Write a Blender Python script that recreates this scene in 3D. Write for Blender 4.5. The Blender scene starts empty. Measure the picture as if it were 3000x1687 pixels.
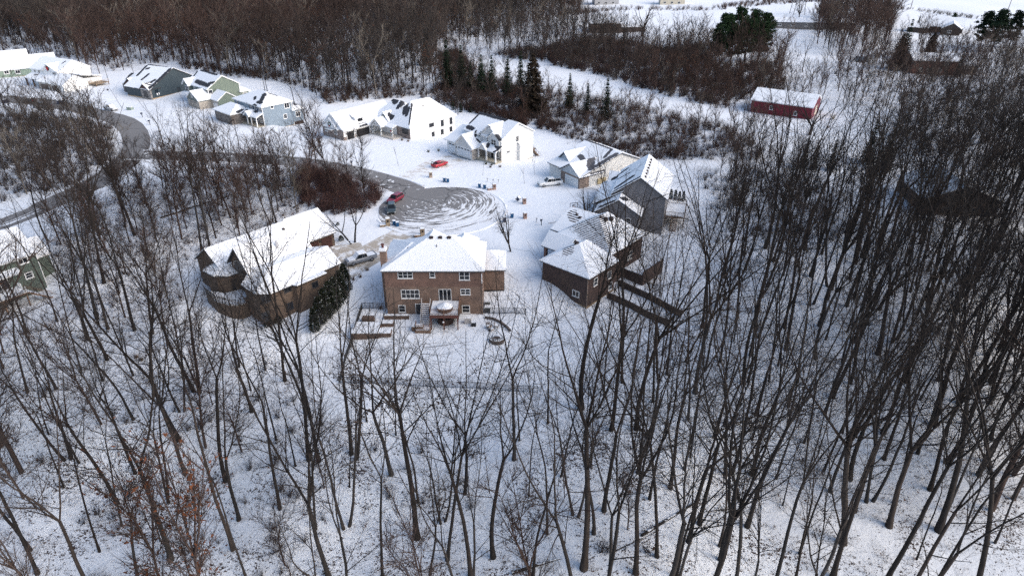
import bpy, math, random
import numpy as np
from mathutils import Vector, Matrix
R = math.radians
random.seed(7); np.random.seed(7)
S = bpy.context.scene
COL = S.collection

# ------------------------------------------------------------------ camera, sky, sun, exposure
FPX, TH, CAMH = 2000.0, R(29.0), 58.0            # focal length in photo pixels (3000 wide), pitch, height above the cul-de-sac
cam = bpy.data.cameras.new('camera'); cam.lens = 24.0; cam.sensor_width = 36.0
cam.clip_start = 0.5; cam.clip_end = 4000
camo = bpy.data.objects.new('camera', cam); COL.objects.link(camo)
camo.location = (0, 0, CAMH); camo.rotation_euler = (R(90) - TH, 0, 0)
S.camera = camo
SUN_EL, SUN_AZ = R(30), R(112)                    # azimuth clockwise from +Y (north)
w = bpy.data.worlds.new('World'); S.world = w; w.use_nodes = True
nt = w.node_tree; bg = nt.nodes['Background']
sky = nt.nodes.new('ShaderNodeTexSky'); sky.sky_type = 'NISHITA'; sky.sun_disc = False
sky.sun_elevation = SUN_EL; sky.sun_rotation = SUN_AZ
sky.air_density = 1.0; sky.dust_density = 2.6; sky.ozone_density = 1.2
nt.links.new(sky.outputs[0], bg.inputs[0]); bg.inputs[1].default_value = 0.15
sl = bpy.data.lights.new('sun', 'SUN'); sl.energy = 1.3; sl.angle = R(70); sl.color = (1.0, 0.985, 0.97)
so = bpy.data.objects.new('sun', sl); COL.objects.link(so)
sd = Vector((math.sin(SUN_AZ) * math.cos(SUN_EL), math.cos(SUN_AZ) * math.cos(SUN_EL), math.sin(SUN_EL)))
so.rotation_euler = (-sd).to_track_quat('-Z', 'Y').to_euler()
S.view_settings.view_transform = 'Standard'; S.view_settings.look = 'None'
S.view_settings.exposure = 0.70; S.view_settings.gamma = 1.0; S.view_settings.use_curve_mapping = False
S.cycles.use_denoising = False; S.cycles.max_bounces = 6; S.cycles.diffuse_bounces = 3; S.cycles.transparent_max_bounces = 4

# ------------------------------------------------------------------ terrain heights and pixel -> place
HC = np.array([
    (-15,140,0),(-15,125,0),(-30,125,0),(0,128,0),(-2,155,0),(-35,150,0),(-13,113,0),(-22,112,-.2),(-8,112,-.3),(10,140,0),(15,150,0),
    (-22,99,-2.8),(-13,98.5,-2.8),(-4,99,-2.8),(-1,106,-1.2),(3,104,-2),(-26,103,-2.5),(-26,90,-3.6),(-12,90,-3.6),(2,90,-3.8),
    (-26,83,-4.6),(-12,83,-4.6),(2,82,-4.8),(-12,72,-6.5),(-12,55,-8.5),(-12,35,-10),(-45,60,-8.5),(40,60,-8.5),(75,60,-8),(-75,60,-8),(-40,35,-10),(40,35,-10),
    (-52,93,-3),(-42,92,-3.2),(-33,100,-2.4),(-30,108,-.8),(-54,104,-2.2),(-35,118,0),(-42,126,-.4),(-58,120,-1.0),(-50,84,-4.6),(-36,84,-4.6),
    (5,109,-.8),(13,101,-3.1),(22,108,-3.0),(30,112,-3.2),(22,97,-4),(6,98,-3.2),(0,120,0),(10,122,0),(20,124,-.6),(28,122,-2.4),
    (34,132,-2.5),(40,140,-2.5),(30,155,0),(20,130,-.5),(40,118,-3.6),(60,100,-5),(75,120,-4.5),(60,140,-3.5),(90,90,-6),(100,150,-3),
    (5.4,181,-1.7),(6,186,-2),(0,172,-.2),(-17,207,-2.6),(-24,199,-1.2),(-29,192,0),(-45,195,0),(-12,195,-1.5),(16,178,-1.2),(-68,214,-1.6),(-64,222,-2.4),(-75,205,0),
    (-83,105,-2.6),(-90,97,-2.8),(-78,100,-2.8),(-80,112,-.4),(-95,118,0),(-70,95,-3.6),(-90,75,-6),(-70,130,-.4),(-90,150,0),
    (-60,165,0),(-40,172,0),(-100,190,0),(-150,230,0),(-110,225,0),(-190,270,0),(-80,180,0),(-30,165,0),(-130,260,0),(-60,240,-2),(0,215,-2),(40,190,-2),
    (40,165,-1.5),(60,185,-1),(90,220,0),(80,200,-.5),(120,200,0),(150,230,0),(60,240,-.5),(130,300,0),(0,300,0),(-150,330,0),(0,450,0),(150,450,0),(300,450,0),(-300,450,0),(260,250,0),(-250,250,0),(0,600,0),
    (150,150,-2.5),(160,100,-4),(-160,120,-1),(-180,60,-6),(180,40,-8),(0,0,-11),(-100,0,-11),(100,0,-11),(0,800,0),(400,800,0),(-400,800,0)], float)
def hgt(x, y):
    x = np.asarray(x, float); y = np.asarray(y, float)
    sh = x.shape; x = x.ravel(); y = y.ravel()
    out = np.empty_like(x)
    for i in range(0, len(x), 20000):
        xs = x[i:i+20000, None]; ys = y[i:i+20000, None]
        d2 = (xs - HC[:, 0])**2 + (ys - HC[:, 1])**2 + 4.0
        wgt = d2 ** -2.0
        out[i:i+20000] = (wgt * HC[:, 2]).sum(1) / wgt.sum(1)
    # gentle bumps away from the flat lots
    rough = np.clip((np.hypot(x + 12, (y - 150) * .8) - 62) / 40, 0, 1)
    out = out + rough * (0.35 * np.sin(x * .11 + 1.3 * np.sin(y * .06)) + 0.3 * np.sin(y * .13 + .9 * np.cos(x * .08)))
    return out.reshape(sh)
def h1(x, y): return float(hgt(np.array([x]), np.array([y]))[0])
CT, ST = math.cos(TH), math.sin(TH)
def ray(u, v):
    a = (u - 1500) / FPX; b = -(v - 843.5) / FPX
    return Vector((a, CT + b * ST, -ST + b * CT))
def P(u, v, z=0.0):
    d = ray(u, v); t = (z - CAMH) / d.z
    return (d.x * t, d.y * t)
def at(u, v):
    z = 0.0
    for _ in range(8):
        x, y = P(u, v, z); z = h1(x, y)
    return (x, y, z)
def proj(x, y, z):
    x = np.asarray(x); y = np.asarray(y); z = np.asarray(z)
    a = y * CT - (z - CAMH) * ST; b = y * ST + (z - CAMH) * CT
    a = np.where(a < .1, .1, a)
    return 1500 + FPX * x / a, 843.5 - FPX * b / a, a
def inpoly(u, v, poly):
    u = np.asarray(u); v = np.asarray(v); r = np.zeros(u.shape, bool); n = len(poly); j = n - 1
    for i in range(n):
        xi, yi = poly[i]; xj, yj = poly[j]
        if yi != yj:
            c = ((yi > v) != (yj > v)) & (u < (xj - xi) * (v - yi) / (yj - yi) + xi)
            r ^= c
        j = i
    return r

# ------------------------------------------------------------------ materials
def new_mat(name):
    m = bpy.data.materials.new(name); m.use_nodes = True
    n = m.node_tree; return m, n, n.nodes['Principled BSDF']
def N(n, t, **kw):
    o = n.nodes.new(t)
    for k, v in kw.items(): setattr(o, k, v)
    return o
def mathn(n, op, a, b=None, c=None, clamp=False):
    o = n.nodes.new('ShaderNodeMath'); o.operation = op; o.use_clamp = clamp
    for i, q in enumerate((a, b, c)):
        if q is None: continue
        if hasattr(q, 'is_output') or hasattr(q, 'links'): n.links.new(q, o.inputs[i])
        else: o.inputs[i].default_value = q
    return o.outputs[0]
def mixc(n, fac, a, b):
    o = n.nodes.new('ShaderNodeMix'); o.data_type = 'RGBA'
    for i, q in ((0, fac), (6, a), (7, b)):
        if hasattr(q, 'links'): n.links.new(q, o.inputs[i])
        elif i == 0: o.inputs[0].default_value = q
        else: o.inputs[i].default_value = (*q[:3], 1)
    return o.outputs[2]
def noise(n, vec, scale, detail=3, rough=.55):
    o = n.nodes.new('ShaderNodeTexNoise'); o.inputs['Scale'].default_value = scale
    o.inputs['Detail'].default_value = detail; o.inputs['Roughness'].default_value = rough
    if vec is not None: n.links.new(vec, o.inputs['Vector'])
    return o.outputs['Fac']
def posn(n): return n.nodes.new('ShaderNodeNewGeometry').outputs['Position']
def objc(n): return n.nodes.new('ShaderNodeTexCoord').outputs['Object']
def scaled(n, vec, s):
    o = n.nodes.new('ShaderNodeMapping'); o.inputs['Scale'].default_value = s
    n.links.new(vec, o.inputs['Vector']); return o.outputs[0]
def maprange(n, v, a, b, c=0.0, d=1.0):
    o = n.nodes.new('ShaderNodeMapRange'); n.links.new(v, o.inputs[0])
    for i, q in zip((1, 2, 3, 4), (a, b, c, d)): o.inputs[i].default_value = q
    return o.outputs[0]
def bump(n, bs, h, strength, dist):
    o = n.nodes.new('ShaderNodeBump'); o.inputs['Strength'].default_value = strength; o.inputs['Distance'].default_value = dist
    n.links.new(h, o.inputs['Height']); n.links.new(o.outputs[0], bs.inputs['Normal'])
MATS = {}
def plain(name, col, rough=.6, var=.25, scale=3.0, spec=.3, metal=0.0, stretch=(1, 1, 1)):
    if name in MATS: return MATS[name]
    m, n, b = new_mat(name)
    f = noise(n, scaled(n, objc(n), stretch), scale, 4)
    lo = tuple(c * (1 - var) for c in col); hi = tuple(min(1, c * (1 + var)) for c in col)
    n.links.new(mixc(n, maprange(n, f, .3, .7), lo, hi), b.inputs['Base Color'])
    b.inputs['Roughness'].default_value = rough; b.inputs['Specular IOR Level'].default_value = spec; b.inputs['Metallic'].default_value = metal
    MATS[name] = m; return m
def brick_mat(name, c1, c2, mortar):
    m, n, b = new_mat(name)
    t = N(n, 'ShaderNodeTexBrick'); oc = objc(n)
    sep = N(n, 'ShaderNodeSeparateXYZ'); n.links.new(oc, sep.inputs[0])
    cmb = N(n, 'ShaderNodeCombineXYZ'); n.links.new(mathn(n, 'ADD', sep.outputs[0], sep.outputs[1]), cmb.inputs[0]); n.links.new(sep.outputs[2], cmb.inputs[1])
    n.links.new(cmb.outputs[0], t.inputs['Vector'])
    t.inputs['Scale'].default_value = 3.6; t.inputs['Mortar Size'].default_value = .02; t.inputs['Brick Width'].default_value = .8; t.inputs['Row Height'].default_value = .27
    t.inputs['Color1'].default_value = (*c1, 1); t.inputs['Color2'].default_value = (*c2, 1); t.inputs['Mortar'].default_value = (*mortar, 1)
    f = noise(n, oc, .7, 4)
    mm = N(n, 'ShaderNodeMix', data_type='RGBA', blend_type='MULTIPLY'); mm.inputs[0].default_value = 1
    n.links.new(t.outputs[0], mm.inputs[6]); n.links.new(mixc(n, maprange(n, f, .3, .7), (.72,.72,.72), (1.2,1.17,1.12)), mm.inputs[7])
    n.links.new(mm.outputs[2], b.inputs['Base Color']); b.inputs['Roughness'].default_value = .85
    return m
def stone_mat(name, c1, c2, c3):
    m, n, b = new_mat(name)
    v = N(n, 'ShaderNodeTexVoronoi'); n.links.new(scaled(n, objc(n), (1, 1, 2.2)), v.inputs['Vector']); v.inputs['Scale'].default_value = 2.0
    cr = N(n, 'ShaderNodeSeparateColor'); n.links.new(v.outputs['Color'], cr.inputs[0])
    c = mixc(n, cr.outputs[0], c1, c2); c = mixc(n, maprange(n, cr.outputs[1], .6, .9), c, c3)
    n.links.new(c, b.inputs['Base Color']); b.inputs['Roughness'].default_value = .9
    return m
def siding_mat(name, col):
    m, n, b = new_mat(name)
    oc = objc(n); sep = N(n, 'ShaderNodeSeparateXYZ'); n.links.new(oc, sep.inputs[0])
    lap = mathn(n, 'FRACT', mathn(n, 'MULTIPLY', sep.outputs[2], 5.2))
    f = noise(n, oc, .6, 3)
    c = mixc(n, maprange(n, f, .3, .7), tuple(q * .93 for q in col), tuple(min(1, q * 1.06) for q in col))
    n.links.new(c, b.inputs['Base Color']); b.inputs['Roughness'].default_value = .55; b.inputs['Specular IOR Level'].default_value = .3
    bump(n, b, lap, .6, .02)
    return m
SNOW = (.86, .87, .89)
def snow_mat(name='snow'):
    if name in MATS: return MATS[name]
    m, n, b = new_mat(name); p = posn(n)
    n.links.new(mixc(n, noise(n, p, .5, 3), (.83,.85,.88), (.88,.885,.895)), b.inputs['Base Color'])
    b.inputs['Roughness'].default_value = .75; b.inputs['Specular IOR Level'].default_value = .15
    bump(n, b, noise(n, p, 1.6, 5), .35, .08)
    MATS[name] = m; return m
def capsules(n, p, caps):
    """1 inside the listed bare strips (world XY, metres), 0 outside, with a ragged edge."""
    sep = N(n, 'ShaderNodeSeparateXYZ'); n.links.new(p, sep.inputs[0]); X, Y = sep.outputs[0], sep.outputs[1]
    best = None
    for (ax, ay), (bx, by), r in caps:
        dx, dy = bx - ax, by - ay; L2 = max(dx * dx + dy * dy, .01)
        px = mathn(n, 'SUBTRACT', X, ax); py = mathn(n, 'SUBTRACT', Y, ay)
        hh = mathn(n, 'DIVIDE', mathn(n, 'ADD', mathn(n, 'MULTIPLY', px, dx), mathn(n, 'MULTIPLY', py, dy)), L2, clamp=True)
        ex = mathn(n, 'SUBTRACT', px, mathn(n, 'MULTIPLY', hh, dx)); ey = mathn(n, 'SUBTRACT', py, mathn(n, 'MULTIPLY', hh, dy))
        d = mathn(n, 'SQRT', mathn(n, 'ADD', mathn(n, 'MULTIPLY', ex, ex), mathn(n, 'MULTIPLY', ey, ey)))
        s = mathn(n, 'DIVIDE', d, r)
        best = s if best is None else mathn(n, 'MINIMUM', best, s)
    f = mathn(n, 'ADD', best, mathn(n, 'MULTIPLY', mathn(n, 'SUBTRACT', noise(n, p, 1.6, 5, .7), .5), 1.7))
    return maprange(n, f, 1.02, .92)
def roof_mat(name, shingle, caps=(), rows=None):
    """Snow lying on shingles; caps are strips blown bare, rows are strips where the shingle courses poke through thin snow."""
    m, n, b = new_mat(name); p = posn(n)
    sh = mixc(n, noise(n, p, 5, 3), tuple(q * .75 for q in shingle), tuple(q * 1.3 for q in shingle))
    sn = mixc(n, noise(n, p, .5, 3), (.83,.85,.88), (.88,.885,.895))
    col = sn
    if caps: col = mixc(n, capsules(n, p, caps), col, sh)
    if rows:
        caps2, dirv = rows
        msk = capsules(n, p, caps2)
        sep = N(n, 'ShaderNodeSeparateXYZ'); n.links.new(p, sep.inputs[0])
        co = mathn(n, 'FRACT', mathn(n, 'MULTIPLY', sep.outputs[2], 4.6))
        dash = mathn(n, 'ADD', co, mathn(n, 'MULTIPLY', noise(n, p, 2.2, 4, .7), 1.1))
        k = mathn(n, 'MULTIPLY', msk, maprange(n, dash, 1.06, .98))
        col = mixc(n, k, col, sh)
    n.links.new(col, b.inputs['Base Color'])
    b.inputs['Roughness'].default_value = .8; b.inputs['Specular IOR Level'].default_value = .15
    bump(n, b, noise(n, p, 1.3, 4), .3, .08)
    return m
def glass(name='window glass', col=(.012,.014,.018)):
    if name in MATS: return MATS[name]
    m, n, b = new_mat(name); f = noise(n, objc(n), 1.2, 2)
    n.links.new(mixc(n, f, tuple(q * .5 for q in col), tuple(q * 2.2 for q in col)), b.inputs['Base Color'])
    b.inputs['Roughness'].default_value = .08; b.inputs['Specular IOR Level'].default_value = .5
    MATS[name] = m; return m

# ------------------------------------------------------------------ mesh helpers
class MB:
    def __init__(s): s.v = []; s.f = []
    def add(s, vs, fs):
        k = len(s.v); s.v += [tuple(q) for q in vs]; s.f += [tuple(i + k for i in f) for f in fs]; return s
    def box(s, x0, x1, y0, y1, z0, z1):
        return s.add([(x0,y0,z0),(x1,y0,z0),(x1,y1,z0),(x0,y1,z0),(x0,y0,z1),(x1,y0,z1),(x1,y1,z1),(x0,y1,z1)],
                     [(0,3,2,1),(4,5,6,7),(0,1,5,4),(1,2,6,5),(2,3,7,6),(3,0,4,7)])
    def prism(s, pts, z0, z1):
        n = len(pts)
        return s.add([(x, y, z0) for x, y in pts] + [(x, y, z1) for x, y in pts],
                     [tuple(range(n - 1, -1, -1)), tuple(range(n, 2 * n))] + [(i, (i+1) % n, n + (i+1) % n, n + i) for i in range(n)])
    def bar(s, a, b, w, h=None):
        """square bar from a to b"""
        h = h or w; a = Vector(a); b = Vector(b); d = (b - a)
        if d.length < 1e-6: return s
        d.normalize(); up = Vector((0, 0, 1)) if abs(d.z) < .9 else Vector((1, 0, 0))
        sx = d.cross(up).normalized(); sy = sx.cross(d).normalized()
        vs = []
        for c in (a, b):
            for i, j in ((-1,-1),(1,-1),(1,1),(-1,1)): vs.append(c + sx * (i * w / 2) + sy * (j * h / 2))
        return s.add(vs, [(3,2,1,0),(4,5,6,7),(0,1,5,4),(1,2,6,5),(2,3,7,6),(3,0,4,7)])
    def tube(s, pts, rad, n=6, cap=True):
        k = len(s.v); rings = len(pts); pts = [Vector(p) for p in pts]
        for i, p in enumerate(pts):
            d = pts[min(i + 1, rings - 1)] - pts[max(i - 1, 0)]
            d = d.normalized() if d.length > 1e-9 else Vector((0, 0, 1))
            up = Vector((0, 0, 1)) if abs(d.z) < .9 else Vector((1, 0, 0))
            sx = d.cross(up).normalized(); sy = d.cross(sx)
            for j in range(n):
                a = 2 * math.pi * j / n; q = p + (sx * math.cos(a) + sy * math.sin(a)) * rad[i]; s.v.append((q.x, q.y, q.z))
        for i in range(rings - 1):
            for j in range(n):
                s.f.append((k + i*n + j, k + (i+1)*n + j, k + (i+1)*n + (j+1) % n, k + i*n + (j+1) % n))
        if cap:
            s.f.append(tuple(k + j for j in range(n))); s.f.append(tuple(k + (rings-1)*n + j for j in range(n - 1, -1, -1)))
        return s
    def cyl(s, c, r, h, n=12, r2=None):
        r2 = r if r2 is None else r2
        x, y, z = c
        vs = [(x + r * math.cos(2*math.pi*i/n), y + r * math.sin(2*math.pi*i/n), z) for i in range(n)]
        vs += [(x + r2 * math.cos(2*math.pi*i/n), y + r2 * math.sin(2*math.pi*i/n), z + h) for i in range(n)]
        return s.add(vs, [tuple(range(n-1,-1,-1)), tuple(range(n, 2*n))] + [(i, (i+1)%n, n+(i+1)%n, n+i) for i in range(n)])
    def build(s, name, mat, parent=None, smooth=False):
        me = bpy.data.meshes.new(name); me.from_pydata(s.v, [], s.f)
        if mat: me.materials.append(mat)
        me.validate(); me.update()
        if smooth:
            for p in me.polygons: p.use_smooth = True
        o = bpy.data.objects.new(name, me); COL.objects.link(o)
        if parent is not None: o.parent = parent
        return o
def np_mesh(name, V, F, mat, attr=None, smooth=False):
    """V (n,3), F (m,k) arrays -> mesh data, fast"""
    me = bpy.data.meshes.new(name); V = np.ascontiguousarray(V, np.float32); F = np.ascontiguousarray(F, np.int32)
    k = F.shape[1]
    me.vertices.add(len(V)); me.vertices.foreach_set('co', V.ravel())
    me.loops.add(F.size); me.loops.foreach_set('vertex_index', F.ravel())
    me.polygons.add(len(F)); me.polygons.foreach_set('loop_start', np.arange(0, F.size, k, dtype=np.int32))
    if attr is not None:
        a = me.attributes.new('tint', 'FLOAT_COLOR', 'POINT'); c = np.ones((len(V), 4), np.float32); c[:, :3] = attr; a.data.foreach_set('color', c.ravel())
    if mat: me.materials.append(mat)
    me.update(calc_edges=True)
    if smooth: me.polygons.foreach_set('use_smooth', np.ones(len(F), bool))
    return me
def empty(name, loc=(0,0,0), rz=0.0):
    o = bpy.data.objects.new(name, None); COL.objects.link(o); o.location = loc; o.rotation_euler = (0, 0, rz); o.empty_display_size = .3
    return o
def tag(o, label=None, cat=None, group=None, kind=None):
    if label: o['label'] = label
    if cat: o['category'] = cat
    if group: o['group'] = group
    if kind: o['kind'] = kind
    return o
def copy_tree(o, parent=None):
    c = o.copy(); COL.objects.link(c)
    if parent is not None: c.parent = parent
    for ch in o.children: copy_tree(ch, c)
    return c

# ------------------------------------------------------------------ house builder
M_SNOW = snow_mat()
M_GLASS = glass()
M_WHITE = plain('white painted trim', (.78,.78,.77), .5, .05)
M_DKTRIM = plain('dark trim', (.05,.05,.055), .5, .1)
M_WOOD = plain('weathered deck wood', (.17,.105,.07), .8, .3, 4)
M_RAIL = plain('white rail paint', (.7,.7,.69), .5, .08)
M_CONC = plain('foundation concrete', (.42,.38,.30), .9, .2, 2)
M_BLACK = plain('black metal', (.016,.016,.018), .45, .2)
M_RED = plain('red bow cloth', (.45,.02,.03), .6, .2)
M_GREEN = plain('wreath greenery', (.03,.055,.025), .9, .4, 8)
class House:
    def __init__(s, name, label, anchor, rot, cat='house', group=None):
        s.r = empty(name, (anchor[0], anchor[1], 0.0), R(rot)); tag(s.r, label, cat, group)
        s.c, s.s = math.cos(R(rot)), math.sin(R(rot)); s.a = anchor
        s.walls = {}; s.trim = None
    def W(s, x, y): return (s.a[0] + x * s.c - y * s.s, s.a[1] + x * s.s + y * s.c)
    def loc(s, u, v, z):
        X, Y = P(u, v, z); dx, dy = X - s.a[0], Y - s.a[1]
        return (dx * s.c + dy * s.s, -dx * s.s + dy * s.c)
    def cap(s, x0, y0, x1, y1, r): return (s.W(x0, y0), s.W(x1, y1), r)
    def wall(s, mat, pts, z0, z1, name='wall'):
        m = s.walls.setdefault((name, mat.name), (MB(), mat)); m[0].prism(pts, z0, z1); return m[0]
    def rect(s, mat, x0, x1, y0, y1, z0, z1, name='wall'): return s.wall(mat, [(x0,y0),(x1,y0),(x1,y1),(x0,y1)], z0, z1, name)
    def gable(s, mat, x0, x1, y0, y1, z0, ax, prof, rmat, trim, oh=.45, rake=.35, gmat=None, walls=True, name='wall'):
        """prof = (za, ridge position, ridge height, zb) across the ridge; ax = axis the ridge runs along"""
        za, rp, rz, zb = prof
        if ax == 'x': a0, a1, l0, l1 = y0, y1, x0, x1; to = lambda a, l, z: (l, a, z)
        else: a0, a1, l0, l1 = x0, x1, y0, y1; to = lambda a, l, z: (a, l, z)
        if walls:
            pr = [(a0, z0), (a1, z0), (a1, zb - .04), (rp, rz - .04), (a0, za - .04)]
            vs = [to(a, l0, z) for a, z in pr] + [to(a, l1, z) for a, z in pr]
            m = s.walls.setdefault((name, mat.name), (MB(), mat))[0]
            m.add(vs, [(0,1,2,3,4), (9,8,7,6,5)] + [(i, i+5, (i+1) % 5 + 5, (i+1) % 5) for i in range(5)])
        sa = (rz - za) / (rp - a0); sb = (rz - zb) / (a1 - rp)
        for nm, mt, lo, hi, eo, er in (('fascia', trim, -.03, .17, oh, rake), ('roof', rmat, .174, .30, oh + .04, rake + .05)):
            A = (a0 - eo, za - sa * eo); B = (a1 + eo, zb - sb * eo); T = (rp, rz)
            pr = [(A[0], A[1] + lo), (T[0], T[1] + lo), (B[0], B[1] + lo), (B[0], B[1] + hi), (T[0], T[1] + hi), (A[0], A[1] + hi)]
            vs = [to(a, l0 - er, z) for a, z in pr] + [to(a, l1 + er, z) for a, z in pr]
            MB().add(vs, [(0,1,4,5), (1,2,3,4), (11,10,7,6), (10,9,8,7)] + [(i, i+6, (i+1) % 6 + 6, (i+1) % 6) for i in range(6)]).build(nm, mt, s.r)
    def faces_roof(s, eave, tops, faces, rmat, trim, ze):
        """roof of arbitrary planes: eave = closed ring of (x, y), tops = ridge points (x, y, z), faces index into eave + tops"""
        for nm, mt, lo, hi, g in (('fascia', trim, -.12, .04, 0.0), ('roof', rmat, .044, .17, .05)):
            cx = sum(p[0] for p in eave) / len(eave); cy = sum(p[1] for p in eave) / len(eave); n = len(eave)
            ev = []
            for x, y in eave:
                d = math.hypot(x - cx, y - cy) or 1; ev.append((x + (x - cx) / d * g, y + (y - cy) / d * g))
            vs = [(x, y, ze + hi) for x, y in ev] + [(x, y, z + hi) for x, y, z in tops] + [(x, y, ze + lo) for x, y in ev]
            k = n + len(tops)
            MB().add(vs, list(faces) + [(i, k + i, k + (i+1) % n, (i+1) % n) for i in range(n)] + [tuple(range(k + n - 1, k - 1, -1))]).build(nm, mt, s.r)
    def hip(s, mat, x0, x1, y0, y1, z0, ze, rmat, trim, ridge, oh=.45, walls=True, name='wall'):
        """ridge = ((xa, ya), (xb, yb), z) ordered low to high along x or y"""
        if walls: s.rect(mat, x0, x1, y0, y1, z0, ze - .13, name)
        (xa, ya), (xb, yb), rz = ridge
        ev = [(x0-oh, y0-oh), (x1+oh, y0-oh), (x1+oh, y1+oh), (x0-oh, y1+oh)]
        tops = [(xa, ya, rz), (xb, yb, rz)]
        f = [(0,1,5,4), (1,2,5), (2,3,4,5), (3,0,4)] if abs(xb - xa) >= abs(yb - ya) else [(0,1,4), (1,2,5,4), (2,3,5), (3,0,4,5)]
        s.faces_roof(ev, tops, f, rmat, trim, ze)
    def shed(s, x0, x1, y0, y1, z0, z1, rmat, trim):
        """plane rising from z0 at y0 to z1 at y1"""
        for nm, mt, lo, hi, g in (('fascia', trim, -.1, .06, 0), ('roof', rmat, .064, .19, .04)):
            vs = [(x0-g,y0-g,z0+lo),(x1+g,y0-g,z0+lo),(x1+g,y1,z1+lo),(x0-g,y1,z1+lo),(x0-g,y0-g,z0+hi),(x1+g,y0-g,z0+hi),(x1+g,y1,z1+hi),(x0-g,y1,z1+hi)]
            MB().add(vs, [(0,3,2,1),(4,5,6,7),(0,1,5,4),(1,2,6,5),(2,3,7,6),(3,0,4,7)]).build(nm, mt, s.r)
    def fr(s, face, val, a, z, d):
        """point on a wall: a along it, z up, d outwards"""
        return {'-y': (a, val - d, z), '+y': (a, val + d, z), '-x': (val - d, a, z), '+x': (val + d, a, z)}[face]
    def slab(s, m, face, val, a0, a1, z0, z1, d0, d1):
        p = s.fr(face, val, a0, z0, d0); q = s.fr(face, val, a1, z1, d1)
        m.box(min(p[0],q[0]), max(p[0],q[0]), min(p[1],q[1]), max(p[1],q[1]), z0, z1)
    def win(s, face, val, a, z, wd, ht, nx=1, nz=2, frame=None, gl=None, sill=True, fw=.11):
        frame = frame or M_WHITE; m = MB(); a0, a1, z1 = a - wd/2, a + wd/2, z + ht
        s.slab(m, face, val, a0 - fw, a0, z - fw, z1 + fw, -.02, .05); s.slab(m, face, val, a1, a1 + fw, z - fw, z1 + fw, -.02, .05)
        s.slab(m, face, val, a0, a1, z1, z1 + fw, -.02, .05); s.slab(m, face, val, a0, a1, z - fw, z, -.02, .05)
        for i in range(1, nx):
            c = a0 + wd * i / nx; s.slab(m, face, val, c - .045, c + .045, z, z1, -.02, .045)
        for i in range(1, nz):
            c = z + ht * i / nz
            for j in range(nx):
                l = a0 + wd * j / nx + (.045 if j else 0); r = a0 + wd * (j + 1) / nx - (.045 if j < nx - 1 else 0)
                s.slab(m, face, val, l, r, c - .03, c + .03, -.02, .04)
        f = m.build('window', frame, s.r)
        g = MB(); s.slab(g, face, val, a0, a1, z, z1, -.02, .015); g.build('pane', gl or M_GLASS, f)
        if sill:
            g = MB(); s.slab(g, face, val, a0 - .18, a1 + .18, z - fw - .08, z - fw - .004, -.02, .1); g.build('sill', frame, f)
        return f
    def winpx(s, face, val, u, v, wd, ht, nx=1, nz=2, **k):
        """window whose centre shows at photo pixel (u, v)"""
        d = ray(u, v); o = Vector((-s.a[0], -s.a[1], CAMH))
        lo = (o.x * s.c + o.y * s.s, -o.x * s.s + o.y * s.c); ld = (d.x * s.c + d.y * s.s, -d.x * s.s + d.y * s.c)
        i = 1 if face[1] == 'y' else 0
        t = (val - lo[i]) / ld[i]
        return s.win(face, val, lo[1-i] + ld[1-i] * t, CAMH + d.z * t - ht / 2, wd, ht, nx, nz, **k)
    def garage(s, face, val, a, z, wd, ht, mat, lites=0, trim=None):
        m = MB()
        for i in range(4): s.slab(m, face, val, a - wd/2, a + wd/2, z + ht*i/4 + (.015 if i else 0), z + ht*(i+1)/4 - .015, -.03, .03)
        g = m.build('garage_door', mat, s.r)
        if trim:
            m = MB()
            s.slab(m, face, val, a - wd/2 - .16, a - wd/2 - .004, z, z + ht + .16, -.02, .06); s.slab(m, face, val, a + wd/2 + .004, a + wd/2 + .16, z, z + ht + .16, -.02, .06)
            s.slab(m, face, val, a - wd/2, a + wd/2, z + ht + .004, z + ht + .16, -.02, .06); m.build('frame', trim, g)
        if lites:
            m = MB(); st = wd / lites
            for i in range(lites): s.slab(m, face, val, a - wd/2 + st*(i+.14), a - wd/2 + st*(i+.86), z + ht*.8, z + ht*.93, .0, .045)
            m.build('pane', M_GLASS, g)
        return g
    def door(s, face, val, a, z, wd, ht, mat, trim=None):
        m = MB(); s.slab(m, face, val, a - wd/2, a + wd/2, z, z + ht, -.02, .05); d = m.build('door', mat, s.r)
        m = MB(); s.slab(m, face, val, a + wd/2 - .14, a + wd/2 - .08, z + .95, z + 1.1, .05, .11); m.build('handle', M_BLACK, d)
        if trim:
            m = MB(); s.slab(m, face, val, a - wd/2 - .12, a - wd/2 - .004, z, z + ht + .1, -.02, .06); s.slab(m, face, val, a + wd/2 + .004, a + wd/2 + .12, z, z + ht + .1, -.02, .06)
            s.slab(m, face, val, a - wd/2, a + wd/2, z + ht + .004, z + ht + .1, -.02, .06); m.build('frame', trim, d)
        return d
    def slider(s, face, val, a, z, wd, ht, n=2):
        return s.win(face, val, a, z, wd, ht, n, 1, sill=False, fw=.09)
    def post(s, x, y, z0, z1, w=.28, mat=None, name='porch_post', base=None):
        m = MB().box(x-w/2, x+w/2, y-w/2, y+w/2, z0, z1); m.box(x-w*.7, x+w*.7, y-w*.7, y+w*.7, z0, z0+.25)
        if base: MB().box(x-w*1.3, x+w*1.3, y-w*1.3, y+w*1.3, z0, z0+base).build('post_base', M_CONC, s.r)
        return m.build(name, mat or M_WHITE, s.r)
    def band(s, x0, x1, y0, y1, z0, z1, mat, name='foundation', g=.04):
        MB().box(x0-g, x1+g, y0-g, y1+g, z0, z1).build(name, mat, s.r)
    def corner(s, x, y, z0, z1, mat=None, w=.16):
        MB().box(x-w/2, x+w/2, y-w/2, y+w/2, z0, z1).build('corner_board', mat or M_WHITE, s.r)
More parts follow.
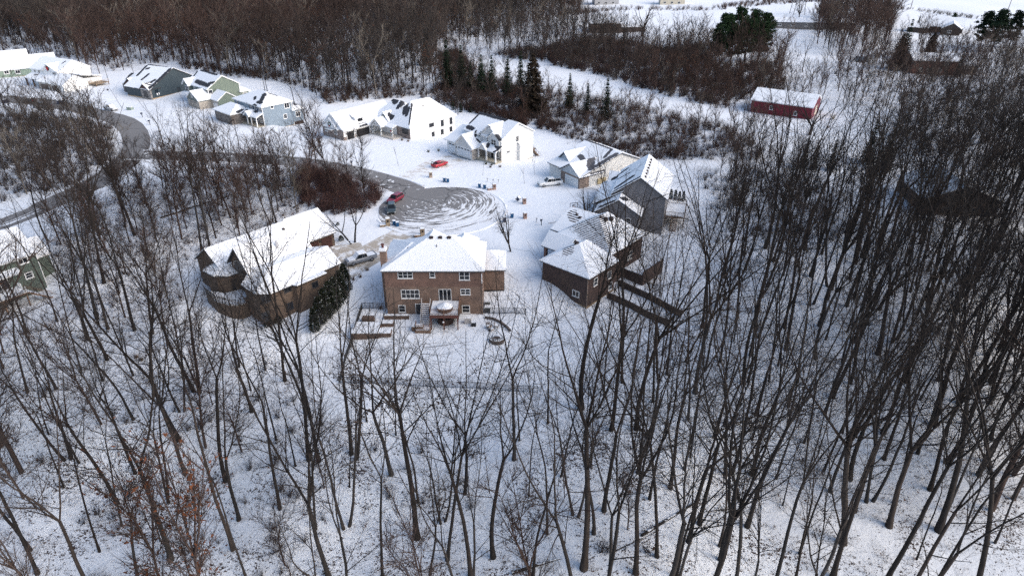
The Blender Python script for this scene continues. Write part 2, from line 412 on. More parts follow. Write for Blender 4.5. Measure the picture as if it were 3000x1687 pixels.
    def vents(s, pts, mat=None, sz=.32):
        for x, y, z in pts:
            MB().box(x-sz, x+sz, y-sz, y+sz, z-.4, z+.22).add([(x-sz*1.2,y-sz*1.2,z+.22),(x+sz*1.2,y-sz*1.2,z+.22),(x+sz*1.2,y+sz*1.2,z+.22),(x-sz*1.2,y+sz*1.2,z+.22),(x,y,z+.34)],
                [(0,1,4),(1,2,4),(2,3,4),(3,0,4),(3,2,1,0)]).build('roof_vent', mat or M_VENT, s.r)
    def done(s):
        for (nm, _), (m, mat) in s.walls.items(): m.build(nm, mat, s.r)
M_VENT = plain('brown roof vent', (.05,.035,.032), .7, .2)
def steps(parent, x0, x1, ya, za, yb, zb, mat, n=10, name='stairs', rail=None, snow=None):
    m = MB(); sn = MB()
    for i in range(n):
        t = (i + .5) / n; y = ya + (yb - ya) * t; z = za + (zb - za) * t; d = abs(yb - ya) / n * .5
        m.box(x0, x1, y - d, y + d, z - .06, z + .02); sn.box(x0 + .05, x1 - .05, y - d * .7, y + d * .7, z + .022, z + .09)
    for x in (x0, x1): m.bar((x, ya, za - .15), (x, yb, zb - .15), .06, .26)
    o = m.build(name, mat, parent); sn.build('snow_cover', M_SNOW, o)
    if rail:
        for x in (x0, x1):
            r = MB(); r.bar((x, ya, za + .95), (x, yb, zb + .95), .08, .08)
            for i in range(5):
                t = i / 4; r.bar((x, ya + (yb-ya)*t, za + (zb-za)*t - .1), (x, ya + (yb-ya)*t, za + (zb-za)*t + .95), .07)
            r.build('handrail', rail, o)
    return o
def railing(parent, pts, z, mat, h=1.0, step=.14, name='railing'):
    m = MB()
    for (ax, ay), (bx, by) in zip(pts, pts[1:]):
        L = math.hypot(bx - ax, by - ay); m.bar((ax, ay, z + h), (bx, by, z + h), .09, .06); m.bar((ax, ay, z + .12), (bx, by, z + .12), .05, .05)
        for i in range(int(L / step) + 1):
            t = min(1, i * step / L); m.bar((ax + (bx-ax)*t, ay + (by-ay)*t, z + .1), (ax + (bx-ax)*t, ay + (by-ay)*t, z + h), .03)
        for t in ((0, .5, 1) if L > 2.6 else (0, 1)): m.bar((ax + (bx-ax)*t, ay + (by-ay)*t, z - .1), (ax + (bx-ax)*t, ay + (by-ay)*t, z + h + .12), .11)
    return m.build(name, mat, parent)
def wreath(h, face, val, a, z, r=.45):
    m = MB(); n = 14
    pts = [h.fr(face, val, a + r * math.cos(2*math.pi*i/n), z + r * math.sin(2*math.pi*i/n), .12) for i in range(n + 1)]
    m.tube(pts, [.13] * (n + 1), 6, cap=False); o = m.build('wreath', M_GREEN, h.r)
    b = MB(); h.slab(b, face, val, a - .18, a + .18, z - r - .15, z - r + .12, .2, .28); b.build('bow', M_RED, o)

SH_DK = (.045,.047,.055); SH_GY = (.10,.10,.11); SH_BR = (.07,.055,.05)

# --- the brick house in the middle ------------------------------------------------------------
K = House('brick_house', 'two storey brown brick house with snowy hipped roof and wooden back deck', (-21.3, 100.3), 0)
MK = brick_mat('brown brick', (.235,.152,.115), (.19,.122,.093), (.24,.19,.155)); MK2 = brick_mat('upper brick', (.20,.12,.093), (.18,.105,.083), (.19,.125,.1))
MKR = roof_mat('roof snow brick house', SH_BR)
K.rect(MK, 0, 16.35, 0, 10.4, -3.4, 2.62); K.rect(MK2, 0.0, 16.35, 0.0, 10.4, 2.62, 5.5)
K.hip(MK, 0, 16.35, 0, 10.4, -3.2, 5.7, MKR, M_DKTRIM, ((7.6, 4.7), (11.0, 4.7), 9.8), walls=False, oh=.4)
K.hip(MK, 0, 8.8, .6, 11.6, 0, 5.7, MKR, M_DKTRIM, ((4.2, 5.0), (6.9, 5.2), 8.35), walls=False, oh=.2)
K.hip(MK, 5.2, 9.9, 6, 12.2, -.6, 5.72, MKR, M_DKTRIM, ((7.5, 8.6), (7.5, 9.3), 8.9), oh=.35); K.hip(MK, 11.0, 15.0, 6, 12.0, -.6, 5.74, MKR, M_DKTRIM, ((12.9, 9.0), (12.9, 9.9), 8.0), oh=.35)
K.hip(MK, 16.4, 19.9, 5.5, 12.5, -1.6, 3.0, MKR, M_DKTRIM, ((16.7, 9.2), (17.4, 9.2), 4.9), oh=.35)
K.band(16.4, 19.9, 5.5, 12.5, -1.7, -1.05, M_BLACK, g=.03)
for u, v, wd, ht, nx in ((1187, 805, 2.3, 1.15, 3), (1266.5, 804, .72, .95, 1), (1360.5, 808, 1.55, 1.35, 2), (1202, 861, 2.9, 1.5, 4), (1363.5, 854.5, 1.45, .95, 2), (1365, 905, 1.15, 1.25, 1), (1178, 904, 1.0, 1.2, 1)):
    K.winpx('-y', 0, u, v, wd, ht, nx, 2)
K.slider('-y', 0, 10.0, .05, 1.95, 2.05, 3); K.slider('-y', 0, 5.9, -2.78, 2.0, 2.05, 2)
K.winpx('+x', 16.35, 1411, 815, .8, .9, 1, 2)
ch = MB().box(-.75, .25, 1.9, 3.1, -2.8, 8.3).build('chimney', MK, K.r); MB().box(-.85, .35, 1.8, 3.2, 8.3, 8.5).box(-.8, .3, 1.85, 3.15, 8.51, 8.72).build('snow_cap', M_SNOW, ch)
MB().cyl((-.25, 2.5, 8.72), .2, .5, 10).cyl((-.25, 2.5, 9.22), .3, .12, 10).build('flue', plain('rust flue', (.12,.04,.03)), ch)
K.vents([(7.7,4.45,9.6),(9.2,4.45,9.6),(10.7,4.45,9.6),(3.95,4.2,7.75),(5.6,4.3,8.1)])
MB().cyl((8.7, 3.0, 8.3), .06, .75, 8).build('vent_pipe', M_VENT, K.r)
# gutter line, downspout, deck
MB().bar((-.35, -.42, 5.62), (16.75, -.42, 5.62), .1, .1).build('gutter', M_DKTRIM, K.r); MB().bar((16.28, -.1, -2.8), (16.28, -.1, 5.5), .09).build('downspout', plain('tan downspout', (.3,.22,.17)), K.r)
dk = MB().box(7.75, 12.55, -4.75, -.05, -.32, -.1).build('deck', M_WOOD, K.r)
MB().box(7.85, 12.45, -4.65, -.1, -.096, -.02).build('snow_cover', M_SNOW, dk)
mred = plain('red brown deck post', (.12,.05,.04), .8, .25)
for x in (7.95, 10.1, 12.35): MB().box(x-.09, x+.09, -4.7, -4.52, -3.3, -.33).build('deck_post', mred, K.r)
MB().box(7.75, 12.55, -4.86, -4.76, -.6, -.08).build('deck_beam', mred, K.r)
railing(dk, [(12.5, -.2), (12.5, -4.7), (7.8, -4.7), (7.8, -3.9)], 0, plain('brown rail', (.22,.13,.095), .7), 1.0); 
steps(K.r, 6.1, 7.55, -.7, -.15, -4.1, -2.55, M_WOOD, 11, rail=plain('grey rail snow topped', (.55,.52,.5), .7))
MB().box(6.1, 7.7, -.72, -.1, -.3, -.12).build('stair_landing', M_WOOD, K.r)
ld = MB().box(5.3, 7.9, -5.6, -4.1, -3.4, -2.55).build('lower_landing', M_WOOD, K.r); MB().box(5.4, 7.8, -5.5, -4.2, -2.546, -2.47).build('snow_cover', M_SNOW, ld)
railing(ld, [(5.4, -4.15), (5.4, -5.5), (7.8, -5.5)], -2.5, plain('brown rail', (.22,.13,.095)), .95)
tub = MB().cyl((10.1, -2.3, -3.0), 1.35, 1.2, 16).build('deck_shade_drum', plain('dark deck shade fill', (.05,.025,.02)), K.r); MB().cyl((10.1, -2.3, -1.79), 1.4, .1, 16).build('lid', M_BLACK, tub)  # drum with lid, added to darken the bright space under the deck
MB().box(7.9, 12.4, -.5, -.42, -3.0, -.34).build('deck_shade_board', plain('painted deck shade', (.045,.025,.02)), K.r); MB().box(12.3, 12.38, -4.5, -.5, -2.2, -.34).build('deck_shade_board', plain('painted deck shade', (.045,.025,.02)), K.r)  # boards added to darken under the deck, shade put into their colour
K.done()

# --- house L : brown stone house with the tall gable --------------------------------------------
L = House('brick_house', 'long brown brick house with arched gable window and curved terrace beside the evergreens', (-39.2, 117.1), 49.6)
ML = brick_mat('dark tan brick', (.135,.092,.066), (.10,.068,.05), (.16,.125,.1)); MLR = roof_mat('roof snow arched house', SH_BR)
MGB = plain('dark wood garage door', (.055,.022,.018), .6, .3, 3, stretch=(6,6,.5))
L.gable(ML, -.6, 6.6, 0, 9.6, -1, 'x', (3.0, 4.8, 6.3, 3.0), MLR, M_DKTRIM, rake=.3)
L.gable(ML, -15, -3.4, -6.4, -.6, -3.2, 'x', (5.1, -3.5, 8.3, 5.1), MLR, M_DKTRIM, oh=.5, rake=.6)
L.gable(ML, -16.6, -.8, -.5, 9, -2.8, 'x', (3.2, 4.4, 6.2, 3.0), MLR, M_DKTRIM, oh=.4)
L.wall(ML, [(-14.9,-1.7),(-16.5,-1.4),(-17.8,.2),(-18.0,3.2),(-14.9,5)], -3.2, 2.85)
L.faces_roof([(-14.8,-2.0),(-16.7,-1.75),(-18.3,.1),(-18.5,3.5),(-14.8,5.3)], [(-14.9,1.4,5.1)], [(0,5,1)[::-1],(1,5,2)[::-1],(2,5,3)[::-1],(3,5,4)[::-1],(4,5,0)[::-1]], MLR, M_DKTRIM, 3.0)
wing = [(-1.4,-12.2),(-5.2,-12.2),(-5.2,-13.3),(-10.9,-13.3),(-11.3,-12.4),(-15.2,-12.4),(-16.6,-10.8),(-16.5,-6.5),(-1.4,-6.5)]
L.wall(ML, wing, -3.6, 2.85)
ev = [(-1.1,-12.55),(-5.0,-12.55),(-5.0,-13.7),(-11.0,-13.7),(-11.4,-12.8),(-15.4,-12.8),(-17,-11),(-16.9,-6.4),(-1.1,-6.2)]
tp = [(-1.2,-9.3,5.4),(-13.2,-8.9,5.5),(-14.8,-6.5,5.2),(-3.3,-6.5,5.0)]
L.faces_roof(ev, tp, [(0,9,1)[::-1],(1,9,10,4)[::-1],(1,4,3,2),(4,10,5)[::-1],(5,10,6)[::-1],(6,10,11,7)[::-1],(9,12,11,10)[::-1],(0,8,12,9),(7,11,12,8)[::-1]], MLR, M_DKTRIM, 3.0)
L.garage('-y', 0, 1.75, 0, 2.4, 2.3, MGB); L.garage('-y', 0, 4.75, 0, 2.5, 2.3, MGB)
for a in (.25, 3.25, 6.35): 
    m = MB(); L.slab(m, '-y', 0, a - .09, a + .09, 1.75, 2.1, .0, .16); m.build('wall_lamp', M_BLACK, L.r)
# arched window: three panes under a pale stone arch
m = MB(); g = MB()
for i in range(13):
    a0, a1 = math.pi * i / 12, math.pi * (i + 1) / 12
    if i < 12:
        for rr, dst in ((2.15, m),):
            p = [(-3.5 + math.cos(t) * q * 1.0, 4.5 + math.sin(t) * q * .62) for t in (a0, a1) for q in (1.95, 2.2)]
            k = len(m.v); vs = [(-15.09, y, z) for y, z in p] + [(-14.95, y, z) for y, z in p]
            m.add(vs, [(0,1,3,2),(0,2,6,4),(1,5,7,3),(0,4,5,1),(2,3,7,6)])
arch = m.build('window_arch', plain('pale arch stone', (.42,.38,.33), .9), L.r)
fo = MB()
for y0, y1, zt in ((-5.3,-4.35,5.2), (-4.1,-2.9,5.6), (-2.65,-1.7,5.2)):
    g.box(-15.05, -14.95, y0, y1, 3.6, zt); fo.box(-15.14, -15.0, y0 - .1, y1 + .1, 3.42, 3.56)
w0 = fo.build('window', plain('pale arch stone', (.42,.38,.33)), L.r); g.build('pane', M_GLASS, w0)
for a in (-.8, -3.0, -4.6): L.win('-x', -15.0, a, .5, .9, 1.5, 1, 2, frame=M_DKTRIM) if a < -2 else None
for u, v in ((670, 815), (640, 830)): pass
L.win('-y', -1.66, -15.75, .2, .8, 1.7, 1, 1, frame=M_DKTRIM, sill=False)
for u, v, wd, ht, val in ((842, 847, 1.2, .8, -12.4), (923, 833, 1.1, .9, -13.3), (778, 927, 1.2, 1.5, -12.4), (778, 876, 1.5, 1.1, -12.4), (848, 897, 1.3, 1.2, -12.4)): L.winpx('-y', val, u, v, wd, ht, 2, 1, frame=M_DKTRIM)
# curved terrace on the south-west side
tr = [(-15.1,-1.8),(-19.4,-1.0),(-20.0,2.4),(-20.6,-1.2),(-19.6,-5.4),(-18.4,-7.0),(-16.7,-7.0),(-16.6,-6.5),(-15.1,-6.4)]
tr = [(-15.05,-1.8),(-17.6,-1.0),(-18.6,1.6),(-19.6,1.6),(-20.0,-2.5),(-19.2,-5.4),(-18.2,-6.8),(-16.75,-7.0),(-16.65,-6.0),(-15.05,-6.3)]
te = L.wall(ML, tr, -3.4, -.25, 'terrace'); MB().prism([(x*.985-.25, y*.97-.1) for x, y in tr], -.246, -.12).build('terrace_snow', M_SNOW, L.r)
railing(L.r, [(-19.55,1.6),(-19.95,-2.5),(-19.15,-5.4),(-18.15,-6.75),(-16.8,-6.95)], -.2, M_BLACK, 1.0, .16)
L.vents([(-5.8,-3.4,8.55)], sz=.2)
MB().cyl((-8.6,-5.2,6.6), .22, 1.3, 10).build('flue', plain('pale flue', (.5,.5,.52)), L.r)
L.done()

# --- house J : brown house on the right -----------------------------------------------------------
J = House('brown_house', 'large brown house with patchy snow roof and two long retaining walls behind', (13.1, 102.7), -41)
MJ = plain('dark brown brick', (.072,.048,.042), .85, .18, 2.2); 
ra = J.cap(-9.5, 12.6, -3.2, 11.3, 1.9); rb = J.cap(-2.9,9.3,-6.5,11.8,1.1); rc = J.cap(-15.6,17.2,-13.6,16.6,.8)
MJR = roof_mat('roof thin snow brown house', SH_BR, rows=((J.cap(-11.5,12.4,-4.0,9.6,2.3), J.cap(-8.0,4.8,-6.6,2.8,1.1), J.cap(-16.2,16.8,-14.6,15.6,1.0), J.cap(-7.3,13.5,-3.0,9.0,.7)), 0))
J.hip(MJ, -10.1, -.05, .05, 8.4, -3.6, 3.0, MJR, M_DKTRIM, ((-5.5,4.6), (-5.5,7.0), 6.0))
J.hip(MJ, -13.6, -1.4, 8.4, 19.6, -3.4, 3.9, MJR, M_DKTRIM, ((-7.2,12.8), (-7.0,15.6), 8.2))
J.gable(MJ, -17.2, -8, 12.2, 23.6, -.6, 'x', (3.0, 18.4, 5.4, 3.0), MJR, M_DKTRIM)
J.gable(MJ, -14.2, -9, 5.6, 9.6, -.4, 'x', (3.0, 7.6, 4.8, 3.0), MJR, M_DKTRIM, walls=False)
MJB = brick_mat('red porch brick', (.2,.09,.07), (.16,.07,.055), (.3,.24,.2))
for y in (5.9, 9.3): J.post(-14.0, y, -.4, 2.8, .55, MJB)
J.vents([(-6.9,13.0,8.0),(-6.0,13.4,7.9),(-5.5,14.5,7.8)]); J.vents([(-15.0,16.9,5.0),(-13.9,16.4,4.9)], sz=.25); J.vents([(-6.1,4.6,6.05)], sz=.3)
for u, v in ((1745, 825), (1785, 805), (1788, 838)): J.winpx('+x', -.05, u, v, .9, 1.3, 1, 2)
for u, v in ((1845, 748),): J.winpx('+x', -1.4, u, v, 1.3, 1.5, 2, 2)
J.winpx('-y', .05, 1687, 860, 1.3, 1.0, 2, 1)
MB().bar((-.08,-.05,-3.2), (-.08,-.05,2.8), .1).build('downspout', plain('tan downspout', (.3,.22,.17)), J.r)
J.band(-10.1, -.05, .05, 8.4, -3.7, -2.75, plain('tan foundation', (.35,.25,.15), .9, .3), g=.03)
m = MB()
J.rect(MJ, -1.4, 3.0, 13.4, 20.6, -3.4, -1.0, 'terrace'); MB().box(-1.3, 2.8, 13.6, 20.4, -.996, -.86).build('terrace_snow', M_SNOW, J.r)
J.rect(MJ, 2.78, 3.0, 13.4, 20.6, -1.0, -.2, 'terrace')
J.done()
MRW = plain('dark retaining wall', (.055,.04,.034), .9, .25, 2)
for a, b, lab in (((-.4,10.6),(13.4,9.0),'upper long dark retaining wall running down behind the brown house'), ((.6,5.3),(13.2,5.6),'lower long dark retaining wall running down behind the brown house')):
    (x0, y0), (x1, y1) = J.W(*a), J.W(*b); m = MB(); n = 8
    for i in range(n):
        ta, tb = i / n, (i + 1) / n; pa = (x0 + (x1-x0)*ta, y0 + (y1-y0)*ta); pb = (x0 + (x1-x0)*tb, y0 + (y1-y0)*tb)
        zz = h1(*pa); m.bar((pa[0], pa[1], zz - .3), (pb[0], pb[1], h1(*pb) - .3), .35, 2.9)
    tag(m.build('retaining_wall', MRW), lab, 'retaining wall')

# --- house I : dark grey gabled house ---------------------------------------------------------------
I = House('grey_house', 'dark grey gabled house with a lower garage gable and snowy roofs', (21.3, 135.6), -106)
MI = plain('dark grey siding', (.185,.18,.188), .65, .1, 1.5); 
MIR = roof_mat('roof snow grey house', SH_DK, (I.cap(-.2,.4,-.3,4.9,.55), I.cap(-2.2,.5,-3.8,3.2,.75), I.cap(3.2,-2.0,3.7,.6,.7), I.cap(3.0,2.3,1.3,3.0,.5), I.cap(-11.5,-1.5,-13.0,1.0,.6), I.cap(-8.5,-.5,-8.3,2.2,.35)))
I.gable(MI, -15, 0, .1, 10.9, -3.2, 'x', (5.75, 5.5, 9.6, 5.75), MIR, M_DKTRIM, oh=.5, rake=.45)
I.gable(MI, .02, 4.0, -2.6, 6.2, -1.5, 'x', (3.0, 1.8, 5.8, 3.0), MIR, M_DKTRIM, oh=.45, rake=.4)
I.shed(-12.6, .5, -4.2, 2.2, 2.95, 6.4, MIR, M_DKTRIM); I.rect(MI, -12.3, 0.0, -3.6, .12, -.6, 2.9)
I.gable(MI, -16.5, -10.2, -2.4, 3.0, -.4, 'y', (3.0, -13.4, 5.6, 3.0), MIR, M_DKTRIM, oh=.4)
I.winpx('+x', 4.0, 1840, 648, .9, 1.2, 1, 2); 
m = MB()
for i in range(7): m.box(-1.6 - i*1.9, -1.2 - i*1.9, 6.1, 6.5, 9.2, 9.62)
m.build('ridge_vent', M_VENT, I.r)
I.corner(.03, .14, -1, 5.6, M_DKTRIM); I.corner(.03, 10.86, -3, 5.6, MI)
dI = MB().box(-12.6, -4.6, 10.95, 15.2, -.35, -.12).build('deck', M_WOOD, I.r); MB().box(-12.5, -4.7, 11.0, 15.1, -.116, -.02).build('snow_cover', M_SNOW, dI)
railing(dI, [(-4.7,11.1),(-4.7,15.1),(-12.5,15.1),(-12.5,11.1)], -.1, M_WOOD, 1.0, .18)
for x in (-4.9,-8.5,-12.3): MB().box(x-.1, x+.1, 14.9, 15.1, -3.4, -.36).build('deck_post', M_WOOD, I.r)
st = MB()
for i in range(9): st.box(-4.55 + i*.28, -4.3 + i*.28, 12.4, 13.7, -.35 - i*.26, -.28 - i*.26)
st.bar((-4.55,12.4,-.4),(-2.0,12.4,-2.7),.06,.25).bar((-4.55,13.7,-.4),(-2.0,13.7,-2.7),.06,.25); st.bar((-4.55,12.4,.7),(-2.0,12.4,-1.7),.07).bar((-4.55,13.7,.7),(-2.0,13.7,-1.7),.07)
st.build('stairs', M_WOOD, I.r)
I.done()

# --- house H : cream ranch ----------------------------------------------------------------------------
Hh = House('cream_house', 'cream gabled house with tan stone garage beside the white pickup', (15.9, 153.0), -55)
MH = siding_mat('cream siding', (.68,.67,.64)); MHB = brick_mat('tan stone brick', (.27,.2,.165), (.22,.165,.14), (.33,.28,.24)); MHG = siding_mat('pale blue grey gable', (.5,.54,.57))
MHR = roof_mat('roof snow cream house', SH_GY, (Hh.cap(-.3,3.5,-.3,11.5,.7), Hh.cap(-1.4,4.4,-3.4,6.4,1.0), Hh.cap(-7.6,6.4,-5.6,5.6,.75), Hh.cap(-3.0,12.4,-1.6,9.0,.45), Hh.cap(-12.6,12.6,-3.5,12.7,.4), Hh.cap(-5.2,2.4,-4.6,2.0,.4)))
Hh.gable(MH, -12.4, 0, .7, 20, -1.0, 'x', (3.0, 12.8, 6.4, 3.4), MHR, M_DKTRIM, oh=.45, rake=.35)
Hh.rect(MHB, -7.0, .05, .0, 3.0, -.6, 2.75)
Hh.gable(MHG, -7.2, .06, -.05, 7.5, 2.74, 'y', (2.95, -3.4, 5.2, 2.95), MHR, M_DKTRIM, oh=.35, rake=.4)
Hh.gable(MHG, -13.0, -7.0, 3.6, 12, 2.6, 'y', (3.0, -9.9, 5.7, 3.0), MHR, M_DKTRIM, oh=.35, rake=.5)
Hh.garage('-y', 0, -2.9, 0, 4.9, 2.3, M_WHITE)
for x in (-12.6, -10.2, -7.7): Hh.post(x, 3.9, 0, 2.6, .26, plain('grey post', (.4,.41,.43)), base=.8)
Hh.rect(MHB, -12.4, -7.0, 5.4, 6.4, -.3, 2.6); Hh.door('-y', 5.4, -9.4, 0, 1.0, 2.1, M_DKTRIM, M_WHITE)
MB().box(.02, .35, 5.6, 8.2, .1, 1.3).build('meter_panel', plain('tan panel', (.42,.34,.2)), Hh.r)
Hh.done()

# --- house G : pale house with a porch -----------------------------------------------------------------
G = House('white_house', 'white two storey house with garage wing, columned porch and back stairs', (-2.75, 173.2), -45)
MG = siding_mat('warm white siding', (.76,.755,.735)); MGF = siding_mat('shade toned siding', (.60,.60,.59)); MGB2 = stone_mat('pale stone', (.35,.31,.27), (.45,.42,.38), (.25,.22,.2))  # MGF: siding greyed in colour, standing in for shade on the front
MGR = roof_mat('roof snow porch house', SH_DK, (G.cap(-14.2,5.9,-4.2,5.9,.8), G.cap(-14.3,5.6,-14.3,2.0,.5), G.cap(-13.6,.6,-11.6,.4,.7), G.cap(-8.4,-.9,-7.6,-.6,.35), G.cap(-1.1,-.4,.2,-.9,.8), G.cap(-.4,-2.4,.3,-1.2,.4), G.cap(-4.0,-.6,-3.6,-1.6,.45), G.cap(-6.0,-1.6,-5.6,-1.3,.4), G.cap(-9.9,.2,-9.3,-.8,.3)))
G.gable(MG, -14.1, 0, 0, 12, -2.2, 'x', (5.75, 6.0, 9.0, 5.75), MGR, M_WHITE, oh=.4)
G.gable(MGF, -8.0, -.3, -.04, 6, 0, 'y', (5.78, -4.6, 8.6, 5.78), MGR, M_WHITE, oh=.35, rake=.35)
G.gable(MGF, -4.6, -.35, -.5, 3, 2.6, 'y', (5.6, -2.5, 7.2, 5.6), MGR, M_WHITE, oh=.3, rake=.3)
G.rect(MGF, -17.6, -14.0, -3.6, 6, -.4, 2.85); G.shed(-18.4, -13.2, -4.1, 3.0, 2.95, 5.6, MGR, M_WHITE)
G.gable(MGF, -13.6, -7.1, -4.0, 1, -.4, 'y', (3.0, -10.6, 5.7, 3.0), MGR, M_WHITE, oh=.5, rake=.4)
G.rect(MGB2, -7.12, -7.05, -3.95, 0, -.2, 2.7, 'stone_wall'); G.rect(MGB2, -7.05, .0, -.12, -.03, -.1, 2.6, 'stone_wall')
MGD = plain('white garage door', (.66,.70,.74), .5, .04)
G.garage('-y', -4.0, -10.35, 0, 5.0, 2.3, MGD, 4, M_WHITE); G.garage('-y', -3.6, -15.8, 0, 2.7, 2.3, MGD, 2, M_WHITE)
G.shed(-6.8, .35, -2.4, 0, 2.8, 4.1, MGR, M_WHITE); G.gable(MGF, -5.9, -3.2, -2.5, -.4, 2.7, 'y', (2.85, -4.6, 4.2, 2.85), MGR, M_WHITE, oh=.2, rake=.2)
G.band(-7.0, .2, -2.5, -.1, -.5, .22, M_CONC, 'porch_floor', 0)
for x in (-6.5, -3.4, .0): G.post(x, -2.2, .22, 2.7, .3)
G.door('-y', -.12, -3.3, .22, 1.0, 2.15, M_BLACK, M_WHITE); G.win('-y', -.12, -1.5, .9, 1.2, 1.4, 2, 2)
G.win('-y', -.5, -2.4, 3.9, 1.7, 1.5, 2, 2); G.win('-y', -.04, -5.3, 4.1, .4, 1.2, 1, 2); G.winpx('-y', 0, 1404, 396, .55, .7, 1, 2)
G.winpx('+x', 0, 1515.5, 405, 1.0, 1.6, 1, 4); G.winpx('+x', 0, 1489, 445, .9, .5, 2, 1)
G.rect(MG, .0, .9, 6.0, 9.0, -1.6, 3.3, 'bay_wall'); MB().add([(0.0,5.9,4.1),(0.0,9.1,4.1),(1.0,9.1,3.3),(1.0,5.9,3.3),(0.0,5.9,3.9),(0.0,9.1,3.9),(1.0,9.1,3.16),(1.0,5.9,3.16)], [(0,3,2,1),(4,5,6,7),(3,7,6,2),(0,4,7,3),(1,2,6,5),(0,1,5,4)]).build('bay_roof', M_WHITE, G.r)
G.band(-14.1, 0, 0, 12, -2.6, -1.5, M_CONC, g=.03)
steps(G.r, -1.4, -.1, 12.2, .6, 15.0, -2.2, M_WOOD, 11, rail=plain('grey rail', (.3,.29,.28)))
dG = MB().box(-8, -.2, 12.05, 13.4, .3, .55).build('deck', M_WOOD, G.r)
for x in (-7.8,-4,-1.6): MB().box(x-.08,x+.08,13.15,13.35,-2.4,.29).build('deck_post', M_WOOD, G.r)
for a in (-13.3,-7.4): 
    m = MB(); G.slab(m, '-y', -4.0, a-.08, a+.08, 1.7, 2.0, 0, .14); m.build('wall_lamp', M_BLACK, G.r)
G.done()

# --- house F : big white ranch with black garage doors ---------------------------------------------------
F_ = House('white_house', 'big white ranch house with black garage doors and a garlanded timber porch', (-29.3, 192.9), -40)
MF = plain('white board siding', (.84,.84,.835), .55, .04); MFS = stone_mat('brown grey stone', (.23,.18,.155), (.32,.27,.24), (.15,.11,.1))
MFR = roof_mat('roof snow ranch', SH_DK, (F_.cap(-13.5,6.4,-11.4,5.4,1.0), F_.cap(-9.2,6.0,-9.0,4.2,.75), F_.cap(-6.3,5.0,-5.0,3.0,.85), F_.cap(-4.4,4.0,-3.6,2.4,.55), F_.cap(-9.8,1.4,-8.4,1.0,.7), F_.cap(-22.6,-11.2,-20.6,-11.8,.9), F_.cap(-19.6,-8.4,-18.8,-9.8,.6), F_.cap(-13.2,-4.8,-13.0,-7.2,.3), F_.cap(-4.5,5.6,-.6,.5,.25)))
F_.hip(MF, -9.6, 0, .1, 18.4, -3.2, 3.2, MFR, M_WHITE, ((-5.2,5.8), (-4.6,12.6), 8.9), oh=.5)
F_.gable(MF, -23.1, -13.5, -13.1, 6.4, -.8, 'y', (3.0, -18.3, 6.9, 3.0), MFR, M_WHITE, oh=.45, rake=.3)
F_.hip(MF, -16, -7, -.2, 12.5, -.8, 3.1, MFR, M_WHITE, ((-13.2,6.0), (-9.0,6.0), 8.3), oh=.4)
F_.gable(MF, -22.4, -15.6, -13.6, -10, 2.9, 'y', (3.0, -18.9, 5.6, 3.0), MFR, M_WHITE, oh=.3, rake=.25)
F_.gable(MF, -13.2, -8.2, .0, 5, 2.8, 'y', (3.0, -10.9, 5.9, 3.0), MFR, M_WHITE, oh=.3, rake=.3)
F_.rect(MFS, -23.16, -13.44, -13.2, -13.08, -.8, 2.9, 'stone_wall'); F_.rect(MFS, -5.6, .06, -.02, .08, -.8, 2.9, 'stone_wall'); F_.rect(MFS, -13.4, -5.6, .4, .5, -.3, 2.9, 'stone_wall')
F_.rect(MFS, -13.52, -13.42, -13.0, -3.2, -.3, 1.0, 'stone_wall')
F_.garage('+x', -13.42, -10.7, 0, 2.6, 2.25, M_BLACK, 0, M_WHITE); F_.garage('+x', -13.42, -6.2, 0, 4.8, 2.25, M_BLACK, 0, M_WHITE)
# shed dormer over the garage
F_.rect(MF, -16.2, -14.45, -7.6, -4.6, 3.2, 5.1, 'dormer'); MB().add([(-17.4,-8.1,6.2),(-14.0,-8.1,5.05),(-14.0,-4.1,5.05),(-17.4,-4.1,6.2),(-17.4,-8.1,6.4),(-14.0,-8.1,5.25),(-14.0,-4.1,5.25),(-17.4,-4.1,6.4)], [(0,3,2,1),(4,5,6,7),(0,1,5,4),(1,2,6,5),(2,3,7,6),(3,0,4,7)]).build('dormer_roof', M_SNOW, F_.r)
F_.win('+x', -14.45, -6.0, 4.2, 1.5, .7, 2, 1, frame=M_BLACK)
MB().box(-14.45,-13.7,-7.6,-4.5,3.42,3.6).build('roof_ledge', M_BLACK, F_.r)
# porch: timber gable, garlanded posts, slab
F_.gable(M_WHITE, -13.0, -8.6, -3.4, .3, 2.7, 'y', (2.95, -10.9, 4.7, 2.95), MFR, M_WHITE, oh=.35, rake=.2, walls=False)
tm = MB()
for a, b in (((-13.0,-3.4,2.9),(-8.8,-3.4,2.9)), ((-10.9,-3.4,2.9),(-10.9,-3.4,4.6)), ((-12.2,-3.4,2.9),(-10.9,-3.4,3.9)), ((-9.6,-3.4,2.9),(-10.9,-3.4,3.9))): tm.bar(a, b, .2)
tm.build('timber_truss', M_WHITE, F_.r)
F_.shed(-8.6, -4.9, -2.2, .2, 2.8, 3.4, MFR, M_WHITE)
F_.band(-13.3, -3.4, -3.6, .3, -.3, .28, plain('porch concrete', (.5,.46,.41), .9), 'porch_floor', 0)
for x, y in ((-12.6,-3.2), (-8.9,-3.2), (-5.4,-2.0)):
    p = F_.post(x, y, .28, 2.75, .34)
    ga = MB(); ga.tube([(x + .24*math.cos(t*.9), y + .24*math.sin(t*.9), .5 + t*.12) for t in range(19)], [.08]*19, 5); ga.build('garland', M_GREEN, p)
MB().box(-5.75,-5.5,-2.35,-2.05,1.7,2.1).build('bow', M_RED, F_.r)
F_.door('-y', .4, -10.6, .28, 1.1, 2.2, plain('dark brown door', (.05,.025,.02)), M_WHITE)
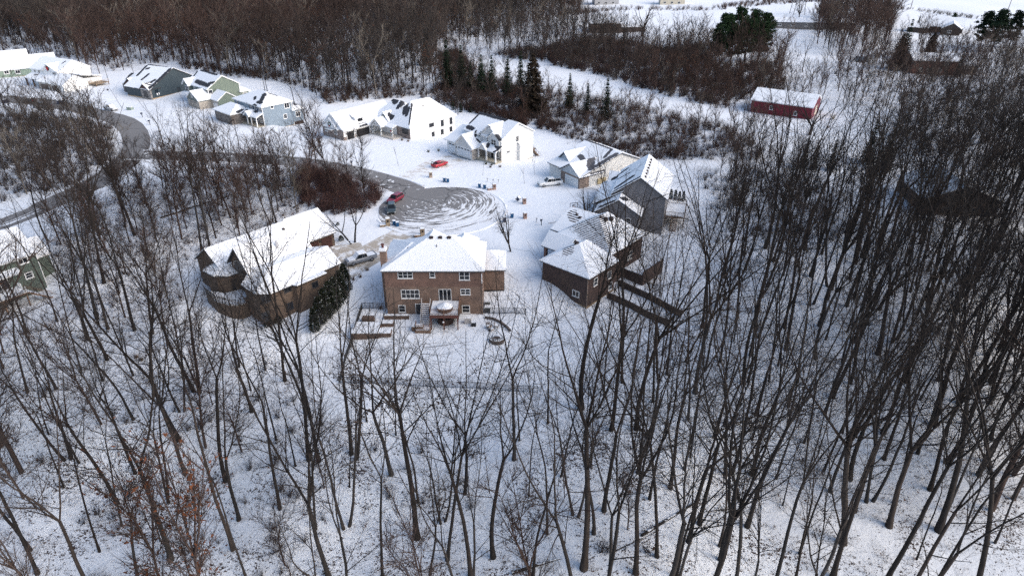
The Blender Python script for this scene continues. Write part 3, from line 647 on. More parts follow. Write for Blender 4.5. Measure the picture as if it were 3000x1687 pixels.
for u, v, val, nx, wd in ((1161, 379, .4, 2, 1.6), (1187, 382, -.02, 3, 2.4)): F_.winpx('-y', val, u, v, wd, 1.8, nx, 2, frame=M_DKTRIM)
for u, v in ((956, 375), (983, 384)): F_.winpx('-y', -13.2, u, v, 1.2, 1.7, 2, 2)
for u, v, wd, ht, nx in ((1264, 363, 1.7, 1.5, 2), (1295.5, 359, 1.0, 1.9, 1), (1321, 353, 1.0, 1.9, 1), (1269, 394, 1.0, 1.3, 1), (1295.5, 386, 1.0, 1.3, 1), (1321, 378, 1.0, 1.3, 1)): F_.winpx('+x', 0, u, v, wd, ht, nx, 2, frame=M_DKTRIM)
wreath(F_, '-y', -13.6, -18.9, 4.0, .55); wreath(F_, '-y', .0, -10.9, 4.6, .55)
F_.vents([(-3.2,8.6,7.3),(-2.4,10.5,6.3),(-1.2,6.0,4.6),(-1.6,12.4,5.1),(-2.9,5.0,6.6)], sz=.2)
MB().box(-19.9,-17.0,-14.6,-13.4,2.62,2.74).build('awning', M_WHITE, F_.r)
for a in (-12.35,-9.0,-3.4): 
    m = MB(); F_.slab(m, '+x', -13.42, a-.08, a+.08, 1.7, 2.0, 0, .14); m.build('wall_lamp', M_BLACK, F_.r)
F_.band(-9.6, 0, .1, 18.4, -3.5, -2.3, M_CONC, g=.03)
F_.done()

# --- house E : blue grey -----------------------------------------------------------------------------------
Eh = House('blue_house', 'blue grey two storey house with hipped roof and small columned porch', (-75.6, 206.7), -42)
ME = siding_mat('blue grey siding', (.225,.28,.335)); MES = stone_mat('grey stone', (.14,.12,.11), (.24,.21,.19), (.08,.07,.07))
MER = roof_mat('roof snow blue house', SH_DK, (Eh.cap(-4.6,4.0,-2.6,1.6,.85), Eh.cap(-3.6,1.0,-1.6,.9,.6), Eh.cap(-9.8,5.4,-6.2,5.4,.35), Eh.cap(-4.4,5.6,-2.9,7.2,.3), Eh.cap(-9.4,-1.4,-9.0,-3.4,.5), Eh.cap(-7.8,-1.0,-7.3,-3.0,.6), Eh.cap(-3.8,-.4,-2.4,-.6,.5), Eh.cap(-7.2,2.2,-6.2,1.6,.5), Eh.cap(-1.9,13.2,-1.0,11.8,.6)))
Eh.hip(ME, -16.6, 0, 0, 10, -2.4, 5.7, MER, M_WHITE, ((-9.6,5.0), (-5.2,5.0), 8.5))
Eh.hip(MES, -19.2, -9.0, -5.8, 2, -.5, 3.0, MER, M_WHITE, ((-16.0,-1.6), (-12.4,-1.6), 4.9), oh=.4)
Eh.shed(-9.0, .4, -2.6, 0, 2.95, 4.0, MER, M_WHITE); Eh.gable(ME, -6.2, -3.4, -2.9, -.6, 2.8, 'y', (2.95, -4.8, 4.1, 2.95), MER, M_WHITE, oh=.2, rake=.2)
Eh.rect(MES, -9.0, -.02, -.1, -.02, -.4, 2.9, 'stone_wall')
for x in (-5.6, -3.3, -.2): Eh.post(x, -2.3, 0, 2.8, .26)
Eh.band(-9, .2, -2.6, -.1, -.6, .15, M_CONC, 'porch_floor', 0)
Eh.door('-y', -.1, -3.6, .15, 1, 2.1, plain('navy door', (.015,.025,.08)), M_WHITE)
for a, z in ((-5.6,.9), (-1.5,.9)): Eh.win('-y', -.1, a, z, 1.1, 1.3, 2, 2)
for a in (-6.4, -3.9, -1.4):
    f = Eh.win('-y', 0, a, 3.95, 1.1, 1.4, 2, 2); m = MB(); Eh.slab(m, '-y', 0, a-1.15, a-.7, 3.9, 5.4, 0, .05); Eh.slab(m, '-y', 0, a+.7, a+1.15, 3.9, 5.4, 0, .05); m.build('shutter', plain('navy shutter', (.03,.045,.085)), f)
Eh.win('-y', 0, -14.6, 4.3, .6, .8, 1, 1)
for u, v, wd, ht, nx, nz in ((797, 313.5, .75, .8, 1, 1), (840, 309, 1.5, 1.45, 2, 1), (836, 341, 1.0, 1.15, 1, 2)): Eh.winpx('+x', 0, u, v, wd, ht, nx, nz, fw=.16)
Eh.hip(ME, -5, .45, 10.02, 13.4, -.6, 3.0, MER, M_WHITE, ((-3.2,10.4), (-1.6,11.6), 4.6)); Eh.winpx('+x', .45, 873, 334, 1.4, 1.4, 2, 1, fw=.16)
MB().box(-4.8, .3, 10.2, 13.3, -2.6, -.61).build('void_shade', plain('painted void shade', (.05,.035,.03)), Eh.r)  # dark box painted as the shade of the open void below the room
Eh.corner(.03, -.03, -1, 5.5); Eh.corner(.03, 10.0, -2, 5.5)
Eh.band(-16.6, 0, 0, 10, -2.9, -1.55, plain('tan footing', (.42,.31,.2), .9), g=.03)
Eh.done()

# --- house D : green two gabled --------------------------------------------------------------------------------
D = House('green_house', 'sage green two storey house with twin garage gables and bare shingle patch', (-101.2, 230.5), -41)
MD = siding_mat('sage siding', (.145,.18,.15)); MDF = siding_mat('slate green siding', (.12,.145,.135)); MDB = plain('beige brick base', (.42,.38,.33), .9, .15, 3)
MDR = roof_mat('roof snow green house', SH_DK, (D.cap(-13.4,5.6,-2.4,5.5,.55), D.cap(-9.6,1.2,-.8,.9,.8), D.cap(-1.9,1.6,.1,2.4,.7), D.cap(-14.6,4.6,-13.4,1.8,.4)))
D.gable(MD, -14.6, 0, 0, 11.2, -2, 'x', (5.75, 5.6, 9.1, 5.75), MDR, M_WHITE, oh=.4, rake=.35)
D.rect(MDF, -14.55, -.05, -.06, .1, 0, 5.4, 'front_wall')
D.gable(MDF, -14.9, -11.2, -1.2, 3, 2.6, 'y', (5.6, -13.0, 7.3, 5.6), MDR, M_WHITE, oh=.35, rake=.3)
D.gable(MDF, -6.3, 1.4, -4.6, .6, 2.4, 'y', (2.95, -2.6, 5.4, 2.95), MDR, M_WHITE, oh=.35, rake=.3); D.rect(MDB, -6.3, 1.4, -4.55, .2, -.6, 2.42, 'brick_wall')
D.gable(MD, 1.0, 6.2, -.3, 6.2, 2.4, 'x', (2.95, 2.9, 5.1, 2.95), MDR, M_WHITE, oh=.35, rake=.3); D.rect(MDB, 1.0, 6.1, -.25, 6.1, -.8, 2.42, 'brick_wall'); D.rect(MD, 6.05, 6.22, -.3, 6.2, -.8, 2.45)
D.garage('-y', -4.55, -2.5, 0, 4.8, 2.2, MDB, 4); D.garage('-y', -.25, 3.8, 0, 2.8, 2.2, M_WHITE, 2)
D.winpx('-y', -1.2, 548, 260, 1.9, 1.7, 2, 2, fw=.15); D.winpx('-y', -.06, 570.5, 261, .7, 1.3, 1, 2, fw=.15); D.win('-y', -4.6, -2.6, 3.6, 1.0, .8, 2, 2, fw=.14); D.winpx('+x', 0, 617, 273, 1.2, 1.9, 1, 2, fw=.16)
D.shed(-14.9, -7.0, -2.4, 0, 2.7, 3.3, MDR, M_WHITE); D.hip(MD, -6, .4, 11.2, 14, -2, 3.0, MDR, M_WHITE, ((-4,11.6),(-1.4,12.2),4.4))
D.win('+x', .4, 12.6, .9, 1.4, 1.4, 2, 1, fw=.15); D.corner(.03,-.03,0,5.5); D.corner(.03,11.2,-1.5,5.5)
D.done()

# --- house C : charcoal ------------------------------------------------------------------------------------------
C_ = House('charcoal_house', 'dark teal grey house with stone garage and partly bare snowy roof', (-125.7, 240.6), -28)
MC = siding_mat('charcoal teal siding', (.042,.06,.072)); MCS = stone_mat('pale field stone', (.2,.185,.175), (.34,.32,.3), (.09,.085,.085)); MCD = plain('slate garage door', (.045,.055,.07), .5, .1)
MCR = roof_mat('roof snow charcoal house', SH_DK, (C_.cap(-.3,.6,-.2,9.5,.8), C_.cap(-12.4,10.6,-2.0,10.9,.5), C_.cap(-12.6,9.6,-12.2,5.0,.6), C_.cap(-3.0,1.6,-2.0,4.0,.7), C_.cap(-8.0,3.6,-7.6,6.0,.6), C_.cap(-18.9,5.0,-17.4,8.0,.75), C_.cap(-2.4,.4,-1.4,1.8,.3), C_.cap(-11.2,8.4,-10.2,8.8,.5)))
C_.gable(MC, -13, 0, 0, 19, -.6, 'x', (3.2, 10.6, 8.6, 4.2), MCR, M_DKTRIM, oh=.4)
C_.gable(MC, -18.6, -8.4, 3.4, 10, 2.9, 'x', (3.1, 7.2, 5.6, 3.1), MCR, M_DKTRIM, oh=.4); C_.rect(MCS, -18.6, -8.3, 2.6, 9.8, -.5, 2.95, 'stone_wall')
C_.gable(plain('brown gable shake', (.09,.05,.045)), -17.0, -11.6, 2.4, 6, 2.94, 'y', (3.05, -14.3, 5.0, 3.05), MCR, M_DKTRIM, oh=.25, rake=.3)
C_.gable(plain('brown gable shake', (.09,.05,.045)), -4.8, -.2, -.3, 4, 2.9, 'y', (3.15, -2.6, 4.9, 3.15), MCR, M_DKTRIM, oh=.3, rake=.3); C_.rect(MCS, -4.8, .03, -.26, .4, -.5, 2.95, 'stone_wall')
C_.garage('-y', 2.6, -16.6, 0, 2.7, 2.4, MCD); C_.garage('-y', 2.6, -12.2, 0, 4.6, 2.4, MCD)
C_.win('-y', -.26, -2.5, .8, 1.8, 1.5, 2, 2, frame=M_DKTRIM)
for u, v in ((524, 262), (459, 270)): C_.winpx('+x', 0, u, v, 1.3, 1.5, 2, 1, frame=plain('teal frame', (.03,.06,.07)))
MB().box(.02,.3,2.0,2.35,.9,1.6).box(.02,.3,2.8,3.1,1.0,1.7).build('meter_box', M_WHITE, C_.r)
C_.band(-13, 0, 0, 19, -.9, .12, plain('tan footing', (.42,.31,.2)), g=.03)
C_.done()

# --- house B : white with wreath ------------------------------------------------------------------------------------
B = House('white_house', 'white two storey house with a red wreath and brown garage doors', (-166.4, 257.5), -27)
MBm = siding_mat('bright white siding', (.82,.82,.81)); MBS = stone_mat('tan stone', (.3,.24,.18), (.42,.36,.3), (.2,.15,.12)); MBD = plain('brown garage door', (.10,.075,.068), .6, .15)
MBR = roof_mat('roof snow wreath house', SH_DK, (B.cap(-2.5,3.8,-2.0,4.8,.35), B.cap(-7.6,-3.4,-6.2,-3.2,.5), B.cap(-13,-1.5,-11.5,-1.2,.35)))
B.gable(MBm, -17, 0, 0, 12, -1, 'x', (5.7, 6.0, 8.9, 5.7), MBR, M_WHITE, oh=.4); B.gable(MBm, -8.8, -.2, -.4, 6, 3, 'y', (5.6, -5.4, 8.0, 5.6), MBR, M_WHITE, oh=.35)
B.gable(MBm, 2.4, 9.6, -5.6, 3.6, -.6, 'x', (3.0, -1.0, 5.6, 3.0), MBR, M_WHITE, oh=.4); B.rect(MBS, -5.4, 2.4, -5.2, 0, -.6, 2.9, 'stone_wall'); B.shed(-6.0, 3.2, -5.7, .0, 2.95, 4.6, MBR, M_WHITE)
B.rect(MBS, 2.3, 6.2, -5.72, -5.5, -.6, 2.7, 'stone_wall'); B.rect(MBm, 0, 6, 3.6, 11.6, -1, 2.9); B.shed(-.2, 6.6, 11.9, 3.6, 2.9, 4.6, MBR, M_WHITE)
B.garage('-y', -5.2, -2.2, 0, 4.8, 2.3, MBD, 0, M_WHITE); B.garage('-y', -5.72, 4.2, 0, 2.6, 2.3, MBD, 0, M_WHITE)
B.shed(-16.6, -5.6, -3.6, 0, 2.9, 4.2, MBR, M_WHITE); MBW = plain('brown porch post', (.08,.05,.04))
for x in (-16.2, -12.0, -8.0): B.post(x, -3.2, -.3, 2.8, .45, MBW)
B.rect(MBS, -12, -5.6, -1.4, -.02, -.4, 2.7, 'stone_wall')
for u, v in ((103, 210), (115, 212), (130, 214), (139, 216)): B.winpx('-y', 0, u, v, 1.0, 1.3, 2, 2)
B.winpx('-y', -.4, 159, 219, 1.5, 1.4, 2, 2); wreath(B, '-y', -.4, -5.4, 6.7, .75); MB().box(-5.9,-4.9,-.72,-.5,6.2,7.2).build('bow', M_RED, B.r)
dB = MB().box(6.1, 10.4, 6.0, 11.4, 1.0, 1.2).build('deck', plain('tan deck wood', (.3,.22,.15), .8), B.r); railing(dB, [(6.2,6.1),(10.3,6.1),(10.3,11.3)], 1.2, plain('tan deck wood', (.3,.22,.15)), 1.0, .3)
for x, y in ((10.2,6.2),(10.2,11.2)): MB().box(x-.1,x+.1,y-.1,y+.1,-.5,.99).build('deck_post', M_WOOD, B.r)
B.done()

# --- house A : far left green house -----------------------------------------------------------------------------------
A = House('green_house', 'pale green house under a huge smooth snow roof at the photo edge', (-191.4, 280.7), 37)
MA = siding_mat('pale sage siding', (.235,.30,.245)); MAR = roof_mat('roof snow edge house', SH_DK)
A.gable(MA, -22, 0, 0, 16, -1, 'x', (3.0, 8, 8.6, 3.0), MAR, M_WHITE, oh=.4); A.gable(MA, -2, 9, 2.5, 13, -1, 'x', (3.1, 7.5, 6.4, 3.1), MAR, M_WHITE, oh=.4)
for u, v in ((19, 212), (52, 211)): A.winpx('-y', 0, u, v, 1.4, 1.1, 2, 1, fw=.2)
A.band(-22, 0, 0, 16, -1.2, .1, plain('tan footing', (.42,.31,.2)), g=.03)
A.vents([(-12,3.0,5.3)], sz=.25); A.done()

# --- house M : green house on the left edge with the deck -----------------------------------------------------------------
Mh = House('green_house', 'dark green house at the left edge with white windows and long deck stairs', (-84.4, 108.6), 54)
MM = siding_mat('deep green siding', (.10,.125,.105)); MMR = roof_mat('roof snow deck house', SH_DK)
Mh.gable(MM, -15, 0, 0, 11, -3.2, 'x', (5.0, 5.5, 8.2, 5.0), MMR, M_WHITE, oh=.4); Mh.gable(MM, -2, 2.8, 2.7, 10.5, -1.6, 'x', (2.9, 6.6, 5.0, 2.9), MMR, M_WHITE, oh=.3)
for u, v, wd, ht, nx, nz in ((66, 761, 1.35, 1.2, 2, 1), (85, 806, 1.0, .9, 1, 2)): Mh.winpx('-y', 0, u, v, wd, ht, nx, nz, fw=.17)
Mh.slider('-y', 0, -6.6, .25, 2.4, 2.1, 2); Mh.shed(-9.4, -3.4, -1.3, 0, 2.75, 3.3, MMR, M_WHITE)
for x in (-9.6, -3.6): pass
Mh.corner(.03, -.03, -3, 4.8, M_WHITE, .12)
dM = MB().box(-12, -4.3, -4.0, -.02, -.1, .16).build('deck', M_WOOD, Mh.r); MB().box(-11.9, -4.4, -3.9, -.1, .164, .24).build('snow_cover', M_SNOW, dM)
railing(dM, [(-4.35,-.6),(-4.35,-2.2)], .2, M_RAIL, 1.0, .14); railing(dM, [(-4.35,-3.9),(-11.9,-3.9)], .2, M_RAIL, 1.0, .14)
for x in (-4.5,-8,-11.7): MB().box(x-.1,x+.1,-3.9,-3.7,-3.4,-.11).build('deck_post', M_WOOD, Mh.r)
# stairs run out sideways from the deck end
st = MB(); sn = MB()
for i in range(13):
    x = -4.2 + i*.3; z = .1 - i*.235; st.box(x, x+.28, -3.85, -2.5, z-.06, z); sn.box(x+.03, x+.25, -3.8, -2.55, z+.003, z+.06)
for y in (-3.85,-2.5): st.bar((-4.2,y,0),(-.3,y,-3.0),.07,.26); st.bar((-4.2,y,1.0),(-.3,y,-2.0),.08)
so_ = st.build('stairs', M_WOOD, Mh.r); sn.build('snow_cover', M_SNOW, so_)
Mh.done()

# --- barn and the far right buildings -------------------------------------------------------------------------------------
Nb = House('red_barn', 'long dark red barn with white snow roof and a pale end door', (94.5, 215.0), -33, 'barn')
MN = plain('red barn siding', (.135,.009,.022), .5, .12, 1.2, stretch=(8,8,.3)); MNR = roof_mat('roof snow barn', (.2,.2,.2))
Nb.gable(MN, -19, 0, 0, 12, -1, 'x', (3.5, 6, 6.1, 3.5), MNR, M_WHITE, oh=.3, rake=.3)
Nb.winpx('-y', 0, 2330, 333, .9, 1.2, 1, 1); Nb.garage('+x', 0, 6.6, 0, 3.2, 2.9, plain('pale barn door', (.55,.5,.42), .6, .15)); Nb.win('-y', 0, -12.5, 1.2, .9, 1.1, 1, 1); Nb.done()
def pxhouse(name, label, u, v, rot, cat='house'):
    x, y, z = at(u, v); h = House(name, label, (x, y), rot, cat); h.r.location.z = z; return h
O = pxhouse('brick_house', 'dark red brown house with snowy roof half hidden by a spruce', 2668, 216, -8)
MO = brick_mat('dark red brick', (.13,.05,.04), (.10,.04,.03), (.12,.07,.06)); MOR = roof_mat('roof snow red house', SH_DK)
O.gable(MO, 0, 17, 0, 11, -.6, 'x', (5.2, 6.0, 7.0, 5.2), MOR, M_WHITE, oh=.5)
O.gable(plain('tan garage front', (.3,.24,.19)), 17, 25, 2, 11, -.6, 'x', (3.4, 6.5, 5.4, 3.4), MOR, M_WHITE, oh=.4); O.garage('-y', 2, 21, 0, 4.5, 2.2, MBD, 0, M_WHITE)
for a, z in ((3.4, 1.0), (10.6, 1.0), (12.4, 3.6), (6.5, 1.0)): O.win('-y', 0, a, z, 1.3, 1.2, 2, 1)
O.done()
Pp = pxhouse('brown_house', 'dark hipped house with snow roof in front of the tall black pines', 2730, 95, -30)
MP = plain('dark umber siding', (.05,.04,.036), .8, .15); MPR = roof_mat('roof snow hipped house', SH_DK)
Pp.gable(MP, -4, 14, 0, 12, -.6, 'x', (3.2, 6.5, 7.2, 3.2), MPR, M_WHITE, oh=.5); Pp.gable(MP, 4, 13, -6, 6, -.6, 'y', (3.2, 9, 5.8, 3.2), MPR, M_WHITE, oh=.4)
Pp.gable(MP, -12, -2, -6, 1, -.6, 'x', (2.8, -2.5, 4.2, 2.8), MPR, M_WHITE, oh=.4); Pp.win('-y', -6, 8, 1, 1.6, 1.2, 2, 1); Pp.done()
Q = pxhouse('brown_house', 'dark brown gabled house with wide windows hidden in the dense wood', 2790, 632, -6)
MQ = plain('black brown siding', (.03,.022,.02), .8, .2); MQR = roof_mat('roof snow hidden house', SH_DK)
Q.gable(MQ, -7, 9, 0, 14, -1, 'y', (4.0, 1.0, 7.2, 4.0), MQR, M_DKTRIM, oh=.6, rake=.8)
for a, z, wd, ht in ((-1.6, 4.0, 1.6, 1.7), (.9, 4.0, 1.8, 2.2), (3.4, 4.0, 1.6, 1.7), (-2, .6, 1.5, 1.5), (3.6, .6, 1.5, 1.5)): Q.win('-y', 0, a, z, wd, ht, 2, 1, frame=plain('grey brown frame', (.12,.1,.09)))
Q.done()
Rr = pxhouse('long_shed', 'long low brown building in two steps on the snowy field', 1728, 97, 0, 'shed')
MR = plain('brown shed boards', (.075,.055,.048), .8, .12, .6); Rr.gable(MR, 0, 17, 0, 9, -.5, 'x', (4.6, 4.5, 5.6, 4.6), roof_mat('roof snow shed', SH_DK), MR, oh=.2); Rr.gable(MR, 17, 30, 1, 8, -.5, 'x', (2.7, 4.5, 3.6, 2.7), roof_mat('roof snow shed', SH_DK), MR, oh=.2)
Rr.win('-y', 0, 12.6, 3.0, 2.4, 1.2, 3, 1); Rr.done()
R2 = pxhouse('long_shed', 'long grey farm building with snow roof beside the bare field tree', 2250, 82, -6, 'shed')
MR2 = plain('grey boards', (.16,.155,.155), .8, .15); R2.gable(MR2, 0, 46, 0, 10, -.5, 'x', (3.0, 5, 4.6, 3.0), roof_mat('roof snow shed', SH_DK), MR2, oh=.3)
for a in (6, 13, 20, 27, 34, 41): R2.win('-y', 0, a, 1.2, 1.6, 1.0, 2, 1)
R2.done()
for nm, lab, u, v, rot, wd, c in (('white_house', 'grey and cream house cut off by the top edge above the shed', 1742, 16, 4, 17, (.36,.36,.37)), ('cream_house', 'cream yellow house at the top edge among thin trees', 1934, 15, -4, 17, (.55,.5,.4))):
    T = pxhouse(nm, lab, u, v, rot); mt = siding_mat(nm + ' top siding ' + str(u), c); T.gable(mt, 0, wd, 0, 10, -.5, 'x', (5.6, 5, 8.4, 5.6), roof_mat('roof snow shed', SH_DK), M_WHITE)
    for a in (3, 8, 13): T.win('-y', 0, a, .9, 1.5, 1.2, 2, 1); T.win('-y', 0, a, 3.7, 1.3, 1.2, 2, 1)
    T.done()

# ------------------------------------------------------------------ ground, roads, driveways
WOODS = {   # photo-pixel outlines of where tree bases stand: (outline, spacing m, kinds)
 'far':   ([(-400,-70),(1720,-70),(1700,40),(1500,80),(1330,128),(1285,160),(1275,285),(1200,285),(960,305),(900,262),(760,232),(640,228),(540,205),(490,190),(400,198),(290,222),(200,178),(120,165),(-400,120)], 5.4),
 'mixed': ([(1285,160),(1330,150),(1420,215),(1500,250),(1600,305),(1640,395),(1560,375),(1330,318),(1275,285)], 6.0),
 'scrub': ([(2240,330),(2300,255),(2420,235),(2445,300),(2340,325)], 6.0),
 'farright': ([(2690,110),(2760,150),(2860,175),(3100,120),(3100,220),(2640,280),(2690,200)], 6.0),
 'band':  ([(1330,128),(1500,78),(1690,50),(1800,112),(1930,142),(2060,132),(2090,190),(2200,255),(2240,330),(2100,318),(1900,268),(1750,220),(1600,188),(1440,163)], 5.0),
 'slope': ([(1600,262),(1800,302),(2000,345),(2130,375),(2230,410),(2250,470),(2010,470),(1870,470),(1720,420),(1640,395)], 6.5),
 'pines': ([(2100,195),(2290,185),(2300,260),(2240,330),(2200,255)], 5.5),
 'open':  ([(2430,185),(2640,150),(2680,260),(2620,320),(2470,310)], 6.8),
 'dark':  ([(2640,280),(3100,220),(3100,480),(2720,520),(2610,430)], 6.4),
 'mid':   ([(2030,490),(2250,500),(2480,545),(2480,700),(2100,720),(2080,600)], 6.4),
 'topr':  ([(2380,60),(2560,20),(2620,60),(2600,150),(2440,170),(2380,120)], 5.5),
 'right': ([(2130,740),(2300,720),(2450,690),(2620,620),(2800,560),(3100,490),(3250,1900),(1500,1900),(1500,1270),(1620,1180),(1760,1050),(1980,990),(2080,900)], 5.0),
 'front': ([(-200,1880),(1500,1880),(1500,1400),(1280,1390),(980,1260),(900,1080),(600,1010),(400,960),(170,940),(-60,960)], 5.6),
 'left':  ([(230,640),(330,550),(450,515),(650,520),(870,530),(1030,550),(1075,580),(960,605),(900,625),(760,690),(620,745),(530,800),(540,900),(420,960),(170,940),(150,720)], 5.4),
 'loop':  ([(-80,335),(190,345),(340,378),(385,415),(330,490),(200,555),(-80,610)], 4.8),
}
def wood_mask(x, y, z):
    u, v, a = proj(x, y, z); r = np.zeros(np.shape(u), bool)
    for p, _ in WOODS.values(): r |= inpoly(u, v, p)
    return r
xs = np.unique(np.concatenate([np.arange(-1500,-400,100), np.arange(-400,-130,8), np.arange(-130,131,1.6), np.arange(136,400,8), np.arange(400,1501,100)]))
ys = np.unique(np.concatenate([np.arange(-60,20,8), np.arange(20,230,1.6), np.arange(230,420,4), np.arange(420,700,14), np.arange(700,2501,120)]))
GX, GY = np.meshgrid(xs, ys); GZ = hgt(GX, GY)
# footpath-sized lumps of drifted snow off the mown lots
V = np.stack([GX, GY, GZ], -1).reshape(-1, 3); nx, ny = len(xs), len(ys)
ii = (np.arange(ny - 1)[:, None] * nx + np.arange(nx - 1)[None]).ravel()
Fq = np.stack([ii, ii + 1, ii + nx + 1, ii + nx], 1)
m, n, b = new_mat('snowy ground'); p = posn(n)
at_ = N(n, 'ShaderNodeAttribute', attribute_name='tint'); sepc = N(n, 'ShaderNodeSeparateColor'); n.links.new(at_.outputs['Color'], sepc.inputs[0])
wd = sepc.outputs[0]
clump = noise(n, p, .16, 4, .6); fine = noise(n, p, 2.3, 5, .8); tiny = noise(n, p, 6, 2, .6)
lit = mathn(n, 'ADD', mathn(n, 'MULTIPLY', fine, .65), mathn(n, 'MULTIPLY', tiny, .35))
th = maprange(n, clump, .34, .66, .61, .50)                     # leaf litter shows through more in some places
spk = mathn(n, 'MULTIPLY', maprange(n, mathn(n, 'SUBTRACT', lit, th), .0, .012), wd)
lawn = mathn(n, 'MULTIPLY', maprange(n, mathn(n, 'ADD', mathn(n, 'MULTIPLY', noise(n, p, 1.4, 5, .7), .6), mathn(n, 'MULTIPLY', noise(n, p, .12, 3), .4)), .66, .72), .5)
c0 = mixc(n, noise(n, p, .35, 4), (.80,.825,.86), (.87,.88,.895))
thin = mathn(n, 'MULTIPLY', maprange(n, mathn(n, 'ADD', mathn(n, 'MULTIPLY', noise(n, p, .22, 5, .65), .7), mathn(n, 'MULTIPLY', noise(n, p, 2.2, 4, .7), .3)), .53, .66), .16)
c0 = mixc(n, thin, c0, (.42,.39,.36))
c1 = mixc(n, mathn(n, 'MULTIPLY', lawn, sepc.outputs[1]), c0, (.45,.40,.33))
lc = mixc(n, noise(n, p, 1.1, 3), (.035,.028,.026), (.09,.055,.04))
n.links.new(mixc(n, spk, c1, lc), b.inputs['Base Color']); b.inputs['Roughness'].default_value = .8; b.inputs['Specular IOR Level'].default_value = .12
bh = mathn(n, 'ADD', mathn(n, 'MULTIPLY', noise(n, p, .8, 6), 1.0), mathn(n, 'MULTIPLY', fine, .25)); bump(n, b, bh, .55, .25)
M_GROUND = m
wm = wood_mask(V[:, 0], V[:, 1], V[:, 2]).astype(np.float32)
wg = wm.reshape(ny, nx).copy()
for _ in range(3):
    q = wg.copy(); q[1:] += wg[:-1]; q[:-1] += wg[1:]; q[:, 1:] += wg[:, :-1]; q[:, :-1] += wg[:, 1:]; wg = q / 5
att = np.zeros((len(V), 3), np.float32); att[:, 0] = wg.ravel(); att[:, 1] = (V[:, 1] < 100) & (V[:, 1] > 75)
go = bpy.data.objects.new('ground', np_mesh('ground', V, Fq, M_GROUND, att, True)); COL.objects.link(go); tag(go, kind='structure')

def drape(pts, off):
    return [(x, y, h1(x, y) + off) for x, y in pts]
def ribbon(name, line, width, off, mat, ncross=5, step=2.0):
    """sheet following the ground along a centre line given in world XY"""
    P_ = [Vector(q) for q in line]; pts = []
    for i in range(len(P_) - 1):                                 # Catmull-Rom
        p0 = P_[max(i-1, 0)]; p1 = P_[i]; p2 = P_[i+1]; p3 = P_[min(i+2, len(P_)-1)]
        k = max(2, int((p2 - p1).length / step))
        for j in range(k):
            t = j / k; pts.append(.5 * ((2*p1) + (p2-p0)*t + (2*p0-5*p1+4*p2-p3)*t*t + (3*p1-p0-3*p2+p3)*t**3))
    pts.append(P_[-1]); mb = MB(); rows = []
    for i, q in enumerate(pts):
        d = (pts[min(i+1, len(pts)-1)] - pts[max(i-1, 0)]).normalized(); nn = Vector((-d.y, d.x)); wv = width if not callable(width) else width(i / (len(pts)-1))
        wv *= 1 + .02 * math.sin(i * 1.7)
        rows.append([q + nn * wv * (j / (ncross - 1) - .5) for j in range(ncross)])
    flat = np.array([(q.x, q.y) for r in rows for q in r]); zz = hgt(flat[:, 0], flat[:, 1]) + off
    vs = [(a, b_, c) for (a, b_), c in zip(flat, zz)]
    fs = [(i*ncross + j, i*ncross + j + 1, (i+1)*ncross + j + 1, (i+1)*ncross + j) for i in range(len(rows)-1) for j in range(ncross-1)]
    return MB().add(vs, fs).build(name, mat), pts
_a, _b = P(0, 650), P(240, 560); MAIN_DIR = math.degrees(math.atan2(_b[1]-_a[1], _b[0]-_a[0]))
CDS = Vector((-15.6, 140.6)); CR = 13.9
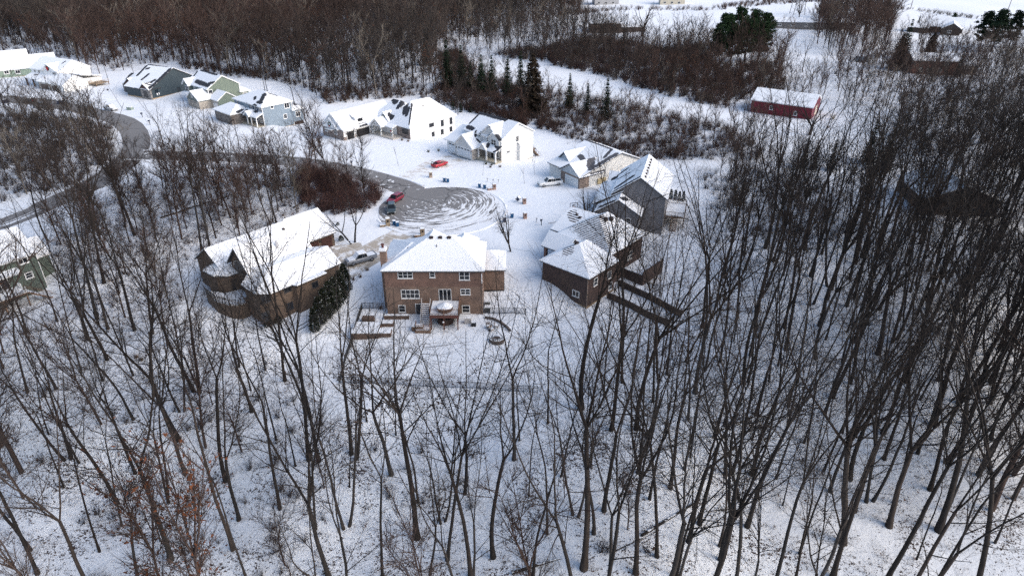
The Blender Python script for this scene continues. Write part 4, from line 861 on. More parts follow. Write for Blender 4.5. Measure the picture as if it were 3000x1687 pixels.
def asphalt(name, circle):
    m, n, b = new_mat(name); p = posn(n)
    base = mixc(n, noise(n, p, 1.5, 5), (.17,.162,.16), (.24,.23,.225))
    vor = N(n, 'ShaderNodeTexVoronoi', feature='DISTANCE_TO_EDGE'); vor.inputs['Scale'].default_value = .12
    wrp = N(n, 'ShaderNodeVectorMath', operation='ADD'); n.links.new(p, wrp.inputs[0])
    nz = N(n, 'ShaderNodeTexNoise'); nz.inputs['Scale'].default_value = .3; n.links.new(p, nz.inputs['Vector'])
    sc = N(n, 'ShaderNodeVectorMath', operation='SCALE'); n.links.new(nz.outputs['Color'], sc.inputs[0]); sc.inputs['Scale'].default_value = 3; n.links.new(sc.outputs[0], wrp.inputs[1]); n.links.new(wrp.outputs[0], vor.inputs['Vector'])
    base = mixc(n, maprange(n, vor.outputs['Distance'], .008, .02, .65, 0), base, (.035,.033,.034))     # tar-filled cracks
    sep = N(n, 'ShaderNodeSeparateXYZ'); n.links.new(p, sep.inputs[0])
    if circle:
        X = mathn(n, 'SUBTRACT', sep.outputs[0], CDS.x - 2.5); Y = mathn(n, 'SUBTRACT', sep.outputs[1], CDS.y + 3.0)
        r = mathn(n, 'SQRT', mathn(n, 'ADD', mathn(n, 'MULTIPLY', X, X), mathn(n, 'MULTIPLY', Y, Y)))
        ang = mathn(n, 'ARCTAN2', X, mathn(n, 'MULTIPLY', Y, -1.0))
        cv = N(n, 'ShaderNodeCombineXYZ'); n.links.new(mathn(n, 'MULTIPLY', mathn(n, 'ADD', r, mathn(n, 'MULTIPLY', noise(n, p, .16, 3), 1.6)), 1.75), cv.inputs[0]); n.links.new(mathn(n, 'MULTIPLY', ang, 1.9), cv.inputs[1])
        f = mathn(n, 'ADD', mathn(n, 'MULTIPLY', noise(n, cv.outputs[0], 1.0, 5, .66), .84), mathn(n, 'MULTIPLY', noise(n, p, .7, 5, .7), .16))
        # ploughed bare near the street mouth (north-west), streaky towards the house side and the east
        away = mathn(n, 'ADD', mathn(n, 'MULTIPLY', mathn(n, 'SUBTRACT', sep.outputs[0], CDS.x), .62), mathn(n, 'MULTIPLY', mathn(n, 'SUBTRACT', CDS.y, sep.outputs[1]), .78))
        lv = maprange(n, away, -12, 7, .66, .45)
        R0 = mathn(n, 'SQRT', mathn(n, 'ADD', mathn(n, 'POWER', mathn(n, 'SUBTRACT', sep.outputs[0], CDS.x), 2.0), mathn(n, 'POWER', mathn(n, 'SUBTRACT', sep.outputs[1], CDS.y), 2.0)))
        lv = mathn(n, 'SUBTRACT', lv, maprange(n, R0, 11.8, 14.2, 0, .10))
        sn = maprange(n, mathn(n, 'SUBTRACT', f, lv), -.015, .03)
    else:
        if circle is None:
            mp = N(n, 'ShaderNodeMapping'); mp.inputs['Rotation'].default_value = (0, 0, -R(MAIN_DIR)); n.links.new(p, mp.inputs['Vector'])
            f = mathn(n, 'ADD', noise(n, scaled(n, mp.outputs[0], (.05, 1.1, 1)), .8, 4, .6), maprange(n, sep.outputs[1], 138, 165, .02, -.2))
            sn = maprange(n, f, .55, .62)
        else:
            f = noise(n, scaled(n, p, (.9, .9, 1)), .55, 5, .7)
            sn = maprange(n, f, .58, .63)
    n.links.new(mixc(n, sn, base, (.82,.83,.85)), b.inputs['Base Color']); b.inputs['Roughness'].default_value = .75; b.inputs['Specular IOR Level'].default_value = .25
    bump(n, b, sn, .5, .05); return m
M_ASPH = asphalt('asphalt lane', False); M_MAIN = asphalt('asphalt street', None); M_CDS = asphalt('asphalt circle', True)
main_px = [(-160,705),(-60,668),(0,650),(115,607),(240,560),(320,515),(378,462),(400,410),(372,364),(290,330),(200,311),(60,296),(-80,282),(-200,275)]
lane_px = [(392,452),(520,458),(650,461),(860,474),(1014,501),(1105,524),(1180,548),(1230,570)]
rd, main_pts = ribbon('main_road', [P(*q) for q in main_px], 7.2, .045, M_MAIN); tag(rd, kind='structure')
# streaks run along the street by the deck house
rd2, lane_pts = ribbon('road', [P(*q) for q in lane_px], 7.4, .060, M_ASPH); tag(rd2, kind='structure')
mb = MB(); ring = []
for i in range(9):
    rr = CR * i / 8
    for j in range(64):
        a = 2*math.pi*j/64; k = rr * (1 + .012*math.sin(5*a) + .008*math.sin(11*a)); ring.append((CDS.x + k*math.cos(a), CDS.y + k*math.sin(a)))
flat = np.array(ring); zz = hgt(flat[:, 0], flat[:, 1]) + .072
mb.add([(a, b_, c) for (a, b_), c in zip(flat, zz)], [(i*64+j, (i+1)*64+j, (i+1)*64+(j+1) % 64, i*64+(j+1) % 64) for i in range(8) for j in range(64)])
tag(mb.build('cul_de_sac', M_CDS), kind='structure')
# ploughed snow banks along the kerbs
def bank(line, name='snow_bank', w=.9, h=.22, closed=False):
    rng = random.Random(3); mb = MB(); k = 0; prev = None
    for i, q in enumerate(line):
        a = line[min(i+1, len(line)-1)]; c = line[max(i-1, 0)]; d = (Vector(a) - Vector(c)).normalized(); nn = Vector((-d.y, d.x))
        hh = h * rng.uniform(.4, 1.3); ww = w * rng.uniform(.6, 1.2)
        row = [Vector(q) + nn * s * ww for s in (-.5, -.2, .2, .5)]
        vs = [(r.x, r.y, h1(r.x, r.y) + z) for r, z in zip(row, (-.02, hh, hh * .9, -.02))]
        mb.v += vs
        if i: mb.f += [(k-4+j, k-3+j, k+1+j, k+j) for j in range(3)]
        k += 4
    return tag(mb.build(name, M_SNOW, smooth=True), kind='structure')
def offset(pts, o): 
    out = []
    for i, q in enumerate(pts):
        d = (pts[min(i+1, len(pts)-1)] - pts[max(i-1, 0)]).normalized(); out.append(Vector((q.x - d.y * o, q.y + d.x * o)))
    return out
bank([Vector((CDS.x + (CR+.35)*math.cos(a), CDS.y + (CR+.35)*math.sin(a))) for a in np.linspace(-2.75, 1.95, 60)])
ins = lambda q: (q - CDS).length > CR + 1.2
bank([q for q in offset(lane_pts, 4.05) if ins(q)]); bank([q for q in offset(lane_pts, -4.05) if ins(q)])
def drive_mat(name, lo, hi, cov):
    m, n, b = new_mat(name); p = posn(n)
    f = mathn(n, 'ADD', mathn(n, 'MULTIPLY', noise(n, scaled(n, p, (1, 1, 1)), .45, 5, .6), .7), mathn(n, 'MULTIPLY', noise(n, p, 3, 4, .7), .3))
    bk = N(n, 'ShaderNodeTexBrick'); mp = N(n, 'ShaderNodeMapping'); mp.inputs['Rotation'].default_value = (0, 0, R(38)); n.links.new(p, mp.inputs['Vector']); n.links.new(mp.outputs[0], bk.inputs['Vector'])
    bk.inputs['Scale'].default_value = .5; bk.inputs['Mortar Size'].default_value = .035; bk.inputs['Color1'].default_value = (0,0,0,1); bk.inputs['Color2'].default_value = (0,0,0,1); bk.inputs['Mortar'].default_value = (1,1,1,1); bk.offset = 0; bk.inputs['Brick Width'].default_value = 1.4; bk.inputs['Row Height'].default_value = 1.4
    c = mixc(n, noise(n, p, 1.2, 4), lo, hi)
    sn = mathn(n, 'MAXIMUM', maprange(n, f, cov, cov + .1), mathn(n, 'MULTIPLY', bk.outputs[0], .6))
    n.links.new(mixc(n, sn, c, (.83,.84,.855)), b.inputs['Base Color']); b.inputs['Roughness'].default_value = .85
    return m
M_DRV = drive_mat('tan concrete drive', (.36,.31,.25), (.46,.41,.35), .50); M_DRV2 = drive_mat('snowy concrete drive', (.50,.44,.37), (.58,.53,.47), .42)
d1, _ = ribbon('driveway', [P(1205,678), P(1150,706), P(1085,742), P(1020,775), P(960,800)], 7.0, .03, M_DRV, 6); tag(d1, kind='structure')
d2, _ = ribbon('driveway', [P(1000,718,0), P(1010,742), P(1040,772)], 7.5, .036, M_DRV, 6); tag(d2, kind='structure')
d3, _ = ribbon('driveway', [P(1190,520), P(1235,500), P(1290,474), P(1345,455)], lambda t: 4.5 + 4.5*t, .03, M_DRV2, 6); tag(d3, kind='structure')

# ------------------------------------------------------------------ vehicles
def paint(name, c): 
    m, n, b = new_mat(name); b.inputs['Base Color'].default_value = (*c, 1); b.inputs['Roughness'].default_value = .28; b.inputs['Coat Weight'].default_value = .4; b.inputs['Coat Roughness'].default_value = .1; return m
M_TYRE = plain('tyre rubber', (.012,.012,.013), .85, .2); M_RIM = plain('alloy rim', (.35,.36,.38), .35, .1, metal=.8); M_LAMP = plain('headlight lens', (.62,.64,.66), .15, .05); M_TAIL = plain('red tail light', (.30,.012,.015), .3, .1)
M_CGL = glass('car glass', (.010,.012,.014))
def loft(secs, close=True):
    """secs: list of rings (lists of points)"""
    mb = MB(); n = len(secs[0])
    for s_ in secs: mb.v += [tuple(q) for q in s_]
    for i in range(len(secs)-1):
        for j in range(n): mb.f.append((i*n+j, i*n+(j+1) % n, (i+1)*n+(j+1) % n, (i+1)*n+j))
    mb.f.append(tuple(range(n-1,-1,-1))); mb.f.append(tuple((len(secs)-1)*n+j for j in range(n)))
    return mb
def wheel(root, x, y, r, w=.22):
    m = MB(); nseg = 16
    for s_ in (0,): pass
    prof = [(r*.62,-w/2),(r*.93,-w/2),(r,-w*.3),(r,w*.3),(r*.93,w/2),(r*.62,w/2)]
    for i in range(nseg):
        a = 2*math.pi*i/nseg
        for rr, o in prof: m.v.append((x + rr*math.cos(a), y + o, r + rr*math.sin(a)))
    k = len(prof)
    for i in range(nseg):
        for j in range(k): m.f.append((i*k+j, ((i+1) % nseg)*k+j, ((i+1) % nseg)*k+(j+1) % k, i*k+(j+1) % k))
    t = m.build('tyre', M_TYRE); 
    wl = MB(); wl.tube([(x, y-w*.38, r), (x, y+w*.38, r)], [r*.6]*2, 12)
    for i in range(5):
        a = 2*math.pi*i/5
        for o in (-w*.42, w*.42): wl.bar((x, y+o, r), (x + r*.56*math.cos(a), y+o, r + r*.56*math.sin(a)), .06, .03)
    o = wl.build('wheel', M_RIM, root); t.parent = o
    return o
def vehicle(name, label, cat, loc, rz, col, kind, snow=False, lift=False, group=None):
    root = empty(name, loc, rz); tag(root, label, cat, group); pm = paint(name + ' paint ' + label[:18], col)
    # x forward; section ring: floor, sill, belt, top half-widths
    if kind == 'pickup': Ln, Wd, belt, roof = 5.9, 1.0, 1.08, 1.88; body = [(-2.95,.55,1.05,.92),(-2.85,.42,1.1,.97),(-1.0,.36,1.1,1.0),(.6,.36,1.1,1.0),(1.4,.36,1.12,1.0),(2.5,.4,1.05,.97),(2.85,.42,1.0,.92),(2.97,.5,.86,.82)]; cab = [(-1.05,1.12,.86,1.12),(-.9,1.84,.74,1.84),(.55,1.88,.74,1.88),(1.35,1.16,.84,1.16)]; wx, wr = (-1.85, 1.85), .40
    elif kind == 'suv': body = [(-2.3,.5,.95,.86),(-2.22,.36,1.05,.92),(-1.0,.3,1.08,.95),(.8,.3,1.08,.95),(1.2,.3,1.04,.95),(1.9,.32,.96,.92),(2.25,.4,.86,.84),(2.34,.48,.7,.74)]; cab = [(-2.2,1.04,.84,1.04),(-1.95,1.62,.70,1.62),(.2,1.68,.70,1.68),(1.15,1.05,.84,1.05)]; wx, wr = (-1.4, 1.45), .36
    else: body = [(-2.4,.5,.9,.78),(-2.3,.34,1.0,.9),(-1.0,.26,.96,.95),(.8,.26,.92,.95),(1.2,.26,.9,.95),(1.9,.3,.82,.9),(2.35,.36,.7,.8),(2.45,.44,.6,.66)]; cab = [(-2.0,.98,.74,.98),(-1.0,1.36,.62,1.36),(.1,1.42,.62,1.42),(1.25,.9,.82,.9)]; wx, wr = (-1.42, 1.5), .35
    secs = [[(x,-w_*.92,z0),(x,-w_,z0+.2),(x,-w_,zt-.16),(x,-w_*.9,zt),(x,w_*.9,zt),(x,w_,zt-.16),(x,w_,z0+.2),(x,w_*.92,z0)] for x, z0, zt, w_ in body]
    bo = loft(secs).build('body', pm, root)
    cs = [[(x,-w_,zt-.5 if i in (1,2) else zt-.1),(x,-w_,zt-.05),(x,-w_*.9,zt),(x,w_*.9,zt),(x,w_,zt-.05),(x,w_,zt-.5 if i in (1,2) else zt-.1)] for i, (x, zt, w_, _) in enumerate(cab)]
    # cabin as frame: roof slab + pillars in paint, glass inside it
    (xa, za, wa, _), (xb, zb, wb, _), (xc, zc, wc, _), (xd, zd, wd_, _) = cab
    base = min(za, zd) - .06
    gl = MB().add([(xa,-wa,base),(xa,wa,base),(xd,wd_,base),(xd,-wd_,base),(xb,-wb,zb-.05),(xb,wb,zb-.05),(xc,wc,zc-.05),(xc,-wc,zc-.05)], [(0,1,2,3),(4,7,6,5),(0,4,5,1),(1,5,6,2),(2,6,7,3),(3,7,4,0)]).build('windows', M_CGL, root)
    rm = MB().add([(xb-.06,-wb-.01,zb-.06),(xb-.06,wb+.01,zb-.06),(xc+.04,wc+.01,zc-.06),(xc+.04,-wc-.01,zc-.06),(xb,-wb*.9,zb+.03),(xb,wb*.9,zb+.03),(xc,wc*.9,zc+.03),(xc,-wc*.9,zc+.03)], [(3,2,1,0),(4,5,6,7),(0,1,5,4),(1,2,6,5),(2,3,7,6),(3,0,4,7)])
    for s_ in (-1, 1):
        for (x0,w0,z0),(x1,w1,z1) in (((xa,wa,base),(xb,wb,zb)), ((xd,wd_,base),(xc,wc,zc)), (((xa+xd)/2-.1,(wa+wd_)/2,base),((xb+xc)/2-.1,wb,zb)), ((xa*.72+xd*.28,wa,base),(xb*.8+xc*.2,wb,zb))): rm.bar((x0,s_*(w0+.005),z0),(x1,s_*(w1+.005),z1),.10,.05)
    rm.build('roof', pm if kind != 'suvblack' else M_BLACK, root)
    for x in wx:
        for s_ in (-1, 1): wheel(root, x, s_*(Wd-.14 if kind == 'pickup' else .82), wr, .26 if kind == 'pickup' else .22)
    xf, zf, xr = body[-1][0], body[-1][2], body[0][0]
    for s_ in (-1, 1):
        MB().box(xf-.28, xf+.0, s_*.72-.16, s_*.72+.16, zf-.16, zf+.04).build('headlight', M_LAMP, root)
        MB().box(xr-.03, xr+.14, s_*.74-.13, s_*.74+.13, .72, .98).build('taillight', M_TAIL, root)
        MB().box(xd-.35, xd-.15, s_*(wd_+.02) - .02, s_*(wd_+.02) + s_*.2 + .02, zd-.02, zd+.14).build('mirror', pm, root)
    MB().box(xf-.2, xf+.015, -.55, .55, zf-.32, zf-.14).build('grille', M_BLACK, root)
    MB().box(xf-.12, xf+.04, -.82, .82, .34, .52).build('bumper', M_BLACK if kind != 'pickup' else M_RIM, root)
    if kind == 'pickup':
        MB().box(-2.75, -1.15, -.8, .8, 1.06, 1.115).build('bed', M_BLACK, root)
        for s_ in (-1, 1): MB().box(-2.85, -1.1, s_*.92-.07, s_*.92+.07, 1.0, 1.22).build('bed_rail', pm, root)
        MB().box(-2.95, -2.82, -.9, .9, .7, 1.22).build('tailgate', pm, root)
    if snow:
        sn = MB().add([(xb-.1,-wb,zb+.031),(xb-.1,wb,zb+.031),(xc+.1,wc,zc+.031),(xc+.1,-wc,zc+.031),(xb,-wb*.86,zb+.14),(xb,wb*.86,zb+.14),(xc,wc*.86,zc+.14),(xc,-wc*.86,zc+.14)], [(3,2,1,0),(4,5,6,7),(0,1,5,4),(1,2,6,5),(2,3,7,6),(3,0,4,7)])
        sn.add([(xd+.02,-.8,zd+.02),(xd+.02,.8,zd+.02),(xf-.3,.72,zf+.12),(xf-.3,-.72,zf+.12),(xc+.06,-wc,zc+.02),(xc+.06,wc,zc+.02)], [(0,1,2,3),(4,5,1,0)])
        sn.add([(xd,-.85,body[-4][2]+.02),(xd,.85,body[-4][2]+.02),(xf-.15,.75,zf+.06),(xf-.15,-.75,zf+.06),(xd,-.8,body[-4][2]+.12),(xd,.8,body[-4][2]+.12),(xf-.25,.68,zf+.15),(xf-.25,-.68,zf+.15)], [(3,2,1,0),(4,5,6,7),(0,1,5,4),(1,2,6,5),(2,3,7,6),(3,0,4,7)])
        if kind == 'pickup': sn.box(-2.75,-1.15,-.8,.8,1.12,1.17)
        sn.build('snow_cover', M_SNOW, root)
    if lift:                                                     # tailgate standing open
        tg = MB().bar((xb-.5,-.55,zb-.05),(xb-1.35,-.55,zb+.25),.08).bar((xb-.5,.55,zb-.05),(xb-1.35,.55,zb+.25),.08).bar((xb-1.35,-.6,zb+.25),(xb-1.35,.6,zb+.25),.12).bar((xb-1.35,-.5,zb+.25),(xb-1.55,-.5,zb-.2),.08).bar((xb-1.35,.5,zb+.25),(xb-1.55,.5,zb-.2),.08).bar((xb-1.55,-.55,zb-.2),(xb-1.55,.55,zb-.2),.1)
        tg.build('tailgate', M_BLACK, root)
        MB().add([(xb-.55,-.5,zb+.0),(xb-.55,.5,zb+.0),(xb-1.3,.5,zb+.27),(xb-1.3,-.5,zb+.27),(xb-.55,-.5,zb+.03),(xb-.55,.5,zb+.03),(xb-1.3,.5,zb+.3),(xb-1.3,-.5,zb+.3)], [(3,2,1,0),(4,5,6,7),(0,1,5,4),(1,2,6,5),(2,3,7,6),(3,0,4,7)]).build('rear_window', M_CGL, root)
    return root
def pcar(name, label, cat, pa, pb, col, kind, dz=.08, **k):
    """rear and front of the car on the ground as photo pixels"""
    xa, ya, za = at(*pa); xb, yb, zb = at(*pb)
    return vehicle(name, label, cat, ((xa+xb)/2, (ya+yb)/2, (za+zb)/2 + dz), math.atan2(yb-ya, xb-xa), col, kind, **k)
pcar('sedan', 'bright red car on the driveway with its rear hatch standing open', 'car', (1266,494), (1311,481), (.42,.008,.022), 'sedan', lift=True)
pcar('suv', 'dark red crossover with black roof parked nose to tail behind the grey one', 'car', (1169,585), (1147,598), (.20,.012,.03), 'suv')
bpy.data.objects['suv']
pcar('suv', 'dark grey green off-road vehicle parked at the cul-de-sac edge', 'car', (1148,607), (1148,633), (.05,.068,.075), 'suv')
pcar('pickup_truck', 'white pickup truck with dark open bed beside the cream garage', 'pickup truck', (1642,540), (1580,547), (.74,.74,.73), 'pickup')
pcar('pickup_truck', 'silver pickup truck covered in snow on the tan driveway', 'pickup truck', (1092,758), (1024,777), (.20,.215,.24), 'pickup', snow=True)
pcar('pickup_truck', 'snowy white pickup truck below the charcoal house', 'pickup truck', (308,320), (345,327), (.72,.72,.72), 'pickup', snow=True)
pcar('sedan', 'black car with snow on it half hidden by twigs at the left street', 'car', (108,302), (66,298), (.012,.012,.014), 'sedan', snow=True)
pcar('pickup_truck', 'grey pickup truck behind bare twigs on the left street', 'pickup truck', (148,319), (104,315), (.12,.13,.14), 'pickup')

# ------------------------------------------------------------------ bins, mailboxes, posts
M_BIN = plain('blue plastic bin', (.015,.085,.20), .45, .15); M_NAVY = plain('navy mailbox metal', (.025,.035,.07), .4, .2)
def make_bin(label, loc, rz, tilt=0, mat=None, group='blue wheeled bins by the cul-de-sac'):
    r = empty('wheeled_bin', loc, rz); tag(r, label, 'bin', group); r.rotation_euler.x = tilt
    b0 = MB().add([(-.26,-.3,.06),(.26,-.3,.06),(.26,.25,.06),(-.26,.25,.06),(-.33,-.38,1.0),(.33,-.38,1.0),(.33,.36,1.0),(-.33,.36,1.0)], [(3,2,1,0),(4,5,6,7),(0,1,5,4),(1,2,6,5),(2,3,7,6),(3,0,4,7)]).build('body', mat or M_BIN, r)
    l = MB().box(-.36,.36,-.42,.38,1.004,1.07).box(-.3,.3,.38,.46,.98,1.05).build('lid', mat or M_BIN, r); MB().box(-.33,.33,-.38,.34,1.074,1.13).build('snow_cap', M_SNOW, l)
    for s_ in (-1, 1): MB().tube([(s_*.3-.04,.3,.12),(s_*.3+.04,.3,.12)], [.12]*2, 10).build('wheel', M_TYRE, r)
    return r
for u, v, lab, rz in ((1302,533,'left blue bin of the pair behind the beige mailbox pillar',.3),(1312,534.5,'right blue bin of the pair behind the beige mailbox pillar',.2),(1405,550,'blue bin standing alone left of its twin on the far kerb',-.1),(1420,553,'blue bin between its twin and the pink brick mailbox pillar',-.2),(1155,660,'blue bin nearer the dark grey vehicle, beside the stone pillar',.3),(1165,664,'blue bin on the driveway corner, right of its twin',.2)):
    x, y, z = at(u, v); make_bin(lab, (x, y, z+.02), rz)
x, y, z = at(1515,590); make_bin('navy blue bin tipped sideways behind the yard tree', (x, y, z+.3), .8, R(38), M_NAVY)
for u, v, lab, mt in ((1478,650,'dark bin hidden behind the branches of the yard tree, left one',M_NAVY),(1500,638,'blue bin hidden behind the trunk of the yard tree, right one',M_BIN)):
    x, y, z = at(u, v); make_bin(lab, (x, y, z+.02), .2, 0, mt)
def pillar(u, v, lab, mat, h=1.35, wall=False, s=.36):
    x, y, z = at(u, v); r = empty('mailbox_pillar', (x, y, z-.05), R(18)); tag(r, lab, 'mailbox', 'brick mailbox pillars round the cul-de-sac')
    MB().box(-s, s, -s, s, 0, h).box(-s-.05, s+.05, -s-.05, s+.05, h, h+.1).build('pillar', mat, r); MB().box(-s, s, -s, s, h+.104, h+.2).build('snow_cap', M_SNOW, r)
    MB().box(-.15, .15, s-.02, s+.08, h*.62, h*.85).box(-.15, .15, -s-.06, -s+.02, h*.62, h*.85).build('mailbox', M_BLACK, r)
    if wall: 
        wl = MB().box(-s-1.3, -s-.01, -s*.8, s*.8, 0, .5).build('low_wall', mat, r); MB().box(-s-1.25, -s-.01, -s*.75, s*.75, .504, .6).build('snow_cap', M_SNOW, wl)
MPB = brick_mat('beige pillar brick', (.36,.28,.22), (.3,.23,.18), (.4,.35,.3)); MPP = brick_mat('pink pillar brick', (.33,.2,.16), (.27,.16,.13), (.4,.33,.3)); MPS = stone_mat('tan pillar stone', (.22,.16,.10), (.32,.25,.17), (.13,.09,.06))
pillar(1262,520,'beige brick mailbox pillar near the open red car', MPB); pillar(1448,555,'pinkish brick mailbox pillar with low side wall on the far kerb', MPP, 1.3, True); pillar(1536,597,'brown brick mailbox pillar right of the tipped bin', MPP, 1.3); pillar(1538,640,'reddish brick mailbox pillar right of the yard tree', MPP, 1.25)
pillar(1137,662,'tan stone gate pillar beside the blue bins, with a low stone wall', MPS, 1.7, True, .42); pillar(1238,692,'tan stone gate pillar behind the brick house roof', MPS, 1.7, True, .42)
def mailbox(u, v, lab, mat=None, flag=True):
    x, y, z = at(u, v); r = empty('post_mailbox', (x, y, z-.05), R(-20)); tag(r, lab, 'mailbox', 'post mailboxes along the street')
    MB().box(-.06, .06, -.06, .06, 0, 1.15).bar((0,0,.6),(0,-.35,1.05),.08).build('post', plain('dark post wood', (.035,.03,.03)), r); b0 = MB().box(-.16,.16,-.45,.2,1.15,1.45).tube([(0,-.45,1.45),(0,.2,1.45)], [.16]*2, 10).build('box', mat or M_NAVY, r)
    MB().box(-.15,.15,-.42,.18,1.61,1.66).build('snow_cap', M_SNOW, b0)
    return r
for u, v, lab in ((1586,660,'black mailbox on a leaning post by the basketball hoop house'),(1032,487,'navy mailbox beside the young tree at the lane'),(263,312,'dark mailbox on a post in the snow above the left street'),(418,344,'dark mailbox on a post right of the snowy white pickup'),(440,366,'navy mailbox among twigs below the sage house'),(472,398,'navy mailbox behind the tall twigs by the lane bend')): mailbox(u, v, lab)
for u, v, lab in ((17,302,'dark blue utility box on the far left kerb behind twigs'),(178,305,'dark blue utility box on the left street kerb near the twigs')):
    x, y, z = at(u, v); r = empty('utility_box', (x, y, z), R(20)); tag(r, lab, 'utility box'); MB().box(-.9,.9,-.5,.5,0,1.1).box(-.8,.8,-.4,.4,1.1,1.2).build('cabinet', M_NAVY, r); MB().box(-.85,.85,-.45,.45,1.204,1.28).build('snow_cap', M_SNOW, r)
x, y, z = at(382,322); r = empty('utility_box', (x, y, z), R(-15)); tag(r, 'pale green transformer box in the snow right of the white pickup', 'utility box'); MB().box(-.9,.9,-.6,.6,0,.9).build('cabinet', plain('sage metal box', (.24,.30,.26)), r); MB().box(-.85,.85,-.55,.55,.904,1.02).build('snow_cap', M_SNOW, r)
# basketball hoop by the brown house
x, y, z = at(1676,640); r = empty('basketball_hoop', (x, y, z), R(20)); tag(r, 'basketball hoop with clear framed backboard beside the brown house roof', 'basketball hoop')
MB().tube([(0,0,0),(0,0,2.6),(0,-.5,3.2)], [.08]*3, 8).build('pole', M_BLACK, r)
bb = MB()
for a, c in (((-.85,0,2.7),(.85,0,2.7)),((-.85,0,3.75),(.85,0,3.75)),((-.85,0,2.7),(-.85,0,3.75)),((.85,0,2.7),(.85,0,3.75)),((-.3,0,2.95),(.3,0,2.95)),((-.3,0,3.35),(.3,0,3.35)),((-.3,0,2.95),(-.3,0,3.35)),((.3,0,2.95),(.3,0,3.35))): bb.bar((a[0],-.55,a[2]),(c[0],-.55,c[2]),.09)
bb.build('backboard', M_BLACK, r); MB().tube([(.23*math.cos(t*.55),-.85+.23*math.sin(t*.55),2.98) for t in range(13)], [.025]*13, 5).build('rim', plain('orange rim', (.4,.1,.03)), r)
# pole line and small things behind the cul-de-sac
x, y, z = at(1606,655); tag(MB().bar((x,y,z+.05),(x+2.8,y+.1,z+.55),.07).bar((x+2.8,y+.1,z),(x+2.8,y+.1,z+.95),.06).bar((x+2.8,y+.1,z+.9),(x+3.6,y+.15,z+.9),.06).build('snow_shovel', plain('tan handle', (.3,.24,.2))), 'long handled bent pole lying behind the black leaning mailbox', 'pole')
for u, v, lab in ((1427,534,'thin grey marker stake near the far blue bins'),(1444,537,'small grey utility post left of the pink pillar'),(1459,538,'tiny slanted post right of the pink pillar'),(1571,652,'pale short stake left of the leaning mailbox')):
    x, y, z = at(u, v); tag(MB().bar((x,y,z),(x+.1,y,z+1.0),.12).box(x-.1,x+.25,y-.08,y+.08,z+.8,z+1.05).build('marker_post', plain('grey post', (.4,.41,.43))), lab, 'post')
# planter bits in front of the porch house
M_BROWNB = plain('dry brown shrub', (.09,.055,.04), .9, .4, 6)

# ------------------------------------------------------------------ fences and back-yard things
M_FENCE = plain('black fence metal', (.03,.03,.033), .5, .2)
def fence(pts, label, h=1.25, step=.11, mat=None):
    x0, y0 = pts[0]; r = empty('metal_fence', (x0, y0, 0)); tag(r, label, 'fence', 'black metal fences round the brick house yard')
    m = MB(); mat = mat or M_FENCE
    for (ax, ay), (bx, by) in zip(pts, pts[1:]):
        L = math.hypot(bx-ax, by-ay); k = max(1, round(L / 2.1)); n = int(L / step)
        g = lambda t: (ax + (bx-ax)*t - x0, ay + (by-ay)*t - y0, h1(ax + (bx-ax)*t, ay + (by-ay)*t))
        for i in range(k):
            a, b_ = g(i/k), g((i+1)/k)
            for zz in (.15, h - .12): m.bar((a[0],a[1],a[2]+zz), (b_[0],b_[1],b_[2]+zz), .03)
        for i in range(n + 1):
            q = g(min(1, i*step/L)); m.bar((q[0],q[1],q[2]+.05), (q[0],q[1],q[2]+h), .030)
        for i in range(k + 1):
            q = g(i/k); MB().bar((q[0],q[1],q[2]-.2), (q[0],q[1],q[2]+h+.08), .07).build('post', mat, r)
    m.build('picket_panel', mat, r)
def gxy(u, v): return at(u, v)[:2]
cA, cB, cC = gxy(1062,905), gxy(996,1122), gxy(1575,1150)
fence([cA, cB], 'metal picket fence running down the left side of the brick house yard'); fence([cB, cC], 'metal picket fence across the bottom of the brick house yard')
fence([gxy(1412,918), gxy(1540,922)], 'short metal fence right of the brick house back corner'); fence([cA, gxy(1126,906)], 'short metal fence left of the brick house back corner')
def wallbox(name, label, cat, loc, rz, dims, mat, snow=True, group=None):
    r = empty(name, loc, rz); tag(r, label, cat, group); a, b_, h_ = dims
    o = MB().box(-a/2, a/2, -b_/2, b_/2, -.4, h_).build('body', mat, r)
    if snow: MB().box(-a/2+.04, a/2-.04, -b_/2+.04, b_/2-.04, h_+.004, h_+.12).build('snow_cap', M_SNOW, o)
    return r
mbed = plain('brown timber bed', (.13,.085,.065), .85, .25)
kz = lambda x, y: h1(x, y)
x, y = -24.0, 95.2; wallbox('raised_bed', 'large snow filled timber raised bed left of the deck', 'garden bed', (x, y, kz(x,y)), 0, (4.6, 3.6, .7), mbed)
x, y = -20.8, 94.4; wallbox('raised_bed', 'small timber raised bed in front of the large one', 'garden bed', (x, y, kz(x,y)), 0, (2.0, 1.6, .6), mbed)
x, y = -20.9, 96.8; r = wallbox('planter_box', 'L shaped timber planter beside the raised bed', 'planter', (x, y, kz(x,y)), 0, (2.2, .9, .6), mbed)
x, y = -19.6, 98.9; wallbox('retaining_wall', 'low timber retaining wall along the brick house foot', 'retaining wall', (x, y, kz(x,y)), 0, (4.2, .5, .7), mbed)
x, y = -24.2, 97.9; wallbox('storage_box', 'brown slatted storage box behind the large raised bed', 'storage box', (x, y, kz(x,y)), 0, (2.0, 1.1, .9), mbed, False)
x, y = -15.6, 95.6; r = wallbox('patio_table', 'snow covered bench table left of the deck stairs', 'table', (x, y, kz(x,y)), 0, (1.9, .9, .8), M_WOOD)
x, y = -11.1, 97.2; r = empty('patio_table', (x, y, -.1)); tag(r, 'round patio table with snowy cover and closed umbrella on the deck', 'table')
